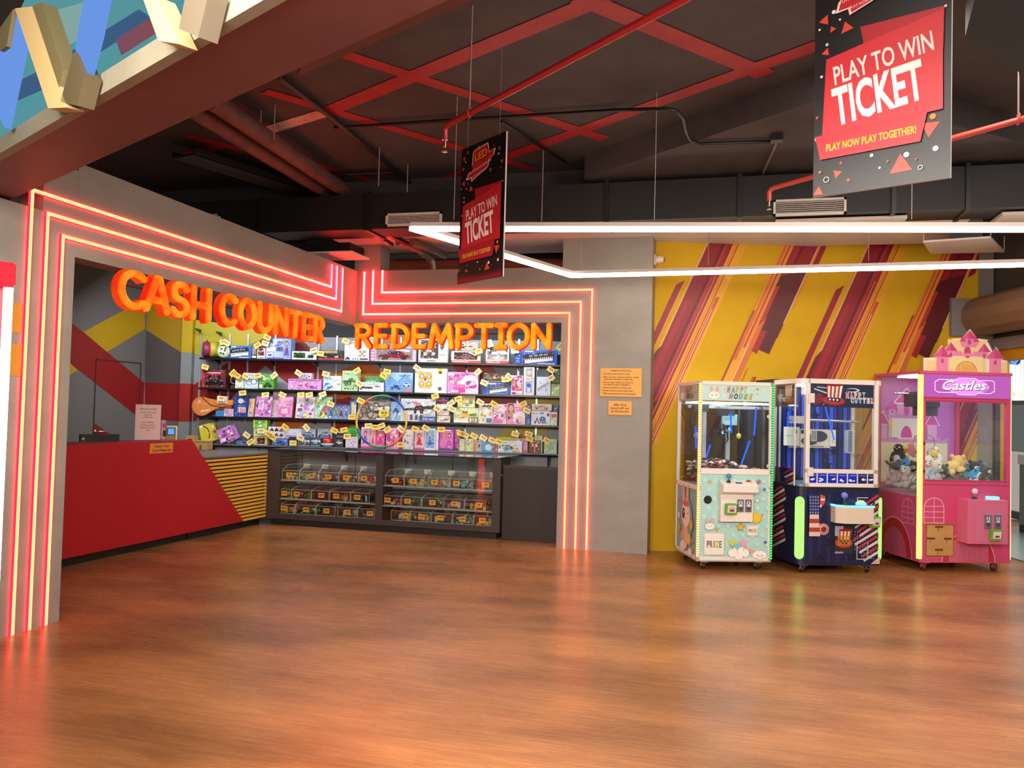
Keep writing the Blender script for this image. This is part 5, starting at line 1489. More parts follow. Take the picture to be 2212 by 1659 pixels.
def basic(a): title(a, 'Basic', .22, .78, .12, '#9a2a5a', .30); a.ell(.55, .85, .12, .07, '#4a80c8'); a.ell(.60, .40, .18, .22, '#3a78b8'); a.line([(.15, .3), (.22, .1), (.3, .5), (.4, .12), (.5, .2)], .012, '#28284a'); a.line([(.55, .12), (.85, .2)], .012, '#9a2438'); a.ell(.88, .75, .08, .14, '#5a5a60')
def carrier(a): d_car(a, .05, .15, .85, .75, '#c86a4a'); [d_car(a, .1 + .25 * k, .5, .2, .35, c) for k, c in enumerate(('#d88a3a', '#a83a2a', '#c8a040'))]
def smallwords(a): a.rect(.1, .6, .9, .85, '#c84a5a'); d_busy(a, GREEN, 5, 8, .05, .05, .95, .5)
def bow(a): a.line([(.35, .95), (.70, .75), (.82, .45), (.70, .15)], .018, '#8a2a1c'); a.line([(.35, .95), (.45, .5), (.70, .15)], .003, '#5a4a2a'); a.line([(.42, .45), (.9, .48)], .010, '#d8b060'); a.rect(.1, .84, .34, .97, '#ece8b0')
def books(a): d_busy(a, PURP, 41, 26)
def phone(a): a.poly([(.1, .35), (.4, .75), (.95, .70), (.8, .3)], '#3a1c1a r.3')
def dino(a): d_busy(a, ['#58c038', '#a8e880', '#2f8a24', '#e8f4d0'], 6, 16, .1, .1, .9, .9); a.rect(0, 0, .08, 1, '#e0d840'); a.rect(.92, 0, 1, 1, '#e0d840')
def dinolow(a): a.ell(.5, .45, .38, .3, '#58b040'); a.rect(.05, .1, .95, .22, '#e8f0d0'); a.rect(.35, .62, .95, .95, '#e8e2b0')
def redlow(a): window(a, .25, .12, .85, .85, '#3a1418 r.2'); d_car(a, .3, .2, .5, .45, '#b02430'); a.rect(0, 0, .14, 1, '#e0c860')
def cars4(a): [d_car(a, .08 + .3 * (k % 3), .10 + .46 * (k // 3), .26, .36, c) for k, c in enumerate(('#2a1818', '#6a2028', '#3a3a40', '#7a1a24', '#2a2a2e', '#8a4a3a'))]
def bluecars(a): d_busy(a, ['#3a5ab0', '#c8d8f4', '#1c2f7a', '#e8ecf8'], 16, 18); d_car(a, .2, .2, .6, .5, '#2a4aa0')
def slimes(a): d_busy(a, ['#d8c8e8', '#a8a0c8', '#f0ecf4', '#c8d8e4'], 26, 14); a.rect(.05, .5, .6, .62, '#b8a0c8')
def goggles(a): a.ell(.5, .48, .44, .32, '#2f3c58 r.2'); a.ell(.5, .48, .34, .22, '#5a78a0 r.1'); a.line([(.2, .7), (.8, .7)], .008, '#e8e8ec'); a.ell(.5, .15, .3, .06, '#c8d0d8')
def pistol(a): d_gun(a, .06, .2, .9, .7, '#d0d8e0'); a.rect(.05, .06, .95, .14, '#8aa0b8')
def cube(a): d_gun(a, .14, .25, .72, .5, '#d8dce0'); a.rect(.1, .8, .9, .9, '#6a6a70')
def glasses(a): a.ring(.32, .45, .028, .007, '#8a5ac8', 14); a.ring(.68, .45, .028, .007, '#8a5ac8', 14); a.line([(.42, .48), (.58, .48)], .006, '#8a5ac8'); a.rect(.1, .78, .9, .88, '#c8b8d8'); a.rect(.2, .08, .8, .14, '#a8a0c0')
def dollbox(hair, dress, back, n=1, foot='#d84a9a'):
    def f(a):
        window(a, .08, .12, .92, .92, back + ' r.3')
        for k in range(n): d_doll(a, .12 + .76 * k / n, .14, .76 / n, .72, hair[k % len(hair)], dress[k % len(dress)])
        a.rect(0, 0, 1, .09, foot); a.rect(.2, .93, .8, .98, '#f4e4f0')
    return f
def fairy(a): d_busy(a, PINK, 19, 26); d_doll(a, .34, .12, .34, .62, '#d8a860', '#e0508a'); a.ell(.2, .62, .14, .08, '#d83a8a'); a.ell(.8, .62, .12, .09, '#f8d8ea')
def cute(a): a.ell(.5, .68, .28, .16, '#f4e8dc'); a.ell(.4, .7, .04, .04, '#3a2a2a'); a.ell(.6, .7, .04, .04, '#3a2a2a'); d_busy(a, ['#d8c0c8', '#b8b0b8', '#5a5a6a', '#e8d8dc'], 3, 16, .05, .05, .95, .5)
def bluedoll(a): window(a, .08, .08, .92, .94, '#7ab0e0 r.3'); d_doll(a, .28, .10, .44, .78, '#c8b088', '#3a70c8'); a.rect(.1, .3, .9, .34, '#2a3a6a')
def gamezone(a): title(a, 'GAME ZONE', .42, .82, .10, '#3a3a3a', .5); a.ell(.35, .42, .34, .26, '#2f88c8'); d_busy(a, GAME + ['#4a5a48'], 24, 20, .02, .05, .98, .72); a.ell(.55, .48, .12, .14, '#d8c83a'); a.ell(.55, .45, .07, .08, '#3a3a28')
def blueface(a): a.ell(.6, .45, .30, .28, '#e8f0f4'); a.ell(.6, .42, .2, .18, '#a8d0e8'); a.rect(.5, .40, .75, .50, '#f0d060')
def cats(a): a.ell(.34, .60, .11, .16, '#d8a868'); a.ell(.66, .60, .11, .16, '#e8d8c8'); a.rect(.30, .12, .38, .48, '#1c1416'); a.rect(.62, .12, .70, .48, '#1c1416'); a.ell(.5, .25, .05, .25, '#d8a03a'); a.rect(.05, .90, .95, .95, '#c8a080'); a.ell(.2, .82, .06, .05, '#e8d8d0'); a.ell(.8, .82, .06, .05, '#e8d8d0')
def calc(a): title(a, 'CALC', .6, .70, .12, '#d8704a', .6); a.ring(.55, .38, .022, .006, '#b04a3a', 12); a.rect(.1, .08, .4, .18, '#6ab0c0'); a.ell(.55, .12, .2, .05, '#e0c040'); a.rect(.0, .3, .16, .55, '#e8b840')

ROWZ = {1: SZ[0], 2: SZ[1], 3: SZ[2], 4: LEDZ}
SHELFNAME = {1: 'top shelf', 2: 'second shelf', 3: 'third shelf', 4: 'ledge'}
def prize(row, name, cat, label, x0, x1, ytop, base, face, tags=(), dep=.14, out=-.02, yb=None, tilt=0.0, bev=0.0, side=None):
    ym = (ytop + 0) 
    p, q = SH(x0, ytop, out), SH(x1, ytop, out)
    s0, s1 = (p - SO).dot(BU), (q - SO).dot(BU)
    z = ROWZ[row] if yb is None else SH((x0 + x1) / 2, yb, out).z
    ztop = SH((x0 + x1) / 2, ytop, out).z
    w, h = s1 - s0, max(.03, ztop - z)
    if tilt: h = h / cos(tilt)
    root = thing(name, label, cat, tuple(SP((s0 + s1) / 2, out, z + .0005 + dep * sin(tilt))), (-tilt, 0, SANG), group='prizes on the ' + SHELFNAME[row])
    b = MB()
    b.rbox((-w / 2, 0, 0), (w / 2, dep, h), base, bev or .002, 2 if not bev else 4)
    b.build('box' if dep > .05 else 'card', root)
    if face:
        f = MB()
        a = Art(f, (-w / 2, -.0004, 0), (1, 0, 0), (0, 0, 1), w, h)
        a.rect(0, 0, 1, 1, base); face(a)
        r = random.Random(int(x0 * 7 + ytop))
        for k in range(int(14 + 60 * w * h / .08)):
            u, v, su, sv = r.uniform(.04, .9), r.uniform(.04, .94), r.uniform(.004, .022) / w, r.uniform(.002, .007) / h
            a.rect(u, v, u + su, v + sv, r.choice(['#f4f2f0', '#2a2830', '#e8e4e8', '#d8d0d0', base.split()[0], '#c84a4a', '#4a6ab0', '#e8d060']))
        f.build('printed_face', root)
    for t_ in tags: price_tag(root, *t_)
    return root, w, h
P_ = prize
# ---- top shelf
for i, (px, col, nm_) in enumerate(((432, '#8c2a52', 'maroon'), (447, '#c9a83a', 'mustard yellow'), (461, '#5f9a2c', 'green'))):
    root = thing('round_bag', f'{nm_} round drum-shaped bag standing on edge at the start of the top shelf', 'bag', tuple(SP(s_of(px), -.13, SZ[0] + .123)), (0, 0, SANG + .55), group='round bags on the top shelf')
    b = MB(); b.lathe([(.0, -.052), (.10, -.052), (.115, -.04), (.117, 0), (.115, .04), (.10, .052), (0, .052)], col + ' r.5', 20, (0, 0, 0), 'x'); b.build('body', root)
    b = MB(); b.tube([(.056 * s, .116 * cos(t), .116 * sin(t)) for s in (1,) for t in [k * PI / 10 for k in range(20)]], .006, '#e8dcc0 r.5', 5, True); b.build('piping', root)
    b = MB(); b.tube([(0, -.05, .10), (0, -.03, .135), (0, .03, .135), (0, .05, .10)], .006, col + ' r.5', 6); b.build('handle', root)
root = thing('round_bag', 'white and lime patterned round bag facing out beside the green one', 'bag', tuple(SP(s_of(476), -.05, SZ[0] + .098)), (0, 0, SANG), group='round bags on the top shelf')
b = MB(); b.lathe([(0, -.05), (.085, -.05), (.097, -.035), (.097, .035), (.085, .05), (0, .05)], '#dfe8c8 r.5', 20, (0, 0, 0), 'y'); b.build('body', root)
b = MB(); a = Art(b, (0, -.0508, 0), (1, 0, 0), (0, 0, 1)); a.ring(0, 0, .082, .012, '#8ab04a r.5'); d_busy_pts = [(-.02, .03), (.03, .01), (-.03, -.03), (.01, -.04), (.04, .04)]
for u, v in d_busy_pts: a.disc(u, v, .014, '#3a4a3a r.5', 8); a.ring(u, v, .02, .004, '#7a8a6a', 8)
b.build('printed_face', root); price_tag(root, 482, 739, '1500', .1); price_tag(root, 489, 741, '1500', -.5)
P_(1, 'keyboard_box', 'toy box', 'blue toy keyboard box on the top shelf beside the round bags', 486, 543, 747, '#2c68c8', lambda a: (key_face(a)), dep=.16)
P_(1, 'toy_box', 'toy box', 'narrow black and white toy box beside the blue keyboard box near the bags', 544, 555, 745, '#2a2628', lambda a: (a.rect(.1, .3, .9, .9, '#8a8a90'), a.rect(.1, .05, .9, .2, '#e4e0dc')))
P_(1, 'toy_box', 'toy box', 'small white toy box with a brown cut-out window before the blue playset', 556, 573, 752, '#e4ddd6', lambda a: (window(a, .1, .3, .9, .7, '#6a2a1c r.2'), a.ell(.5, .86, .3, .1, '#4a1c14'), a.rect(.1, .06, .9, .12, '#6a5a54')), [(556, 746, '1000', .6)])
P_(1, 'playset_box', 'toy box', 'large pale blue doll playset box on the top shelf', 575, 629, 731, '#8fa4da', playset, [(577, 729, '6000', -.4), (573, 742, '5500', -.3)], dep=.18)
P_(1, 'toy_box', 'toy box', 'long white toy box with two dark green windows', 631, 684, 759, '#e2e8de', window_green, [(678, 757, '2500', .3)])
P_(1, 'toy_car_box', 'toy box', 'dark toy car box with a red base strip beside the white plane box', 688, 743, 757, '#241c1c', dark_car, [(692, 764, '6500', -.15)])
P_(1, 'toy_plane_box', 'toy box', 'tall white toy plane box on the top shelf under the letter R', 745, 798, 737, '#e6e6ea', plane_box, [(747, 737, '16000', -.35)], dep=.18)
P_(1, 'toy_car_box', 'toy box', 'wide silver box with a red sports car behind its window', 801, 899, 748, '#b8b4b8', red_car_box, [(805, 735, '4000', -.5)], dep=.2)
P_(1, 'drone_box', 'toy box', 'white box with a big silver drone window on the top shelf', 905, 968, 732, '#ddd8cc', drone_box, dep=.16)
P_(1, 'toy_car_box', 'toy box', 'white and red vehicle box below a silvery packet on the top shelf', 975, 1038, 759, '#d8ccc0', windowed('#3a2420 r.2', '#8a4a3a', '#c23a36'))
P_(1, 'silver_packet', 'toy packet', 'crumpled silvery packet lying over the white and red vehicle box', 984, 1033, 739, '#b8ac98 r.15', lambda a: d_busy(a, ['#f0e8dc r.1', '#6a5c4c r.15', '#d8ccb8 r.1', '#3a2e26 r.2'], 8, 18), [(1034, 759, '7000', .35)], yb=758, dep=.10)
P_(1, 'toy_car_box', 'toy box', 'square grey box with a dark shiny window reading MODEL CAR', 1050, 1100, 747, '#c8c2bc', silver, [(1058, 742, '6000', -1.2)], dep=.18)
P_(1, 'keyboard_box', 'toy box', 'long blue keyboard box at the column end of the top shelf', 1112, 1204, 757, '#2a5cc0', key_face, [(1112, 758, '4000', .1)], dep=.2)
root = thing('price_card', 'yellow price card sticking out past the column end of the top shelf', 'price card', tuple(SP(s_of(1208), .0, SZ[0] + .23)), (0, 0, SANG))
price_tag(root, 1210, 749, '3000', .9)
# ---- second shelf
P_(2, 'toy_car_box', 'toy box', 'clear red-edged box with a red and black toy car', 437, 488, 798, '#5a2024', lambda a: (a.rect(0, 0, .12, 1, '#b82028'), d_car(a, .16, .50, .75, .46, '#a82028'), d_car(a, .14, .08, .80, .5, '#1c1416'), a.rect(.2, .78, .8, .84, '#d8c8c4')), [(443, 793, '3500', -.3)], dep=.2)
root = thing('round_toy', 'dark round toy on a stand behind the red and black car box', 'toy', tuple(SP(s_of(498), -.12, SZ[1] + .12)), (0, 0, SANG), group='prizes on the second shelf')
b = MB(); b.lathe([(0, -.04), (.075, -.04), (.09, 0), (.075, .04), (0, .04)], '#3a2422 r.3', 18, (0, 0, 0), 'y'); b.box((-.05, -.04, -.12), (.05, .04, -.08), '#4a3a36'); b.build('body', root)
b = MB(); Art(b, (0, -.041, 0), (1, 0, 0), (0, 0, 1)).ring(0, 0, .06, .012, '#a89088 r.3'); b.build('rim', root); price_tag(root, 503, 806, '1500', .8)
P_(2, 'mug_box', 'toy box', 'white and pale green mug box on the second shelf', 509, 527, 814, '#d4e4d8', mug, [(512, 811, '1500', -.5)])
P_(2, 'cup_box', 'toy box', 'white and blue round cup set box beside the green tank box', 529, 558, 806, '#c8dcec', bluecup, [(531, 813, '1500', -.6)])
P_(2, 'tank_box', 'toy box', 'bright green toy tank box on the second shelf', 560, 592, 808, '#5aa83c', tank, [(556, 812, '1500', .2), (592, 811, '1500', .7)])
P_(2, 'toy_set_box', 'toy box', 'long flat pink beauty set box on the second shelf', 623, 694, 819, '#d89adc', flat_pink, [(645, 806, '2000', -.55)], dep=.2)
P_(2, 'toy_packet', 'toy packet', 'small white packet lying on top of the long flat pink box', 645, 673, 806, '#dcd4e0', lambda a: d_busy(a, ['#8a88a0', '#f0ecf0', '#5a5468'], 3, 12), yb=818, dep=.1)
P_(2, 'toy_box', 'toy box', 'white box with blue bubbles and a cartoon child', 699, 738, 812, '#e0ecf2', lambda a: (title(a, 'FUN', .35, .6, .25, '#8ac0d8', .6), d_busy(a, ['#48a8d0', '#e8f4f8', '#d8b078', '#2f7ab0'], 8, 14, .05, .05, .95, .5)), [(704, 808, '6000', -.2)])
P_(2, 'toy_gun_box', 'toy box', 'upright pale green jungle toy box reading 7 in 1', 740, 774, 801, '#b4d8a8', jungle, [(771, 801, '3000', .55)])
P_(2, 'toy_gun_box', 'toy box', 'flat white box with a dark toy gun before a green box', 776, 829, 826, '#dce4e4', white_gun, [(776, 829, '2500', -.6)], out=0)
P_(2, 'toy_gun_box', 'toy box', 'long green box peeping over the flat white gun box', 788, 834, 813, '#3f9a44', long_green, out=-.15, dep=.1)
P_(2, 'toy_car_box', 'toy box', 'blue racing car box in the middle of the second shelf', 833, 892, 805, '#6a9ed8', blue_car, [(836, 803, '5500', -.2), (829, 812, '5000', -.6)], dep=.18)
P_(2, 'drone_box', 'toy box', 'white box with a yellow cut-out showing a drone', 897, 966, 796, '#e4e2dc', yellow_drone, [(901, 795, '6500', -.6)], dep=.18)
P_(2, 'doll_set_box', 'toy box', 'pink doll vanity set box on the second shelf', 967, 1034, 804, '#e88ac4', pink_set, [(1032, 804, '1500', .8)], dep=.18)
P_(2, 'keyboard_box', 'toy box', 'smaller blue keyboard box under a truck box on the second shelf', 1043, 1102, 826, '#3068b8', small_key, [(1046, 827, '4000', -.4)], dep=.2)
P_(2, 'truck_box', 'toy box', 'long truck box lying on the smaller blue keyboard box', 1043, 1102, 806, '#4a2f22', truck_face, [(1100, 814, '3500', -.7), (1092, 820, '3500', .1)], yb=825, dep=.18)
P_(2, 'doll_set_box', 'toy box', 'narrow hot pink toy box beside the smaller blue keyboard box', 1104, 1130, 811, '#e8e0e4', pink_tall)
P_(2, 'bottle_box', 'toy box', 'tall narrow white and blue box on the second shelf', 1132, 1155, 793, '#dfe4ea', bottle_box)
P_(2, 'game_box', 'toy box', 'white board game box printed SEQUENCE at a slant', 1160, 1190, 814, '#d8e4ee', seq_face, [(1190, 817, '2000', .6)])
P_(2, 'game_box', 'toy box', 'grey-blue box standing behind the SEQUENCE game box', 1160, 1188, 799, '#7a94a4', None, out=-.17, dep=.08)
P_(2, 'toy_box', 'toy box', 'pale green toy box at the column end of the second shelf', 1191, 1209, 829, '#a8cc80', busyf(GREEN, 3, 12), out=-.03)
P_(2, 'toy_box', 'toy box', 'dark green toy box stacked on the pale green one at the column', 1193, 1209, 797, '#4a6a3a', busyf(GREEN[:3], 5, 10), [(1190, 799, '2500', -.6)], yb=828, out=-.03)
# ---- third shelf
def racket(px, py, label, dx, rot):
    P = SH(px, py, -.02 - dx); P.z = SZ[2] + .137
    root = thing('racket_bag', label, 'racket bag', tuple(P), (0, 0, SANG), group='orange racket bags on the third shelf')
    out = [(0.135 * cos(t) , .135 * sin(t)) for t in [rad(52 + k * 256 / 22) for k in range(23)]]
    out = out + [(.20, -.065), (.32, -.045), (.46, -.04), (.47, .03), (.32, .04), (.20, .07)]
    out = [(x * cos(rot) - y * sin(rot), x * sin(rot) + y * cos(rot)) for x, y in out]
    b = MB(); b.prism([(x, 0, y) for x, y in out], (0, .05, 0), '#d9823f r.45'); o = b.build('cover', root, bevel=.012)
    b = MB(); a = Art(b, (0, -.001, 0), (1, 0, 0), (0, 0, 1))
    a.line([(-.10, .04), (-.03, .06), (.02, .02), (.08, .05)], .006, '#efb888'); a.line([(-.06, -.02), (-.05, .08)], .005, '#efb888'); a.disc(-.04, .07, .02, '#efb888', 12)
    a.text('SPORT', .06, -.075, .03, '#f6e6d6', .15, 'c', .15, .03, .3)
    b.build('printed_face', root)
    b = MB(); b.tube([(.0, -.006, .13), (.14, -.006, .02), (.34, -.006, -.01)], .005, '#3a2416 r.5', 5); b.build('strap', root)
racket(436, 882, 'front orange racket bag at the start of the third shelf', 0, .16)
racket(434, 867, 'orange racket bag tucked behind the front one on the third shelf', .07, .05)
P_(3, 'toy_box', 'toy box', 'low bright blue box under the handles of the orange racket bags', 466, 483, 887, '#2f86c8', None, dep=.1, out=-.04)
P_(3, 'toy_box', 'toy box', 'low lilac box beside the flag-printed glove', 484, 505, 883, '#c0a0c0', busyf(PURP, 5, 9), dep=.1, out=-.04)
P_(3, 'toy_packet', 'toy packet', 'white packet propped above the handles of the racket bags', 469, 491, 856, '#dcd4c8', lambda a: a.disc(.5, .3, .01, '#5a4a3a'), [(478, 861, '4000', -.1)], yb=872, dep=.04, out=.0)
root, w, h = P_(3, 'boxing_glove', 'boxing glove', 'blue boxing glove printed with stars and red stripes', 506, 536, 854, '#23408c r.4', lambda a: (a.rect(.3, .2, .85, .45, '#e8e4e4'), [a.rect(.33 + .13 * k, .18, .39 + .13 * k, .42, '#b82a34') for k in range(4)], a.rect(.25, .45, .9, .55, '#1c2f78'), a.ell(.5, .74, .2, .12, '#dcd8dc'), [a.star(.3 + .1 * (k % 6), .50 + .18 * (k // 6), .006, '#f4f4f4') for k in range(12)]), [(524, 849, '3500', .15)], dep=.13, bev=.05)
P_(3, 'toy_packet', 'toy packet', 'thin tan card with blue print beside the boxing glove', 536, 548, 862, '#d0ab84', lambda a: (a.disc(.5, .2, .02, '#3a5ab0'), d_busy(a, ['#e8d0b0', '#8a6a4a'], 3, 5)), dep=.03, tilt=.2)
P_(3, 'toy_packet', 'toy packet', 'leaning purple beauty set card with a mirror on the third shelf', 551, 586, 857, '#c878c4', lambda a: (d_busy(a, PURP, 6, 24), a.rrect(.18, .35, .5, .80, .02, '#e8c8ea'), a.rrect(.24, .4, .44, .75, .015, '#c890c8')), [(573, 853, '1000', .1)], dep=.03, tilt=.22)
P_(3, 'toy_packet', 'toy packet', 'white and pink card behind the leaning purple beauty set', 586, 602, 846, '#e4d8e0', busyf(PINK, 6, 12), dep=.03, tilt=.2, out=-.1)
P_(3, 'toy_laptop', 'toy', 'pink opened toy laptop case leaning on the third shelf', 599, 631, 857, '#d884c0', pink_lap, [(610, 853, '2500', -.4)], dep=.05, tilt=.22, bev=.012)
P_(3, 'toy_packet', 'toy packet', 'clear card of colourful bracelets and beads on the third shelf', 639, 679, 858, '#d8c4d4', busyf(PURP + ['#e8e060', '#78c8c0'], 7, 34), [(650, 853, '1500', .1), (668, 853, '1500', .2)], dep=.03, tilt=.18)
P_(3, 'doctor_set', 'toy packet', 'green doctor set card with little tools on the third shelf', 680, 716, 858, '#a0c8a0', busyf(['#3a9a7a', '#e8f0e0', '#d84a4a', '#f0e060', '#2a5a4a', '#c8e8d0'], 8, 34), [(697, 852, '3000', .35)], dep=.03, tilt=.18)
P_(3, 'figure_set', 'toy packet', 'blue-framed card with four action figures on the third shelf', 707, 756, 874, '#6a86c0', figures, [(714, 873, '3500', -.35)], dep=.05, tilt=.08)
P_(3, 'toy_box', 'toy box', 'narrow yellow and blue toy box beside the figure set', 757, 771, 866, '#3f6fb0', lambda a: (a.rect(.2, .1, .6, .9, '#d8c86a'), a.rect(.65, .2, .9, .8, '#d8e0e8')), [(760, 901, '1650', 0)])
P_(3, 'gear_set', 'toy packet', 'large clear packet of brown gears seen through the hula hoop', 773, 843, 867, '#8a8378 r.25', gears, [(779, 866, '4500', -.45)], dep=.05, tilt=.06)
P_(3, 'toy_car_card', 'toy packet', 'blue car card behind the hula hoop rim', 844, 868, 868, '#86b0d8', lambda a: (d_car(a, .1, .4, .7, .3, '#3a70b8'), d_busy(a, BLUE, 4, 10)), dep=.03, tilt=.06)
P_(3, 'toy_gun_card', 'toy packet', 'wide silvery card with a black toy rifle reading MAGNET DARTS', 866, 941, 862, '#b8c0c4 r.25', gun_big, [(940, 856, '7000', .3)], dep=.05, tilt=.05, out=.02)
P_(3, 'toy_box', 'toy box', 'orange and white sport toy box, lowest of a stack of three', 944, 972, 898, '#e0d4c8', sport, dep=.14)
P_(3, 'toy_box', 'toy box', 'white sport toy box in the middle of a stack of three', 944, 970, 873, '#e6e2dc', sport, [(974, 871, '1500', .6), (945, 883, '2000', -.6)], yb=897, dep=.14)
P_(3, 'toy_car_box', 'toy box', 'dark blue race car box on top of a stack of three', 940, 970, 858, '#232a58', lambda a: d_car(a, .1, .15, .8, .7, '#c8303a'), [(977, 884, '3210', -.45)], yb=872, dep=.12)
P_(3, 'game_box', 'toy box', 'green and white kitchen game box on the third shelf', 981, 1034, 881, '#dce4b8', kitchen, [(990, 862, '900', .25)], dep=.18)
P_(3, 'game_box', 'toy box', 'yellow board game box with blue and green squares lying behind the kitchen game', 989, 1026, 854, '#e4dca0', ludo, yb=880, out=-.05, dep=.14)
P_(3, 'game_box', 'toy box', 'white picture game box left of the bingo box'.replace('left of', 'before'), 1035, 1065, 872, '#e6e4dc', whitegame, [(1037, 869, '2500', -.5)])
P_(3, 'game_box', 'toy box', 'pink and white bingo box on the third shelf', 1066, 1095, 873, '#ead4dc', pinkgame, [(1067, 873, '4000', -.55)])
P_(3, 'doll_set_box', 'toy box', 'pink nail art box with a girl in profile', 1096, 1135, 871, '#e49cc0', nails, [(1130, 873, '2500', .45)], dep=.18)
P_(3, 'toy_box', 'toy box', 'narrow blue toy box wedged beside the nail art box', 1136, 1147, 876, '#4a6ab0', busyf(BLUE, 3, 8), [(1138, 887, '2500', -.4)])
P_(3, 'science_box', 'toy box', 'white science kit box lettered Basic on the third shelf', 1148, 1189, 888, '#e2e4ea', basic, dep=.18)
P_(3, 'toy_car_box', 'toy box', 'long box of orange car carriers lying on the science kit', 1149, 1192, 873, '#d8c8b8', carrier, yb=887, dep=.16)
P_(3, 'toy_box', 'toy box', 'small green and red box at the column end of the third shelf', 1190, 1204, 890, '#dce8d0', smallwords)
P_(3, 'toy_box', 'toy box', 'dark blue box lying on the small green and red box', 1194, 1206, 874, '#3a4f80', busyf(BLUE, 9, 7), yb=889, out=-.03)
# ---- ledge
def fan(px, pxt, ytop, label, base, face, out, w=.22, k=.0):
    P = SP(s_of(px), out, LEDZ)
    T = SH(pxt, ytop, out)
    lean = math.atan2((P - T).dot(BU), T.z - P.z)
    h = (T - P).length
    root = thing('activity_card', label, 'toy packet', tuple(P), (-.12, 0, SANG), group='prizes on the ledge')
    b = MB(Matrix.Rotation(-lean, 4, 'Y')); b.rbox((0, 0, 0), (w, .025, h), base, .003, 2); b.build('card', root)
    f = MB(); R = Matrix.Rotation(-lean, 3, 'Y')
    a = Art(f, R @ Vector((0, -.0005, 0)), R @ Vector((1, 0, 0)), R @ Vector((0, 0, 1)), w, h); a.rect(0, 0, 1, 1, base); face(a); f.build('printed_face', root)
    return root
fan(441, 427, 920, 'yellow bow and arrow card leaning over at the start of the ledge', '#c9c03c', bow, .04, .17)
fan(450, 436, 922, 'second yellow card leaning behind the bow and arrow card', '#b8a848', busyf(['#d8d060', '#8a2a1c', '#e8e4a0', '#3a5a90'], 6, 10), -.02, .17)
fan(481, 466, 930, 'purple jewellery card leaning beside the yellow cards', '#b878c0', books, .03, .22)
fan(493, 478, 931, 'second purple jewellery card leaning behind the first', '#a868b4', busyf(PURP, 43, 16), -.03, .20)
P_(4, 'phone_box', 'toy box', 'low blue and white box with a dark red handset before the ledge corner', 511, 541, 953, '#3f7fc8', phone, [(533, 940, '1600', -.6), (541, 955, '1450', .6)], out=.0, dep=.08)
P_(4, 'toy_car_box', 'toy box', 'red car box at the foot of the green dinosaur stack', 548, 577, 943, '#d8c890', redlow, [(580, 938, '4500', -.5)])
P_(4, 'dinosaur_box', 'toy box', 'pale green box in the middle of the dinosaur stack', 548, 577, 927, '#bcd8a0', dinolow, [(564, 931, '4500', 0)], yb=942)
P_(4, 'dinosaur_box', 'toy box', 'bright green dinosaur box on top of its stack', 548, 577, 907, '#78b84a', dino, yb=926)
P_(4, 'toy_car_box', 'toy box', 'blue toy car box at the foot of a stack on the ledge', 588, 622, 947, '#5a78c0', bluecars, [(589, 945, '3000', -.5)])
P_(4, 'toy_car_box', 'toy box', 'white box with dark toy cars lying on the blue car box', 580, 615, 922, '#e0dcdc', cars4, [(616, 923, '2000', -.6)], yb=946)
P_(4, 'slime_box', 'toy box', 'long pale lilac box lying behind the small dark box on the ledge', 616, 658, 926, '#d8d4e0', slimes, [(662, 924, '1500', -.8)], out=-.1)
P_(4, 'toy_box', 'toy box', 'small dark box with a yellow price card in front of the lilac box', 624, 640, 944, '#2a2436', None, [(633, 957, '1610', 0)], out=.0, dep=.08)
P_(4, 'goggles_card', 'toy packet', 'toy goggles card nearer the cash counter', 651, 682, 926, '#9ca8b4', goggles, out=-.1, dep=.04)
P_(4, 'goggles_card', 'toy packet', 'toy goggles card nearer the red ball', 686, 718, 926, '#9ca8b4', goggles, out=-.1, dep=.04)
P_(4, 'toy_gun_box', 'toy box', 'grey pistol box beside the small dark box on the ledge', 646, 670, 946, '#3a4858', pistol, [(649, 946, '3000', -.3)], out=-.01, dep=.09)
P_(4, 'toy_gun_box', 'toy box', 'grey pistol box touching the bowl of the red ball', 671, 693, 946, '#3a4858', pistol, out=-.01, dep=.09)
root = thing('toy_ball', 'shiny red ball resting in a pale blue bowl on the ledge', 'toy', tuple(SP(s_of(707), -.05, LEDZ)), (0, 0, SANG), group='prizes on the ledge')
b = MB(); b.ell((0, 0, .075), (.075, .07, .062), '#cc2a2a r.15'); b.build('ball', root)
b = MB(); b.lathe([(.05, 0), (.085, .02), (.10, .05), (.096, .05), (.08, .024)], '#a8d4e8 r.2', 18); b.build('bowl', root)
for k, (yt, yb, lb) in enumerate(((948, None, 'lowest black toy gun box of a stack of three by the red ball'), (939, 947.5, 'middle black toy gun box of a stack of three by the red ball'), (930, 938.5, 'topmost black toy gun box of a stack of three by the red ball'))):
    P_(4, 'toy_gun_box', 'toy box', lb, 724, 742, yt, '#1f1f24', cube, [(722, 930, '1250', -.4)] if k == 2 else (), yb=yb, dep=.12)
root = thing('ring_frisbee', 'lime green throwing ring standing behind the hula hoop on the ledge', 'toy', tuple(SH(763, 937, -.08)), (0, 0, SANG), group='prizes on the ledge')
b = MB(); b.lathe([(.055, -.006), (.115, -.008), (.12, 0), (.115, .008), (.055, .006), (.055, -.006)], '#5fb84a r.3', 26, (0, 0, 0), 'y'); b.build('ring', root)
b = MB(); b.lathe([(.0, .004), (.056, .004), (.056, .009), (0, .009)], '#a86a4a r.5', 20, (0, 0, 0), 'y'); b.build('centre', root); price_tag(root, 743, 929, '1600', .25)
P_(4, 'glasses_box', 'toy box', 'white toy glasses box in front of the lime ring', 747, 772, 944, '#e4dcea', glasses, [(750, 943, '800', 0)], out=.02, dep=.06)
P_(4, 'doll_box', 'toy box', 'white-sided doll box first inside the hula hoop', 781, 799, 923, '#ead8ea', dollbox(['#6a3a5a'], ['#7a4ab0'], '#e8a0d0'), [(796, 920, '1000', .05)])
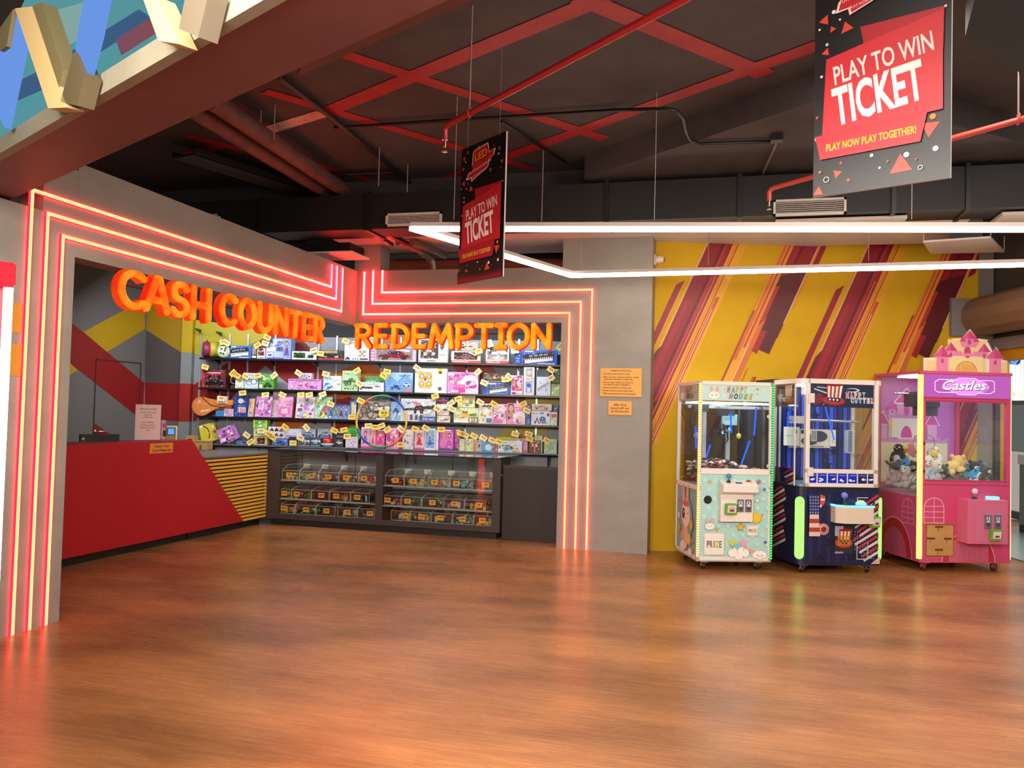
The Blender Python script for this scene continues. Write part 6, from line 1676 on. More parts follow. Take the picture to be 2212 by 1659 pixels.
P_(4, 'doll_box', 'toy box', 'pink doll box second inside the hula hoop', 800, 812, 928, '#e0a0b8', dollbox(['#d8a850'], ['#e05080'], '#f0b8c8'), [(810, 923, '1000', 0)])
P_(4, 'doll_box', 'toy box', 'magenta doll box third inside the hula hoop', 812, 832, 928, '#c8287a', dollbox(['#e0c070'], ['#d82a80'], '#d85aa0'), [(824, 920, '1200', .35)])
P_(4, 'doll_box', 'toy box', 'wide pink fairy box fourth inside the hula hoop', 835, 862, 924, '#e88ac8', fairy, [(837, 928, '900', .6), (866, 927, '1100', -.7)])
P_(4, 'doll_box', 'toy box', 'slim magenta box between the fairy box and the hoop rim', 863, 868, 928, '#b82a80', None)
P_(4, 'toy_box', 'toy box', 'white and grey cat toy box beside the hula hoop', 870, 894, 928, '#dcd4d8', cute, [(865, 961, '880', 0), (897, 927, '1800', -.35)])
P_(4, 'doll_box', 'toy box', 'doll box with a red-dressed doll on the ledge', 896, 917, 929, '#e0c0d0', dollbox(['#4a2a20'], ['#c8283a'], '#e8b8c8'), [(920, 925, '8000', -.5)])
P_(4, 'doll_box', 'toy box', 'pale blue doll box with a blue-dressed doll', 918, 941, 926, '#dce4ee', bluedoll)
P_(4, 'doll_box', 'toy box', 'white doll box edge seen beside the pale blue doll box', 942, 948, 929, '#e8e4ea', None, out=-.04)
P_(4, 'doll_box', 'toy box', 'large purple box with two princess dolls', 949, 981, 928, '#b03aa8', dollbox(['#d8a850', '#6a3a2a'], ['#e070c0', '#c84ab0'], '#d868c0', 2, '#6a2a8a'), [(953, 928, '4000', .0)], dep=.16)
P_(4, 'doll_box', 'toy box', 'narrow dark purple doll box next to the two princesses', 982, 996, 928, '#6a1a60', dollbox(['#3a1a20'], ['#a83a90'], '#7a2a70', 1, '#5a1a58'))
P_(4, 'game_box', 'toy box', 'small pale green game box beside the dark purple doll box', 993, 1004, 948, '#c8dcb0', busyf(GREEN, 12, 9), [(995, 936, '1500', -.4)], out=.0, dep=.1)
P_(4, 'game_box', 'toy box', 'light green game box with a cup picture on the ledge', 1005, 1023, 948, '#cfe0b0', busyf(GREEN + ['#e08a3a'], 15, 12), [(1005, 940, '750', -.45), (1024, 942, '1000', -.45)])
P_(4, 'game_box', 'toy box', 'orange-edged grey game box on the ledge', 1024, 1042, 944, '#b8c0b8', lambda a: (a.rect(0, 0, .3, 1, '#e08a4a'), d_busy(a, MIXW, 4, 10, .3, .1, .95, .9)), [(1044, 946, '950', -.55)], out=-.05)
P_(4, 'game_box', 'toy box', 'sky blue game box with a smiling face', 1041, 1065, 954, '#3aa0d8', blueface, out=.01)
P_(4, 'game_box', 'toy box', 'reddish brown game box between the blue box and the game zone box', 1064, 1075, 958, '#a85a50', busyf(['#8a3a3a', '#d8a090', '#e8d0c0'], 6, 8), [(1063, 951, '4000', -.4), (1078, 955, '1300', -.35)], out=-.02)
P_(4, 'game_box', 'toy box', 'wide blue and white box lettered GAME ZONE', 1076, 1128, 953, '#dce4e4', gamezone, out=.02, dep=.12)
P_(4, 'game_box', 'toy box', 'yellow-green box lying behind the game zone box', 1072, 1120, 944, '#c8c83a', None, out=-.16, dep=.1)
P_(4, 'toy_box', 'toy box', 'pink box with a doll label behind the game zone box', 1112, 1140, 947, '#e8a8c8', busyf(PINK, 9, 10), [(1113, 938, '1500', -.3)], out=-.12, dep=.08)
P_(4, 'game_box', 'toy box', 'brown box with two cats on the ledge', 1143, 1167, 951, '#7a3a30', cats, [(1142, 938, '8500', -.25), (1144, 948, '1500', -.25)], out=.02, dep=.1)
P_(4, 'game_box', 'toy box', 'pale green book-like box behind the two cats box', 1155, 1172, 941, '#b8d8b0', busyf(GREEN, 8, 8), out=-.08, dep=.08)
P_(4, 'game_box', 'toy box', 'mint sum game box at the column end of the ledge', 1176, 1203, 949, '#a8d8b8', calc, [(1181, 952, '700', -.5)], out=.0)
# hula hoop leaning on the prizes
hc = SH(824, 910, .07)
hr = (SH(878, 910, .07) - hc).length
t = thing('hula_hoop', 'hula hoop of coloured segments leaning in front of the shelves', 'hula hoop', tuple(hc), (-.06, 0, SANG))
hcols = ['#2f9a4c', '#e07038', '#e3b03a', '#2a3f9c', '#2f9a4c', '#e07038', '#e3b03a', '#2a3f9c']
ends = [70, 112, 152, 198, 245, 290, 335, 385, 430]
for k in range(8):
    b = MB(); n = 9
    a0_, a1_ = (ends[k], ends[k + 1])
    b.tube([(hr * cos(rad(a0_ + (a1_ - a0_) * i / n)), 0, (hr * 1.02) * sin(rad(a0_ + (a1_ - a0_) * i / n))) for i in range(n + 1)], [.0135] + [.0155 if i % 2 else .013 for i in range(n)], hcols[k] + ' r.3', 8)
    b.build('segment', t)

# ================================================================ PRIZE MACHINES
MW = '#e6dbd2 r.35'
def machine(name, label, px, py, zb, ang):
    P = on_z(px, py, zb)
    return thing(name, label, 'arcade machine', (P.x, P.y, 0), (0, 0, ang))
def FA(mb, z=0.0, y=0.0, x=0.0): return Art(mb, (x, y, z), (1, 0, 0), (0, 0, 1))          # front face, faces -y
def LA(mb, d, z=0.0, x=0.0): return Art(mb, (x, d, z), (0, -1, 0), (0, 0, 1))             # side face towards -x, u runs from the back to the front
def caster(root, x, y, zb, r=.036, col='#2a2624 r.4'):
    b = MB(); b.box((x - .035, y - .035, zb - .012), (x + .035, y + .035, zb), '#b8aca0 r.4 m.6'); b.prism([(x - .022, y - .01, zb - .012), (x - .022, y + .035, zb - .012), (x - .022, y + .05, r * .8), (x - .022, y + .025, r * .8)], (.005, 0, 0), '#c8bcb0 r.4 m.6'); b.prism([(x + .017, y - .01, zb - .012), (x + .017, y + .035, zb - .012), (x + .017, y + .05, r * .8), (x + .017, y + .025, r * .8)], (.005, 0, 0), '#c8bcb0 r.4 m.6')
    c = b.build('caster', root)
    b = MB(); b.lathe([(r * .4, -.014), (r, -.012), (r, .012), (r * .4, .014)], col, 16, (x, y + .035, r), 'x'); b.build('wheel', c)
def coin_slot(root, x, z, y, w=.075, h=.135):
    b = MB(); b.rbox((x - w / 2, y - .012, z - h / 2), (x + w / 2, y, z + h / 2), '#8a8890 r.3 m.7', .012)
    a = FA(b, 0, y - .012); a.disc(x, z + h * .22, .022, '#c8c4cc r.3'); a.disc(x, z - h * .22, .022, '#4a4650 r.3'); a.rect(x - .004, z + h * .12, x + .004, z + h * .34, '#2a2830'); a.rect(x - .02, z - .01, x + .02, z + .008, '#d8d4dc r.3')
    b.build('coin_slot', root)
def reader(root, x, z, y, ry=0.0):
    b = MB(Matrix.Translation((x, y, z)) @ Matrix.Rotation(ry, 4, 'Z') @ Matrix.Rotation(.15, 4, 'X')); b.rbox((-.06, -.05, -.055), (.06, 0, .055), '#6aa82c r.4', .008)
    r = b.build('card_reader', root)
    b = MB(Matrix.Translation((x, y, z)) @ Matrix.Rotation(ry, 4, 'Z') @ Matrix.Rotation(.15, 4, 'X')); b.box((-.042, -.054, -.032), (.046, -.0505, .042), '#e4e4e0 r.3'); b.box((-.034, -.056, -.024), (.038, -.054, .034), 'screen warm'); b.box((-.02, -.057, -.02), (.026, -.056, .002), '#8a2a2a'); b.build('screen', r)
def joystick(root, x, y, z, col, s=1.0):
    b = MB(); b.lathe([(.030 * s, 0), (.026 * s, .012), (.010 * s, .03)], '#1c2430 r.3', 14, (x, y, z)); b.tube([(x, y, z + .01), (x, y, z + .06 * s)], .007, '#b8b8bc r.2 m1'); r = b.build('joystick', root)
    b = MB(); b.ell((x, y, z + .085 * s), (.034 * s, .034 * s, .034 * s), col); b.build('ball_knob', r)

# ---------------------------------------------------------------- mint and white claw machine
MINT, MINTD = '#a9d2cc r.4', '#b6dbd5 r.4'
m1 = machine('claw_machine', 'mint and white HAPPY HOUSE claw machine nearest the grey column', 1504, 1213, .09, rad(20))
w, d, zb_, zt_, zd, zm, zs = .805, .80, .09, 1.985, 1.035, 1.78, .86
def bar(mb, x0, y0, z0, x1, y1, z1, mat): mb.box((x0, y0, z0), (x1, y1, z1), mat)
b = MB()
f = .035
for x, y in ((0, 0), (w - f, 0), (0, d - f), (w - f, d - f)): bar(b, x, y, zb_, x + f, y + f, zt_, MW)
for z0, z1 in ((zb_, zb_ + .05), (zt_ - .04, zt_)):
    bar(b, 0, 0, z0, w, f, z1, MW); bar(b, 0, d - f, z0, w, d, z1, MW); bar(b, 0, 0, z0, f, d, z1, MW); bar(b, w - f, 0, z0, w, d, z1, MW)
bar(b, 0, 0, zd - .03, w, f, zd + .03, MW); bar(b, 0, 0, zs - .03, f, d, zs + .02, MW); bar(b, w - f, 0, zs - .03, w, d, zs + .02, MW)
bar(b, 0, 0, zb_, w, d, zb_ + .02, MW); bar(b, 0.01, .01, zt_ - .02, w - .01, d - .01, zt_, MW)
b.build('frame', m1, bevel=.004)
b = MB(); b.box((f, .012, zb_ + .05), (w - f, .03, zd - .03), MINT)
a = FA(b, 0, .012)
r = random.Random(2)
for i in range(7):
    for j in range(9): a.disc(.08 + .105 * i + (.05 if j % 2 else 0), zb_ + .09 + .095 * j, .022, '#b9ddd8 r.4', 12)
def star5(x, z, s, c, o='#7a5a2a r.5'): a.star(x, z, s * 1.22, o); a.star(x, z, s, c)
star5(.13, .925, .02, '#e8b82c r.4'); star5(.60, .965, .0, MINT); star5(.66, .935, .026, '#c85a8a r.4'); star5(.645, .735, .026, '#f0eee6 r.4'); star5(.47, .455, .042, '#efb22a r.4'); star5(.215, .43, .02, '#e8b82c r.4')
a.disc(.72, .855, .016, '#5a7ab0 r.4'); a.disc(.74, .30, .016, '#3a6a8a r.4'); a.disc(.36, .18, .0, MINT)
a.disc(.64, .555, .048, '#e0c23a r.4'); [a.disc(.64 + .05 * cos(k * .7), .555 + .05 * sin(k * .7), .014, '#d8b42c r.4', 8) for k in range(9)]; a.line([(.70, .56), (.705, .60)], .005, '#4a4a3a r.5')
# rabbit head and clouds
def rabbit_head(a, x, z, s, ear='#e8a8a0 r.4', face='#f4eae0 r.4'):
    for k in (-1, 1):
        a.ell(x + k * .5 * s, z + 1.0 * s, .30 * s, .55 * s, '#b08078 r.5', 14, -.15 * k); a.ell(x + k * .5 * s, z + 1.0 * s, .26 * s, .50 * s, ear, 14, -.15 * k)
    a.ell(x, z, 1.04 * s, .74 * s, '#b08078 r.5', 20); a.ell(x, z, s, .70 * s, face, 20)
    a.disc(x - .4 * s, z, .10 * s, '#3a2a28 r.5', 8); a.disc(x + .4 * s, z + .05 * s, .10 * s, '#3a2a28 r.5', 8); a.disc(x, z - .1 * s, .06 * s, '#d88a80 r.5', 8)
rabbit_head(a, .135, .46, .05)
def cloud(a, x, z, s, c='#f2ece4 r.4'):
    for u, v, q in ((-.8, 0, .5), (-.3, .25, .55), (.3, .2, .6), (.85, 0, .48), (0, -.15, .6)): a.disc(x + u * s, z + v * s, q * s, c, 14)
for i, c in enumerate(('#e0c24a r.4', '#e89a9a r.4', '#b8a8d8 r.4')): a.line([(.53, .24 - .012 * i), (.60, .225 - .014 * i), (.66, .18 - .012 * i)], .012, c)
cloud(a, .45, .185, .085); cloud(a, .675, .165, .058)
for x, z, c in ((.385, .30, '#c8cc4a r.4'), (.435, .265, '#7ac0d8 r.4'), (.50, .295, '#e0a0b0 r.4')):
    for k in (-1, 1): a.disc(x + k * .016, z, .026, c, 12)
    a.poly([(x - .038, z - .012), (x, z - .05), (x + .038, z - .012)], c); a.line([(x, z - .05), (x + .005, z - .085)], .004, '#b85a5a r.5')
a.disc(.655, .165, .006, '#3a2a28', 8); a.disc(.70, .165, .006, '#3a2a28', 8); a.line([(.665, .150), (.69, .150)], .005, '#d86a6a r.5')
front = b.build('front_panel', m1)
b = MB(); b.lathe([(.044, 0), (.044, .004)], '#15130f r.7', 20, (.115, .008, .735), 'y'); b.build('speaker_grille', m1)
def flap(name, x0, z0, x1, z1, txt, h):
    b = MB(); b.rbox((x0 - .012, .003, z0 - .012), (x1 + .012, .012, z1 + .012), '#c4beb6 r.4', .004); b.rbox((x0, -.002, z0), (x1, .003, z1), '#e8e2da r.35', .004)
    a = FA(b, 0, -.002); cols = ['#7a2a4a r.5', '#2a3f6a r.5', '#c8a82c r.5', '#8aa83a r.5', '#3a8a6a r.5']
    a.letters(txt, (x0 + x1) / 2, (z0 + z1) / 2 - h / 2, h, cols, (x1 - x0) * .8, 0, .03)
    b.build(name, m1)
flap('prize_door', .086, .165, .293, .385, 'PRIZE', .07); flap('prize_hatch', .548, .372, .652, .468, 'PRIZE', .036)
b = MB(); b.rbox((.235, -.05, .515), (.585, .012, .80), MW, .006)
b.prism([(.235, -.05, .80), (.235, -.13, .83), (.235, -.13, .90), (.235, .0, .945), (.235, .012, .80)], (.37, 0, 0), MW)
cb = b.build('control_box', m1, bevel=.004)
joystick(m1, .315, -.055, .925, '#2a8ab8 r.2', .8)
b = MB(); b.lathe([(.036, 0), (.034, .016), (.028, .018)], '#e8d8d0 r.3', 18, (.53, -.055, .915)); b.lathe([(.027, .016), (.022, .036), (.0, .042)], '#c01c20 r.2', 16, (.53, -.055, .915)); b.build('push_button', m1)
b = MB(Matrix.Translation((.42, -.065, .921)) @ Matrix.Rotation(.33, 4, 'X')); b.box((-.034, -.018, 0), (.034, .018, .004), '#3a4a6a r.2'); b.build('display', m1)
coin_slot(m1, .445, .685, -.05, .07, .13); coin_slot(m1, .53, .685, -.05, .07, .13); reader(m1, .335, .655, -.05)
# marquee front and side, glass, interior
def marquee(mb, a, x0, x1):
    wd = x1 - x0; k = wd / .74
    rabbit_head(a, x0 + .13 * k, zm + .055, .062 * k)
    L = ['#d86a80 r.5', '#7ab06a r.5', '#d8c23a r.5', '#e08a9a r.5', '#d8c23a r.5']
    M2 = ['#d86a80 r.5', '#4a5a6a r.5', '#7ab0a8 r.5', '#a8b83a r.5', '#d8c86a r.5']
    a.letters('HAPPY', x0 + .38 * k, zm + .092, .06, ['#3a3a3a r.5'], .235 * k, 0, .065, .25); a.letters('HAPPY', x0 + .38 * k, zm + .092, .06, L, .235 * k, 0, .02, .25)
    a.letters('HOUSE', x0 + .42 * k, zm + .024, .054, ['#3a3a3a r.5'], .27 * k, 0, .06, .25); a.letters('HOUSE', x0 + .42 * k, zm + .024, .054, M2, .27 * k, 0, .02, .25)
    for u, v, c in ((.54, .11, '#e8d86a r.5'), (.60, .13, '#c86a7a r.5'), (.24, .12, '#e8b0b0 r.5'), (.235, .055, '#f0eee4 r.5'), (.60, .08, '#e8a0a0 r.5')): a.disc(x0 + u * k, zm + v, .012 * k, c, 10)
    a.poly([(x0 + .64 * k, zm + .125), (x0 + .69 * k, zm + .125), (x0 + .665 * k, zm + .085)], '#e8dc8a r.5')
b = MB(); b.box((f, .008, zm), (w - f, .02, zt_ - .04), MINTD); marquee(b, FA(b, 0, .008), f, w - f); b.build('marquee', m1)
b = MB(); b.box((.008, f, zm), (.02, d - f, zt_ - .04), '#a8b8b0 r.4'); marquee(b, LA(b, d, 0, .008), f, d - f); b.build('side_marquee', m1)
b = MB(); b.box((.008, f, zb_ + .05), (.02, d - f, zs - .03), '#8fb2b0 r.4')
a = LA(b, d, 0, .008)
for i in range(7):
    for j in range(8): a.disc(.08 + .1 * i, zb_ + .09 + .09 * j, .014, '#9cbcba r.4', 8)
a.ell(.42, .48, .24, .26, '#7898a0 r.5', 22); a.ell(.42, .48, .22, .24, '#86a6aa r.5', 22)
for k in (-1, 1): a.ell(.40 + k * .07, .735, .045, .125, '#b08078 r.5', 14, -.12 * k); a.ell(.40 + k * .07, .735, .039, .117, '#eab8b0 r.5', 14, -.12 * k); a.ell(.40 + k * .07, .735, .018, .085, '#e09890 r.5', 12, -.12 * k)
a.ell(.42, .30, .10, .14, '#e8b8b0 r.5', 16); a.ell(.42, .535, .15, .135, '#f2dcd2 r.5', 20); a.ell(.34, .54, .05, .062, '#5a1c20 r.5', 16); a.disc(.35, .555, .014, '#f4e8e0 r.5'); a.line([(.47, .55), (.53, .555)], .008, '#3a2224 r.5'); a.disc(.42, .49, .012, '#d87a70 r.5')
a.ell(.38, .65, .055, .03, '#d85a6a r.5'); a.ell(.46, .65, .055, .03, '#d85a6a r.5'); a.disc(.30, .30, .05, '#d8b84a r.5'); a.poly([(.47, .24), (.60, .22), (.62, .32), (.50, .36)], '#e0cc6a r.5')
cloud(a, .34, .185, .075); cloud(a, .60, .155, .055); a.star(.19, .665, .03, '#c86a5a r.5'); a.star(.62, .64, .0, MINT); a.star(.66, .28, .035, '#d8b43a r.5'); a.ell(.635, .45, .055, .06, '#d8b43a r.5'); a.disc(.18, .50, .035, '#f0e4dc r.5'); a.ell(.20, .37, .045, .05, '#d8a83a r.5')
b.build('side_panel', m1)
b = MB(); b.box((w - .02, f, zb_ + .05), (w - .008, d - f, zs - .03), MINT); b.build('side_panel', m1)
b = MB(); b.box((f, d - .02, zb_ + .05), (w - f, d - .008, zs), MINT); b.build('back_panel', m1)
b = MB(); b.box((f, .014, zd + .03), (w - f, .019, zm), 'glass'); b.build('front_window', m1)
b = MB(); b.box((.014, f, zs + .02), (.019, d - f, zm), 'glass'); b.build('side_window', m1)
b = MB(); b.box((w - .019, f, zs + .02), (w - .014, d - f, zm), 'glass'); b.build('side_window', m1)
b = MB(); b.box((f, d - .019, zs), (w - f, d - .014, zm), 'smoked glass'); b.build('rear_window', m1)
b = MB(); b.box((f, f, zs - .01), (w - f, d - f, zs + .01), '#d8d0c8 r.4'); b.build('prize_bed', m1)
for z in (1.10, 1.62): 
    b = MB(); b.lathe([(.02, 0), (.02, .02), (.010, .03)], '#e4e0dc r.25 m.5', 12, (w - .05, -.022, z), 'y'); b.build('door_lock', m1)
def ledstrip(root, x, y, z0, z1, base, lit, n, wd=.022, dots=True):
    b = MB(); b.box((x - wd / 2, y - .006, z0), (x + wd / 2, y, z1), base)
    if dots:
        for k in range(n):
            z = z0 + (z1 - z0) * (k + .25) / n
            b.box((x - wd * .42, y - .010, z), (x + wd * .42, y - .0062, z + (z1 - z0) / n * .55), lit)
    b.build('led_strip', root)
ledstrip(m1, .008, .0, .14, zt_ - .02, '#c8c07a r.4', 'yellow led', 70, .03)
ledstrip(m1, w - .004, .0, .12, zt_ - .01, '#2f7a44 r.4', 'green led', 70, .026)
# gantry with a claw, a second claw and glowing rods standing in for blue reflections in the glass
b = MB(); b.box((f, .30, 1.70), (w - f, .33, 1.73), '#b8bcc0 r.3 m.7'); b.box((f, .50, 1.70), (w - f, .53, 1.73), '#b8bcc0 r.3 m.7'); b.box((.30, f, 1.72), (.33, d - f, 1.745), '#c4c8cc r.3 m.7'); b.build('gantry_rail', m1)
b = MB(); b.box((f, .20, zm - .03), (w - f, .60, zm - .01), 'white led'); b.build('light_panel', m1)
for cx, cy, cz in ((.37, .34, 1.46), (.52, .55, 1.50)):
    b = MB(); b.box((cx - .05, cy - .05, 1.62), (cx + .05, cy + .05, 1.70), '#2a2c32 r.4'); b.tube([(cx, cy, 1.62), (cx, cy, cz + .06)], .004, '#8a8c90 r.4'); b.lathe([(.018, -.03), (.03, 0), (.03, .06), (.02, .075)], '#3a4048 r.3 m.6', 14, (cx, cy, cz)); c = b.build('claw', m1)
    for k in range(3):
        t = k * 2.094 + .5; q = MB(); q.tube([(cx + cos(t) * .02, cy + sin(t) * .02, cz - .01), (cx + cos(t) * .085, cy + sin(t) * .085, cz - .02), (cx + cos(t) * .095, cy + sin(t) * .095, cz - .10), (cx + cos(t) * .05, cy + sin(t) * .05, cz - .15)], [.008, .009, .008, .004], '#20242a r.3 m.5', 7); q.build('claw_finger', c)
    q = MB(); q.ell((cx, cy - .03, cz - .02), (.014, .014, .018), 'cyan led'); q.build('claw_lamp', c)
for cx, cy in ((.10, .40), (.60, .45)):
    b = MB(); b.ell((cx, cy, 1.40), (.028, .028, .034), '#d8cc6a r.3'); b.tube([(cx, cy, 1.43), (cx, cy, 1.70)], .004, '#8a8468 r.5', 5); b.build('weight', m1)
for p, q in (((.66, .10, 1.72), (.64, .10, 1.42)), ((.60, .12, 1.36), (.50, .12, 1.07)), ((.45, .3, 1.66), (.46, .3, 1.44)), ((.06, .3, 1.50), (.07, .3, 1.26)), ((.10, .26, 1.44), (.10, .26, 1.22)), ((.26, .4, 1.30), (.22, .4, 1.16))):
    b = MB(); b.tube([p, q], .009, 'blue reflection glow', 8); b.build('blue_reflection_rod', m1)
b = MB(); b.box((f, .28, 1.66), (.20, .36, 1.74), '#3a3c42 r.4'); b.box((.42, .50, 1.52), (.60, .51, 1.64), '#9ac8d4 r.4'); FA(b, 0, .50).letters('HAPPY', .51, 1.57, .04, ['#5a8a94 r.5'], .12); b.build('hanging_card', m1)
for x, y in ((.10, .06), (w - .12, .06), (.10, d - .12), (w - .12, d - .12)): caster(m1, x, y, zb_)
for pts in ([(.08, .5, 1.72), (.06, .5, 1.52), (.10, .5, 1.42), (.14, .5, 1.52), (.13, .5, 1.70)], [(.62, .58, 1.72), (.60, .58, 1.48), (.65, .58, 1.40), (.68, .58, 1.54), (.66, .58, 1.70)]):
    b = MB(); b.tube(pts, .011, '#202228 r.4', 7); b.build('cable_loop', m1)
for x in (.28, .56):
    b = MB(); b.box((x, d - .06, zs), (x + .045, d - .025, zm), '#b8c0c4 r.4'); b.build('inner_post', m1)
b = MB(); b.box((w - .10, .45, 1.0), (w - .03, d - .03, 1.70), '#2c2c3a r.3'); b.build('inner_post', m1)
# sweets heaped in it
mX = Matrix.Translation(m1.location) @ rotz(rad(20))
b = MB(); r = random.Random(5)
for k in range(420):
    x, y = r.uniform(.06, w - .06), r.uniform(.06, d - .08)
    z = zs + .03 + (.16 + max(0, .10 - .25 * abs(x - .28))) * (1 - (k / 420) ** 2 * .9) * (1 if y < .6 else .8)
    s = r.uniform(.016, .034)
    b.X = mX @ Matrix.Translation((x, y, z)) @ Matrix.Rotation(r.uniform(0, 6), 4, 'Z') @ Matrix.Rotation(r.uniform(-.7, .7), 4, 'X')
    c = r.choice(['#e8e0d8 r.25', '#3a2420 r.25', '#a83a2a r.25', '#c86a5a r.25', '#2a2a30 r.25', '#d8d4e0 r.25', '#5a3a2a r.25'])
    b.add([(-s * 1.6, 0, -s * .3), (-s, -s * .6, 0), (s, -s * .6, 0), (s * 1.6, 0, s * .3), (s, s * .6, 0), (-s, s * .6, 0), (0, 0, s * .8), (0, 0, -s * .6)], [(0, 1, 6), (1, 2, 6), (2, 3, 6), (3, 4, 6), (4, 5, 6), (5, 0, 6), (1, 0, 7), (2, 1, 7), (3, 2, 7), (4, 3, 7), (5, 4, 7), (0, 5, 7)], c)
o = b.build('wrapped_sweets'); o['kind'] = 'stuff'; tag(o, 'heap of wrapped sweets inside the mint and white claw machine', 'sweets')

# ---------------------------------------------------------------- navy cutting machine
NAVY, NAVY2, STR = '#161a3c r.35', '#20285e r.35', '#b02a34 r.4'
m2 = machine('cutter_machine', 'navy stars-and-stripes HAPPY CUTTER prize machine between the other two', 1722, 1221, .09, rad(22))
w, d, zb_, zt_, zd = .95, 1.10, .09, 2.035, .875
def foot(c=.085, x0=0.0, x1=None, y0=0.0, y1=None):
    x1 = w if x1 is None else x1; y1 = d if y1 is None else y1
    out = []
    for k in range(5): t = rad(180 + 22.5 * k); out.append((x0 + c + c * cos(t), y0 + c + c * sin(t)))
    for k in range(5): t = rad(270 + 22.5 * k); out.append((x1 - c + c * cos(t), y0 + c + c * sin(t)))
    return out + [(x1, y1), (x0, y1)]
def flagbits(a, pts, u0, v0, du, dv, n=4):
    """ragged diagonal flag strokes"""
    for k in range(n):
        o = k * .042
        a.poly([(u0 + o * .6, v0 - o), (u0 + du + o * .6, v0 + dv - o), (u0 + du + o * .6 + .015, v0 + dv - o - .026), (u0 + o * .6 + .01, v0 - o - .020)], '#d8ccc4 r.4' if k % 2 else STR)
b = MB(); fp = foot(); b.prism([(x, y, zb_) for x, y in fp], (0, 0, zd - zb_), NAVY)
a = FA(b, 0, 0); a.clip = (.06, .10, .90, .872)
for k in range(8): a.rect(.12 + .10 * k, .12, .16 + .10 * k, .84, '#1d2352 r.35')
for x, z in ((.37, .34), (.60, .19), (.25, .15), (.47, .62), (.78, .24)): a.star(x, z, .075, '#11142c r.35')
flagbits(a, None, .60, .36, .27, .16, 6); flagbits(a, None, .55, .62, .33, .22, 6)
for i in range(9):
    for j in range(7):
        u, v = .60 + .028 * i, .45 - .03 * j + .012 * (i % 2)
        if u + (v) * .3 < .86: a.star(u, v - .02, .006, '#d8d4d8 r.4')
for i in range(6):
    for j in range(4): a.star(.70 + .026 * i, .25 - .028 * j, .006, '#d8d4d8 r.4')
a.poly([(.80, .11), (.92, .11), (.93, .20), (.90, .19)], '#c8b0a0 r.4')
# hat brim curl with stripes and stars on the corner
a.poly([(.105, .82), (.225, .82), (.215, .62), (.118, .62)], '#28346e r.4')
for i in range(4):
    for j in range(6): a.star(.125 + .028 * i, .80 - .032 * j, .008, '#e8e4e4 r.4')
for k in range(5): a.rect(.116 - .001 * k, .62 - .045 * (k + 1), .218 + .004 * k, .62 - .045 * k, '#d8c0b0 r.4' if k % 2 == 0 else '#a83a2a r.4')
a.poly([(.23, .83), (.285, .81), (.28, .74), (.245, .70), (.225, .72)], '#c8483a r.4'); a.poly([(.235, .79), (.28, .785), (.278, .765), (.235, .765)], '#e8d8cc r.4'); a.poly([(.23, .725), (.25, .71), (.235, .69), (.225, .70)], '#e8d8cc r.4')
for q in ((.62, .80, .74, .80), (.62, .80, .62, .76), (.62, .55, .76, .55), (.76, .55, .76, .62), (.62, .16, .74, .16), (.62, .16, .62, .34), (.74, .16, .74, .34)):
    a.line([(q[0] + .02, q[1]), (q[2] + .02, q[3])], .007, '#c8c4cc r.4')
al = LA(b, d, 0, 0); al.clip = (.03, .10, .82, .872)
for k in range(3): flagbits(al, None, .35, .30 + .22 * k, .40, .16, 4)
for i in range(6):
    for j in range(4): al.star(.42 + .03 * i, .42 - .03 * j, .006, '#b8b4c0 r.4'); al.star(.5 + .03 * i, .22 - .03 * j, .006, '#b8b4c0 r.4')
b.build('lower_cabinet', m2)
b = MB(); b.prism([(x, y, zd) for x, y in foot(.10)], (0, 0, .03), '#14141c r.4'); b.build('waist_trim', m2)
# lit corner columns
def capsule(x, y, z0, z1, rr, ang, mat, name):
    b = MB(Matrix.Translation((x, y, 0)) @ rotz(ang)); pts = [(rr * cos(t), -.008, z1 - rr + rr * sin(t)) for t in [PI * k / 8 for k in range(9)]] + [(rr * cos(t), -.008, z0 + rr + rr * sin(t)) for t in [PI + PI * k / 8 for k in range(9)]]
    b.prism(pts[::-1], (0, .012, 0), mat); b.build(name, m2)
capsule(.030, .022, .15, .80, .048, rad(-42), 'lime light', 'corner_light')
capsule(w - .022, .030, .15, .80, .048, rad(45), 'lime light', 'corner_light')
# upper cabinet
b = MB(); zu = zd + .03
fu = 0.045
cols_ = [(.075, 0.0), (w - .115, 0.0)]
for x, y in cols_: b.box((x, y, zu), (x + fu, y + fu, zt_), MW)
b.box((-.0, .60, zu), (.03, .63, zt_), MW); b.box((w - .03, .60, zu), (w, .63, zt_), MW); b.box((.0, .10, zu), (.012, .115, zt_), MW)
up = foot(.10, y1=.63)
b.prism([(x, y, zt_ - .05) for x, y in up], (0, 0, .05), MW)
b.box((.075, 0, zu), (w - .07, .03, zu + .035), MW); b.box((.075, 0, zu + .145), (w - .07, .03, zu + .185), MW)
b.build('upper_frame', m2)
b = MB(); b.box((-.012, .63, zd), (w, d, zt_ + .012), '#191a30 r.4')
a = FA(b, 0, .63)
for k in range(16): a.rect(.06 + .055 * k, zu + .05, .085 + .055 * k + .01 * (k % 3), zt_ - .10, ['#2438b8 r.35', '#1c2a8c r.35', '#4058d8 r.35'][k % 3])
for x, z in ((.45, 1.28), (.62, 1.20), (.75, 1.5), (.5, 1.65), (.65, 1.1), (.72, 1.25)): a.star(x, z, .06, '#12163c r.35')
b.build('rear_cabinet', m2)
b = MB(); b.box((.12, .016, zu + .185), (w - .115, .020, zt_ - .05), 'glass'); b.build('front_window', m2)
b = MB(); b.prism([(.075, .004, zu), (.03, .03, zu), (.008, .10, zu), (.006, .60, zu), (.010, .60, zu), (.012, .10, zu), (.034, .034, zu), (.077, .008, zu)], (0, 0, zt_ - .05 - zu), 'glass'); b.build('side_window', m2)
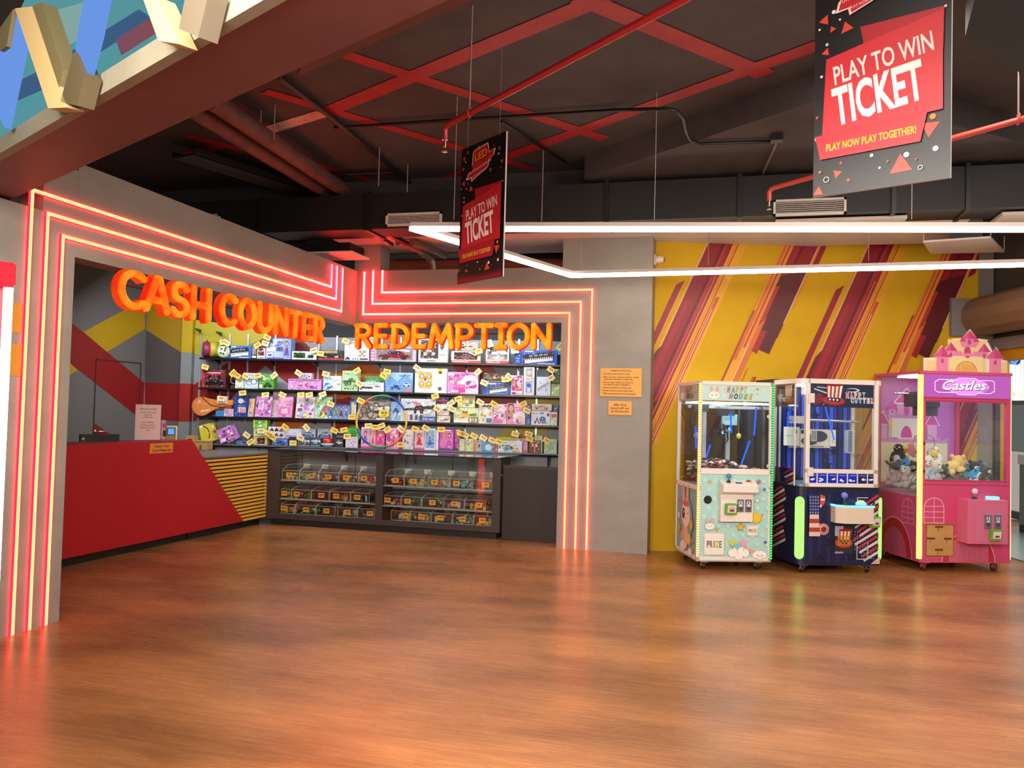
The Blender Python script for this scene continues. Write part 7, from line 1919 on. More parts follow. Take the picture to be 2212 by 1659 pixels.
b = MB(); b.prism([(w - .07, .004, zu), (w - .03, .03, zu), (w - .008, .10, zu), (w - .006, .60, zu), (w - .010, .60, zu), (w - .012, .10, zu), (w - .034, .034, zu), (w - .072, .008, zu)], (0, 0, zt_ - .05 - zu), 'glass'); b.build('side_window', m2)
b = MB(); b.box((.03, .05, zu), (w - .03, .62, zu + .02), '#9ac0d8 r.3'); b.build('prize_floor', m2)
def hat(a, x, z, s):
    a.ell(x, z - .04 * s, .62 * s, .22 * s, '#5a1016 r.4', 22, -.06); a.ell(x, z, .60 * s, .20 * s, '#b8242a r.4', 22, -.06)
    a.poly([(x - .33 * s, z + .02 * s), (x + .33 * s, z - .02 * s), (x + .47 * s, z + .78 * s), (x - .38 * s, z + .80 * s)], '#b8242a r.4')
    for k in range(4):
        u = -.30 + .19 * k; a.poly([(x + u * s, z + .1 * s), (x + (u + .09) * s, z + .1 * s), (x + (u + .12 + .03 * k) * s, z + .76 * s), (x + (u - .01 + .03 * k) * s, z + .77 * s)], '#ece4e0 r.4')
    a.ell(x + .04 * s, z + .78 * s, .43 * s, .06 * s, '#8a1a20 r.4', 18)
    a.poly([(x - .34 * s, z + .16 * s), (x + .36 * s, z + .14 * s), (x + .34 * s, z - .06 * s), (x - .30 * s, z - .02 * s)], '#181c40 r.4')
    for k in range(3): a.star(x - .2 * s + .2 * s * k, z + .06 * s - .01 * k * s, .08 * s, '#ece8ea r.4')
b = MB(); zq = 1.74
b.box((.12, .022, zq), (w - .115, .030, zt_ - .05), '#12153a r.35')
a = FA(b, 0, .022)
for k in range(12): a.rect(.14 + .06 * k, zq + .01, .16 + .06 * k, zt_ - .06, '#1a2058 r.35')
a.line([(.17, 1.93), (.40, 1.86)], .012, '#e0dce8 r.4'); a.line([(.20, 1.95), (.42, 1.93)], .008, '#e0dce8 r.4'); a.line([(.22, 1.88), (.30, 1.80), (.27, 1.76)], .006, '#c8a8b8 r.4'); a.poly([(.14, 1.86), (.26, 1.88), (.28, 1.80), (.18, 1.76), (.13, 1.78)], '#7a2030 r.4'); a.ell(.60, 1.925, .075, .022, '#d8d8e8 r.4', 18); a.ell(.585, 1.925, .065, .014, '#12153a r.4', 18)
hat(a, .385, 1.81, .21)
def cutter(a, x, z, k):
    c1 = ['#c83a3a r.5', '#5a8ab0 r.5', '#d87a8a r.5', '#6aa890 r.5', '#4a7ab0 r.5']
    a.letters('HAPPY', x, z + .055 * k, .06 * k, ['#f0ece8 r.5'], .25 * k, .02, .09); a.letters('HAPPY', x, z + .055 * k, .06 * k, c1, .25 * k, .02, .02)
    a.letters('CUTTER', x + .08 * k, z, .055 * k, ['#f0ece8 r.5'], .29 * k, 0, .09); a.letters('CUTTER', x + .08 * k, z, .055 * k, ['#6aa8a8 r.5', '#5a7ac0 r.5', '#8ab0c0 r.5', '#d8d0d0 r.5', '#7a9ac8 r.5', '#a85a2a r.5'], .29 * k, 0, .02)
cutter(a, .63, 1.795, .92)
b.build('marquee', m2)
b = MB(); b.prism([(.018, .12, zq), (.018, .60, zq), (.018, .60, zt_ - .05), (.018, .12, zt_ - .05)], (.006, 0, 0), '#14183c r.35')
al = LA(b, .60, 0, .017); hat(al, .30, 1.82, .20); cutter(al, .12, 1.80, .62)
b.build('side_marquee', m2)
b = MB(); b.box((.015, .11, zu + .0), (.022, .60, zu + .17), '#161c50 r.35'); al = LA(b, .60, 0, .015); al.clip = (.0, zu, .49, zu + .17); flagbits(al, None, .22, zu + .12, .22, .07, 4); b.build('side_strip', m2)
b = MB(); b.box((.10, .012, zu + .035), (w - .075, .018, zu + .145), '#e8e8f0 r.3'); ip = b.build('instruction_panel', m2)
for k in range(7):
    x = .105 + .112 * k
    b = MB(); b.rbox((x, .006, zu + .04), (x + .098, .012, zu + .14), '#1424b8 r.3' if k < 5 else '#151a50 r.3', .004)
    a = FA(b, 0, .006); r = random.Random(k)
    for q in range(3): a.ell(x + r.uniform(.02, .075), zu + r.uniform(.06, .09), r.uniform(.008, .02), r.uniform(.006, .014), '#e4e4f0 r.4', 8)
    a.rect(x + .012, zu + .118, x + .085, zu + .124, '#9aa8e8 r.4'); b.build('instruction_card', ip)
for x, z, s in ((.135, 1.83, .05), (.135, zu + .155, .045)):
    b = MB(); b.rbox((x - s * .9, -.02, z - s), (x + s * .5, .02, z + s), '#ddd2ca r.4', .006); b.build('hinge', m2)
b = MB(); b.tube([(.05, .34, 1.60), (w - .10, .34, 1.59)], .012, '#c8c4c4 r.25 m.8'); b.tube([(.05, .38, 1.605), (w - .10, .38, 1.595)], .010, '#d8d4d4 r.25 m.8'); b.build('cutter_rail', m2)
b = MB(); b.box((.08, .30, 1.56), (.20, .42, 1.64), '#dcd6d0 r.4'); b.build('cutter_head', m2)
b = MB(); b.tube([(.30, .05, 1.78), (.42, .06, 1.40)], .008, 'blue reflection glow', 8); b.build('blue_reflection_rod', m2)  # this rod and the next are added as blue reflections in the glass
b = MB(); b.tube([(.02, .30, 1.68), (.02, .32, 1.36)], .010, 'blue reflection glow', 8); b.build('blue_reflection_rod', m2)
b = MB(); b.tube([(.03, .52, 1.95), (.03, .52, zu + .02)], .012, '#d8dce4 r.3'); b.build('light_chain', m2)
b = MB(); b.box((.10, .20, zt_ - .07), (w - .10, .5, zt_ - .055), 'white led'); b.build('light_panel', m2)
# controls
b = MB(); zc0, zc1 = .545, .715
b.prism([(.36, .0, zc0), (.36, -.10, zc0), (.43, -.17, zc0), (.74, -.17, zc0), (.74, .0, zc0)], (0, 0, zc1 - zc0), '#d9c6b4 r.4'); b.build('control_box', m2)
b = MB(); b.prism([(.355, .0, zc1), (.355, -.11, zc1), (.43, -.18, zc1), (.748, -.18, zc1), (.748, .0, zc1)], (0, 0, .016), 'cyan led'); b.build('lit_edge', m2)
b = MB(); b.prism([(.37, .0, zc1 + .0165), (.37, -.10, zc1 + .0165), (.44, -.165, zc1 + .0165), (.735, -.165, zc1 + .0165), (.735, .0, zc1 + .0165)], (0, 0, .004), '#1c5a78 r.2'); b.build('control_top', m2)
joystick(m2, .47, -.07, zc1 + .02, '#7a78d8 r.2', 1.05)
b = MB(); b.lathe([(.055, 0), (.05, .02), (.04, .024)], 'cyan led', 20, (.65, -.08, zc1 + .02)); b.lathe([(.04, .022), (.03, .04), (0, .045)], 'warm led', 18, (.65, -.08, zc1 + .02)); b.build('push_button', m2)
reader(m2, .82, .555, -.02, .25)
b = MB(); b.tube([(.80, -.01, .60), (.78, -.04, .68), (.84, -.01, .75)], .010, '#14120f r.5'); b.build('reader_cable', m2)
b = MB(); b.lathe([(.0, 0), (.062, 0), (.062, .012), (.05, .018), (0, .018)], '#b86a66 r.3', 22, (.275, -.018, .465), 'y')
a = FA(b, 0, -.020); a.ring(.275, .465, .056, .006, '#e8a8a0 r.3'); a.disc(.275, .465, .030, '#7a2a30 r.3'); [a.disc(.275 + .036 * cos(k * .524), .465 + .036 * sin(k * .524), .006, '#f0d0c8 r.3', 8) for k in range(12)]
b.build('round_ticket_light', m2)
b = MB(); b.box((.405, -.008, .215), (.605, .004, .50), '#2a2a2e r.35')
a = FA(b, 0, -.008); a.poly([(.405, .40), (.50, .385), (.50, .50), (.405, .50)], '#a8a4c0 r.35'); a.rect(.405, .215, .50, .235, '#8a88a0 r.35')
a.ell(.505, .32, .096, .052, '#7a1a18 r.4', 22); a.ell(.505, .328, .096, .050, '#c03a2c r.4', 22); a.poly([(.455, .345), (.565, .335), (.595, .455), (.450, .465)], '#c03a2c r.4'); a.ell(.523, .46, .073, .012, '#8a221c r.4')
for k in range(3): a.poly([(.468 + .036 * k, .36), (.487 + .036 * k, .36), (.492 + .040 * k, .445), (.468 + .040 * k, .447)], '#e8d4b8 r.4')
a.poly([(.462, .345), (.562, .335), (.558, .305), (.466, .312)], '#1c1830 r.4')
for t_, z in (('PRIZE', .355), ('DOOR', .300)): a.text(t_, .508, z, .042, '#3a2a10 r.5', .15, 'c', 0, .04); a.text(t_, .508, z, .042, '#d8b03a r.5', .142, 'c', 0, .005)
b.build('prize_door', m2)
b = MB(); b.box((.60, -.003, .22), (.605, .0, .50), '#8a8690'); b.build('door_edge', m2)
for x, y in ((.10, .07), (w - .12, .07), (.10, d - .12), (w - .12, d - .12)): caster(m2, x, y, zb_)
# prizes on strings inside it
m2X = Matrix.Translation(m2.location) @ rotz(rad(22))
def hung(name, lab, x, y, z, wd, hh, dp, col, face, rz=0.0):
    P = m2X @ Vector((x, y, z))
    root = thing(name, lab, 'boxed prize', tuple(P), (0, 0, rad(22) + rz), group='boxed prizes hanging in the navy machine')
    b = MB(); b.box((-wd / 2, -dp / 2, -hh), (wd / 2, dp / 2, 0), col); b.build('box', root)
    if face: q = MB(); face(Art(q, (-wd / 2, -dp / 2 - .0006, -hh), (1, 0, 0), (0, 0, 1), wd, hh)); q.build('printed_face', root)
    q = MB(); q.tube([(0, 0, 0), (0, 0, 1.60 - z + .0)], .002, '#c8c4c0', 4); q.build('string', root)
hung('headset_box', 'white boxed headset hanging in the middle of the navy machine', .34, .36, 1.50, .34, .20, .08, '#ddd6cc r.4', lambda a: (a.ell(.62, .62, .30, .30, '#3a4058', 18), a.ell(.30, .35, .28, .22, '#3a4058', 18), a.poly([(.5, .1), (.9, .4), (.95, .15)], '#e8e0d4'), a.rect(.02, .75, .2, .95, '#2a2a34'), a.rect(.35, .05, .8, .09, '#6a6a70'), a.rect(.36, .35, .56, .95, '#b8c0c4'), [a.rect(.40 + .05 * k, .42, .42 + .05 * k, .9, '#5a6068') for k in range(3)]))
hung('gadget_box', 'slim white box with four dots hanging in the navy machine', .545, .34, 1.50, .065, .18, .045, '#e8e8ea r.4', lambda a: [a.ell(.5, .25 + .14 * k, .09, .025, '#3a3a44', 8) for k in range(4)])
hung('gadget_box', 'tall grey-striped box hanging near the end of the rail', .735, .32, 1.50, .085, .25, .06, '#c8ccd8 r.4', lambda a: (a.rect(.08, .04, .66, .96, '#6a74a0'), [a.rect(.12, .1 + .11 * k, .6, .13 + .11 * k, '#9aa4c8') for k in range(8)]), .1)
hung('gadget_box', 'pale box with a small dark window hanging by the cutter head', .06, .30, 1.52, .16, .20, .09, '#cfdcdc r.4', lambda a: (a.ell(.75, .75, .10, .12, '#4a5a60', 12), a.rect(.1, .5, .55, .54, '#8aa0a0')), -.4)
hung('gadget_box', 'red and white box hanging beside the boxed headset', .15, .44, 1.50, .07, .21, .09, '#d8ccd0 r.4', lambda a: (a.rect(.1, .5, .9, .95, '#b03a4a'), a.rect(.2, .1, .8, .4, '#4a3a50')))

# ---------------------------------------------------------------- pink castle machine
PK, PKD, PKL, VIO = '#cf4a76 r.35', '#b02a50 r.35', '#d8688c r.35', '#c34ac0 r.35'
m3 = machine('castle_claw_machine', 'big pink Castles claw machine topped with a castle cut-out', 1985, 1215, .10, rad(20))
w, d, zb_, zt_, zw0, zw1, zm = 1.035, .94, .10, 2.155, .99, 1.835, 1.885
b = MB(); b.box((0, 0, zb_), (w, d, zw0 - .19), PK)
b.box((0, 0, zw0 - .19), (w, .045, zw0), PK); b.box((0, 0, zw1), (w, .045, zt_ - .02), PK); b.box((0, 0, zw0), (.06, .045, zw1), PK); b.box((w - .045, 0, zw0), (w, .045, zw1), PK)
b.box((0, d - .05, zw0 - .19), (.05, d, zt_), PK); b.box((w - .05, d - .05, zw0 - .19), (w, d, zt_), PK); b.box((w - .05, .045, zw0 - .19), (w, d - .05, zw0 - .06), PK)
a = FA(b, 0, 0); a.clip = (.03, .102, 1.02, 2.14)
def arched(a, x, z, ww, hh, mat='#e8b0bc r.4'):
    r_ = ww / 2; t = [(x + r_ * cos(rad(180 - 12 * k)), z + hh - r_ + r_ * sin(rad(180 - 12 * k))) for k in range(16)]
    a.line([(x - r_, z)] + t + [(x + r_, z), (x - r_, z)], .009, mat); a.line([(x, z), (x, z + hh)], .007, mat)
    for k in range(1, 4): a.line([(x - r_ * (1 if k < 3 else .93), z + hh * .22 * k), (x + r_ * (1 if k < 3 else .93), z + hh * .22 * k)], .007, mat)
arched(a, .165, .525, .225, .27); arched(a, .86, .525, .235, .27)
a.ell(.56, .115, .305, .32, '#e8a8b4 r.4', 30); a.ell(.56, .115, .295, .31, '#c02a34 r.4', 30); a.ell(.56, .115, .215, .23, '#d86884 r.4', 30); a.rect(.25, .0, .87, .112, PK)
a.rect(.335, .115, .785, .345, '#c8587a r.4')
for k in range(18): a.rect(.345 + .025 * k, .12, .350 + .025 * k, .34, '#d87894 r.4')
a.line([(.0, .94), (w, .94)], .006, PKD); a.line([(.05, zw1 + .012), (w - .03, zw1 + .012)], .006, PKD); a.line([(.0, zm - .01), (w, zm - .01)], .008, PKD)
for x0, x1, z0, z1 in ((.07, .08, zw0, zw1),): a.rect(.052, zw0 - .012, w - .03, zw0 - .006, PKD)
al = LA(b, d, 0, 0); al.clip = (.0, .102, .93, 1.0); arched(al, .72, .49, .235, .27, '#e098a8 r.4'); al.ell(.45, .115, .36, .42, '#e098a8 r.4', 30); al.ell(.45, .115, .345, .405, '#b82434 r.4', 30); al.ell(.45, .115, .25, .30, '#c05074 r.4', 30); al.rect(.05, .0, .9, .112, PK)
for k in range(12): al.rect(.24 + .03 * k, .12, .245 + .03 * k, .30, '#c86484 r.4')
b.build('cabinet', m3)
b = MB(); b.box((-.012, -.012, zt_ - .02), (w + .012, d + .012, zt_ + .012), '#d0567c r.35'); b.build('roof', m3)
b = MB(); b.box((.02, -.006, zm), (w - .012, .0, zt_ - .025), 'magenta lit')
a = FA(b, 0, -.006); zc_ = (zm + zt_ - .025) / 2
for zz1 in (zc_ - .085, zc_ + .085): pass
pl = [(.20, zc_ - .07), (.40, zc_ - .07), (.43, zc_ - .09), (.62, zc_ - .09), (.65, zc_ - .07), (.80, zc_ - .07), (.82, zc_ - .05), (.84, zc_ - .05), (.84, zc_ + .05), (.82, zc_ + .07), (.65, zc_ + .07), (.62, zc_ + .09), (.43, zc_ + .09), (.40, zc_ + .07), (.20, zc_ + .07), (.18, zc_ + .05), (.16, zc_ + .05), (.16, zc_ - .05), (.20, zc_ - .07)]
a.ell(.52, zc_, .26, .085, '#d87ad8 e.9', 22); a.line(pl, .007, '#f4c8f4 e.9')
a.text('Castles', .505, zc_ - .042, .105, '#7a3a8a r.5', .52, 'c', .02, .035, .35); a.text('Castles', .50, zc_ - .036, .105, '#f4e0f4 e.9', .51, 'c', .02, .012, .35)
b.build('marquee', m3)
b = MB(); b.box((.062, .02, zw0), (w - .045, .026, zw1), 'glass'); b.build('front_window', m3)
b = MB(); b.box((.006, .045, zw0 - .19), (.012, d - .05, zt_ - .02), 'glass'); b.build('side_window', m3)
b = MB(); b.box((w - .012, .045, zw0 - .06), (w - .006, d - .05, zt_ - .02), 'glass'); b.build('side_window', m3)
# castle picture on the back wall inside
b = MB(); b.box((.05, d - .02, zw0 - .19), (w - .05, d, zt_ - .02), '#c878d0 r.4')
a = FA(b, 0, d - .02)
CW, CC_, CT, CV = '#efe6ea r.4', '#ece0c0 r.4', '#d85ab8 r.4', '#b84aa8 r.4'
a.rect(.05, zw0 - .10, .90, 1.36, CC_); a.rect(.05, 1.36, .90, 1.40, '#d898d8 r.4'); [a.rect(.06 + .10 * k, 1.395, .11 + .10 * k, 1.425, '#d898d8 r.4') for k in range(9)]
a.rect(.16, 1.42, .60, 1.66, CW); a.rect(.165, 1.42, .20, 1.66, '#e4c88a r.4'); a.rect(.56, 1.42, .595, 1.66, '#e4c88a r.4'); a.rect(.14, 1.65, .62, 1.70, '#d898d8 r.4')
a.ell(.38, 1.43, .085, .15, CW, 20); a.ell(.38, 1.43, .07, .13, CT, 20); a.rect(.28, 1.28, .48, 1.42, CC_); a.rect(.25, 1.36, .5, 1.40, '#d898d8 r.4')
a.rect(.26, 1.70, .50, 1.84, '#e0a8e0 r.4'); a.ell(.38, 1.74, .035, .06, CT, 14); a.poly([(.20, 1.82), (.56, 1.82), (.38, 2.02)], CW); a.poly([(.23, 1.835), (.53, 1.835), (.38, 2.0)], CT); a.poly([(.40, 1.835), (.53, 1.835), (.38, 2.0)], CV)
for x in (.20, .56): a.rect(x - .045, 1.69, x + .045, 1.76, '#e0a8e0 r.4'); a.poly([(x - .075, 1.75), (x + .075, 1.75), (x, 1.87)], CT); a.disc(x, 1.725, .012, CV)
for x in (.08, .70): a.rect(x - .06, 1.40, x + .06, 1.58, '#e0a8e0 r.4'); a.poly([(x - .10, 1.57), (x + .10, 1.57), (x, 1.74)], CW); a.poly([(x - .085, 1.575), (x + .085, 1.575), (x, 1.72)], CT)
b.build('back_panel', m3)
# castle cut-out
b = MB()
o = [(.03, 2.165), (.03, 2.33), (.18, 2.345), (.15, 2.355), (.245, 2.50), (.275, 2.45), (.36, 2.545), (.375, 2.59), (.49, 2.60), (.58, 2.715), (.665, 2.60), (.77, 2.59), (.785, 2.56), (.80, 2.55), (.86, 2.43), (.88, 2.45), (.895, 2.50), (.985, 2.35), (.96, 2.34), (1.03, 2.33), (1.03, 2.165)]
ZS = lambda z: 2.165 + (z - 2.165) * .86
o = [(x * .96 + .025, ZS(z)) for x, z in o]
b.prism([(x, .03, z) for x, z in o], (0, .014, 0), '#f0e4d8 r.4')
a = FA(b, 0, .03); kx = .985; base_pt = a.pt; a.pt = lambda u, v: base_pt(u * .974 + .036 if v > 2.1 else u, ZS(v) if v > 2.165 else v)
def R4(x0, z0, x1, z1, c): a.rect(x0 * kx, z0, x1 * kx, z1, c)
def T3(x0, x1, z, xt, zt, c): a.poly([(x0 * kx, z), (x1 * kx, z), (xt * kx, zt)], c)
YL, PN, PD = '#eccf98 r.4', '#e58ab0 r.4', '#c8447e r.4'
R4(.035, 2.17, .19, 2.31, YL); R4(.87, 2.17, 1.015, 2.31, YL); R4(.035, 2.30, .19, 2.325, '#f2dcb8 r.4'); R4(.87, 2.30, 1.015, 2.325, '#f2dcb8 r.4')
R4(.30, 2.17, .76, 2.58, YL); R4(.37, 2.57, .78, 2.59, '#f2dcb8 r.4'); R4(.30, 2.40, .76, 2.43, PN); R4(.33, 2.17, .72, 2.38, '#f0d8a4 r.4'); R4(.33, 2.37, .72, 2.40, PN)
a.ell(.525 * kx, 2.17, .13, .14, '#d89a4a r.4', 22); a.ell(.525 * kx, 2.17, .115, .125, '#e8b868 r.4', 22); [a.line([((.44 + .034 * k) * kx, 2.172), ((.44 + .034 * k) * kx, 2.26)], .005, '#b8743a r.4') for k in range(6)]
a.rect(.25, 2.14, .80, 2.168, '#d0567c r.35')
R4(.47, 2.40, .60, 2.46, YL); a.ell(.535 * kx, 2.42, .042, .075, PD, 16); a.rect(.42 * kx, 2.37, .66 * kx, 2.405, PN)
for x, z0, wd, zt2, ww, apx in ((.235, 2.17, .07, 2.36, .11, 2.49), (.87, 2.17, .07, 2.36, .115, 2.49), (.335, 2.38, .045, 2.44, .08, 2.54), (.735, 2.38, .045, 2.44, .08, 2.54)):
    R4(x - wd, z0, x + wd, zt2, PN); T3(x - ww, x + ww, zt2 - .01, x, apx, PD); T3(x - ww, x - ww * .1, zt2 - .01, x, apx, '#d85a90 r.4'); a.ell(x * kx, zt2 - .06, .018, .03, PD, 12)
R4(.46, 2.49, .64, 2.53, PN); R4(.49, 2.52, .62, 2.60, PN); T3(.46, .655, 2.59, .56, 2.70, PD); T3(.46, .54, 2.59, .56, 2.70, '#d85a90 r.4'); a.ell(.555 * kx, 2.55, .022, .035, PD, 12)
for x in (.475, .635): R4(x - .025, 2.52, x + .025, 2.56, PN); T3(x - .04, x + .04, 2.555, x, 2.62, PD)
b.build('castle_cutout', m3)
def lamp(x, y, wd, name='corner_light'):
    b = MB(); b.rbox((x - wd / 2, y - .02, zb_ + .04), (x + wd / 2, y + .02, zt_ - .03), 'warm led', .008); b.build(name, m3)
lamp(-.002, -.004, .052); lamp(w + .004, .02, .022)
# front fittings
b = MB(); b.rbox((.42, -.20, .335), (.87, .0, .80), '#d86a8c r.35', .006); b.prism([(.50, -.2005, .36), (.84, -.2005, .36), (.84, -.2005, .74), (.50, -.2005, .74)], (0, -.004, 0), '#d47092 r.35'); b.build('control_box', m3)
joystick(m3, .56, -.10, .80, '#e8d0e0 r.1', .95)
b = MB(); b.rbox((.70, -.14, .80), (.82, -.06, .83), 'cyan led', .02); b.build('push_button', m3)
coin_slot(m3, .635, .575, -.2045, .075, .15); coin_slot(m3, .745, .575, -.2045, .075, .15); reader(m3, .705, .44, -.205)
b = MB(); b.ell((.64, -.218, .575), (.010, .004, .010), 'screen blue'); b.build('coin_lamp', m3)
b = MB(); b.rbox((.072, -.004, .165), (.395, .004, .515), '#8a5a34 r.5', .006); b.box((.085, -.007, .178), (.382, -.0041, .502), 'card brown')
a = FA(b, 0, -.007)
for x, z in ((.13, .36), (.32, .36), (.22, .24), (.22, .485)): a.rect(x - .045, z - .012, x + .045, z + .010, '#7a3020 r.5'); a.line([(x - .01, z - .012), (x - .012, z - .05)], .006, '#7a3020 r.5')
b.build('prize_flap', m3)
for z in (1.08, 1.38):
    b = MB(); b.lathe([(.016, 0), (.012, .016), (.0, .020)], '#5a3034 r.3 m.5', 12, (.034, -.020, z), 'y'); b.build('door_lock', m3)
b = MB(); b.tube([(.02, .50, 1.93), (w - .04, .50, 1.93)], .012, '#c0c8d8 r.3 m.7'); b.tube([(.02, .56, 1.93), (w - .04, .56, 1.93)], .012, '#c0c8d8 r.3 m.7'); b.build('gantry_rail', m3)
b = MB(); b.box((.16, .28, 1.78), (.40, .60, 1.95), '#4a4c6a r.4'); b.box((.22, .32, 1.68), (.40, .52, 1.78), '#5a5c78 r.4'); g = b.build('gantry_carriage', m3)
for x in (.18, .30): b = MB(); b.lathe([(.026, -.012), (.026, .012)], '#8a8ca8 r.3', 14, (x, .275, 1.90), 'y'); b.build('pulley', g)
b = MB(); b.tube([(.30, .42, 1.68), (.30, .42, 1.52)], .003, '#6a6a80', 5); b.lathe([(.02, 0), (.03, .03), (.02, .06)], '#a898b8 r.3 m.6', 12, (.30, .42, 1.46)); c = b.build('claw', m3)
for k in range(3):
    t = k * 2.094; q = MB(); q.tube([(.30 + cos(t) * .02, .42 + sin(t) * .02, 1.48), (.30 + cos(t) * .11, .42 + sin(t) * .11, 1.44), (.30 + cos(t) * .13, .42 + sin(t) * .13, 1.36), (.30 + cos(t) * .09, .42 + sin(t) * .09, 1.28)], .006, '#b8a8c4 r.3 m.6', 7); q.build('claw_finger', c)
b = MB(); b.box((.05, .10, zt_ - .045), (.95, .55, zt_ - .03), 'white led'); b.build('light_panel', m3)
b = MB(); b.box((.02, .03, zw0 - .19), (w - .05, d - .05, zw0 - .17), '#d8b0c0 r.5'); b.box((.014, .045, zw0 - .17), (.022, d - .06, zw0 - .06), 'acrylic'); b.build('prize_bed', m3)
for x, y in ((.10, .06), (w - .12, .06), (.10, d - .12), (w - .12, d - .12)): caster(m3, x, y, zb_, .045, '#7a2430 r.4')

# ---------------------------------------------------------------- soft toys heaped in the castle machine
m3X = Matrix.Translation(m3.location) @ rotz(rad(20))
from mathutils import Euler
def soft(name, label, x, y, z, s, body, spots=(), rz=0.0, rx=0.0, ry=0.0, col='#e8e4e0'):
    """body: blobs fused into one plush skin; spots: (part name, colour, blobs)"""
    x, y = min(max(x, .18), .86), max(y, .21)
    x, y = min(max(x, .18), .86), max(y, .21)
    P = m3X @ Vector((x, y, z))
    s *= 1.28; P.z += .03
    root = thing(name, label, 'soft toy', tuple(P), (rx, ry, rad(20) + rz), group='soft toys in the castle machine')
    def blobs(L, mat):
        b = MB()
        for q in L:
            c, r = q[0], q[1]; e = Euler(q[2]) if len(q) > 2 else None
            b.ell(tuple(v * s for v in c), tuple(v * s for v in r), mat, e, 12, 8)
        return b
    o = blobs(body, col + ' r.9').build('body', root)
    m = o.modifiers.new('skin', 'REMESH'); m.mode = 'VOXEL'; m.voxel_size = max(.005, s * .06); m.use_smooth_shade = True
    for nme, c, L in spots: blobs(L, c + ' r.7').build(nme, root)
    return root
BEAR = [((0, 0, .55), (.42, .36, .50)), ((0, -.06, 1.22), (.44, .38, .38)), ((-.34, 0, 1.55), (.15, .09, .15)), ((.34, 0, 1.55), (.15, .09, .15)), ((-.45, -.12, .70), (.15, .15, .33), (0, .5, 0)), ((.45, -.12, .70), (.15, .15, .33), (0, -.5, 0)), ((-.28, -.36, .16), (.18, .34, .18)), ((.28, -.36, .16), (.18, .34, .18))]
def bearspots(muz, eye='#201a18', inn=None):
    L = [('muzzle', muz, [((0, -.38, 1.12), (.18, .13, .14))]), ('nose', '#3a2a28', [((0, -.50, 1.17), (.05, .04, .04))]), ('eye', eye, [((-.17, -.37, 1.30), (.045, .04, .05))]), ('eye', eye, [((.17, -.37, 1.30), (.045, .04, .05))])]
    if inn: L.append(('inner_ear', inn, [((-.34, -.06, 1.55), (.09, .05, .09)), ((.34, -.06, 1.55), (.09, .05, .09))]))
    return L
RABB = BEAR[:2] + [((-.16, .02, 1.85), (.10, .07, .36)), ((.16, .02, 1.85), (.10, .07, .36))] + BEAR[4:]
DOLPH = [((0, 0, .35), (.36, .75, .34)), ((0, -.78, .38), (.16, .26, .14)), ((0, .72, .5), (.16, .34, .14), (.5, 0, 0)), ((0, .05, .74), (.06, .20, .20), (.4, 0, 0)), ((-.32, .98, .72), (.28, .14, .05)), ((.32, .98, .72), (.28, .14, .05)), ((-.44, -.2, .2), (.26, .14, .05), (0, .5, 0)), ((.44, -.2, .2), (.26, .14, .05), (0, -.5, 0))]
DSPOT = [('belly', '#e8eaec', [((0, -.08, .22), (.33, .70, .24))]), ('eye', '#16181c', [((-.30, -.50, .45), (.05, .05, .05))]), ('eye', '#16181c', [((.30, -.50, .45), (.05, .05, .05))])]
PENG = [((0, 0, .7), (.46, .42, .66)), ((0, -.04, 1.4), (.36, .34, .34)), ((-.50, 0, .75), (.10, .20, .42), (0, .25, 0)), ((.50, 0, .75), (.10, .20, .42), (0, -.25, 0))]
LIE = [((0, 0, .35), (.38, .62, .34)), ((0, -.78, .50), (.40, .38, .36)), ((-.34, -.72, .80), (.14, .09, .14)), ((.34, -.72, .80), (.14, .09, .14)), ((-.38, -.35, .14), (.14, .38, .13)), ((.38, -.35, .14), (.14, .38, .13)), ((-.36, .55, .16), (.16, .32, .15)), ((.36, .55, .16), (.16, .32, .15)), ((0, .72, .40), (.09, .28, .09), (.5, 0, 0))]
def liespots(muz): return [('muzzle', muz, [((0, -1.12, .42), (.18, .14, .14))]), ('nose', '#2a2220', [((0, -1.25, .47), (.05, .04, .04))]), ('eye', '#181414', [((-.18, -1.08, .60), (.045, .04, .05))]), ('eye', '#181414', [((.18, -1.08, .60), (.045, .04, .05))])]
PILLOW = [((0, 0, .5), (.55, .16, .45)), ((-.35, 0, .2), (.3, .14, .3)), ((.35, 0, .2), (.3, .14, .3)), ((0, 0, .85), (.3, .13, .25))]
z0 = zw0 - .17
# seen through the side pane
soft('plush_bear', 'pale pink plush bear sitting against the side pane beside the navy machine', .17, .80, z0, .125, BEAR, bearspots('#f0e4e6', inn='#d8a0b0'), -1.2, col='#e4cdd4')
soft('plush_cub', 'white plush cub with a pink bow, at the side pane under the whale', .16, .56, z0, .135, BEAR, bearspots('#f4f0ee', inn='#e8b8c8') + [('bow', '#e09ab4', [((.30, -.18, 1.62), (.14, .08, .11)), ((.12, -.2, 1.66), (.12, .08, .10))]), ('dress', '#e8b8c0', [((0, -.04, .62), (.44, .40, .30))])], -1.2, col='#e9e2e2')
soft('plush_cub', 'white plush cub in a blue dress at the side pane near the light column', .16, .26, z0, .13, BEAR, bearspots('#f4f0ee', inn='#e8d0d8') + [('dress', '#4a6ab8', [((0, -.04, .58), (.44, .40, .28))])], -1.25, col='#e9e4e4')
soft('plush_whale', 'blue and white plush whale lying above the white cub with the bow', .20, .60, z0 + .20, .15, DOLPH, DSPOT, -.2, col='#4f9cd8')
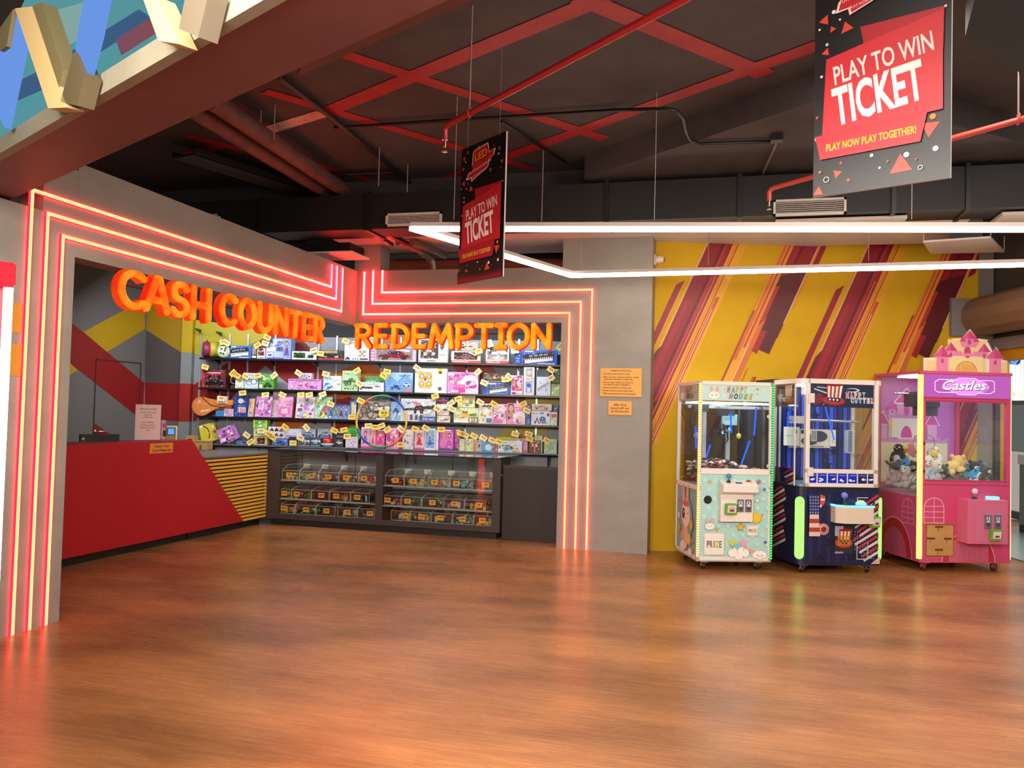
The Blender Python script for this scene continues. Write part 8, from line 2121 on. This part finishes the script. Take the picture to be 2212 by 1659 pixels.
soft('plush_penguin', 'dark navy plush penguin standing at the back by the castle picture', .22, .80, z0 + .22, .125, PENG, [('belly', '#e8e4e8', [((0, -.14, .62), (.34, .32, .50))]), ('beak', '#d8a03a', [((0, -.36, 1.36), (.08, .12, .05))]), ('eye', '#f0f0f0', [((-.15, -.30, 1.48), (.06, .05, .07))]), ('eye', '#f0f0f0', [((.15, -.30, 1.48), (.06, .05, .07))])], -.9, col='#2a2848')
soft('plush_cushion', 'pink plush cushion with four yellow pompoms near the castle picture', .34, .74, z0 + .24, .19, PILLOW, [('pompom', '#e6e07a', [((u, -.17, v), (.13, .10, .13))]) for u, v in ((-.25, .9), (.25, .85), (-.2, .5), (.28, .5))], -.6, col='#d8808c')
soft('plush_dog', 'dark grey plush dog lying between the whale and the light column', .22, .34, z0 + .19, .12, LIE, liespots('#c8c0bc'), -1.0, col='#4a4650')
soft('plush_seal', 'slate grey plush seal low at the side pane by the pale pink bear', .14, .72, z0 + .19, .11, DOLPH, DSPOT[1:], 1.2, col='#5a5e6e')
z0 = zw0 - .10
# seen through the front pane
soft('plush_bear', 'cream plush bear with a pale blue sleeve at the bottom of the front pane', .31, .13, z0, .135, BEAR, bearspots('#f0ece4', inn='#e0d8cc') + [('scarf', '#9ab4d8', [((-.45, -.12, .70), (.18, .18, .34), (0, .5, 0)), ((-.1, -.06, .86), (.36, .34, .10))])], .35, col='#ded6c8')
soft('plush_rabbit', 'white plush rabbit with long ears at the front pane near the lit column', .15, .22, z0 + .05, .125, RABB, bearspots('#f4f0ec'), .2, col='#e8e4de')
soft('plush_rabbit', 'second white plush rabbit behind the cream bear', .30, .36, z0 + .06, .125, RABB, bearspots('#f4f0ec'), -.2, col='#e2ded8')
soft('plush_elephant', 'pale blue-grey plush lying low at the front pane beside the lit column', .15, .11, z0, .10, LIE, liespots('#d8dce4'), .4, col='#b8bfd0')
soft('plush_bear', 'honey yellow plush bear bending over on top of the heap', .36, .54, z0 + .18, .125, BEAR, bearspots('#f0dca8'), .2, .7, col='#e3bd72')
soft('plush_dog', 'honey yellow plush dog lying across the middle of the heap', .58, .34, z0 + .12, .16, LIE, liespots('#f4e4b8'), 2.0, -.2, col='#e6c076')
soft('plush_duck', 'small white plush with a pink beak peeping out behind the honey dog', .50, .54, z0 + .17, .11, PENG, [('beak', '#d88a9a', [((0, -.36, 1.36), (.16, .14, .06))]), ('eye', '#2a2a30', [((-.15, -.30, 1.48), (.05, .05, .06))]), ('eye', '#2a2a30', [((.15, -.30, 1.48), (.05, .05, .06))])], -.2, col='#e4e4ea')
soft('plush_elephant', 'grey-green plush elephant at the back of the heap', .70, .56, z0 + .10, .15, LIE + [((0, -1.15, .4), (.10, .30, .10), (.6, 0, 0)), ((-.42, -.70, .55), (.22, .08, .26)), ((.42, -.70, .55), (.22, .08, .26))], [('eye', '#181818', [((-.2, -1.08, .62), (.045, .04, .05))])], .6, col='#8a9a92')
soft('plush_cat', 'grey tabby plush cat curled in the middle of the front pane', .50, .14, z0, .12, LIE, liespots('#c8c4b8') + [('stripe', '#3a3a36', [((0, .1 + .2 * k, .62), (.30, .05, .09))]) for k in range(3)], .9, col='#6a6c66')
soft('plush_cat', 'dark green-grey plush cat above the tabby one', .43, .26, z0 + .10, .12, LIE, liespots('#b8b8ac'), -.7, col='#565c54')
soft('plush_rabbit', 'pale blue plush rabbit in a checked shirt lying behind the tabby cat', .47, .40, z0 + .12, .12, BEAR, bearspots('#f0eee8'), .4, -.8, col='#b4c0c6')
soft('plush_dolphin', 'blue and white plush dolphin upright near the corner of the front pane', .83, .24, z0 + .02, .17, DOLPH, DSPOT, .7, -.9, col='#3f9ad4')
soft('plush_pig', 'white and pink plush lying at the bottom of the front pane', .68, .11, z0, .10, LIE, [('snout', '#e88a9a', [((0, -1.12, .42), (.2, .16, .16))]), ('eye', '#2a2a2a', [((-.18, -1.06, .62), (.05, .04, .05))])], 1.5, col='#e8dcdc')
soft('plush_dog', 'grey plush dog with a white muzzle in the corner of the front pane', .92, .13, z0, .12, BEAR, bearspots('#e4e0da'), .3, .15, col='#5c625c')
soft('plush_elephant', 'pale grey plush lying between the pink plush and the grey dog', .80, .10, z0, .085, LIE, liespots('#e0e0e4'), 1.3, col='#a4acbc')
soft('plush_bear', 'black and white plush panda half hidden behind the grey dog', .90, .34, z0 + .02, .12, BEAR, bearspots('#e8e4e0'), -.3, col='#3a3a40')
soft('plush_seal', 'silver grey plush seal under the honey dog', .62, .22, z0, .11, DOLPH, DSPOT, 1.7, col='#8c949c')
soft('plush_bear', 'brown and white plush bear deep under the honey bear', .24, .50, z0, .14, BEAR, bearspots('#e8dccc'), .1, col='#d8d0c6')
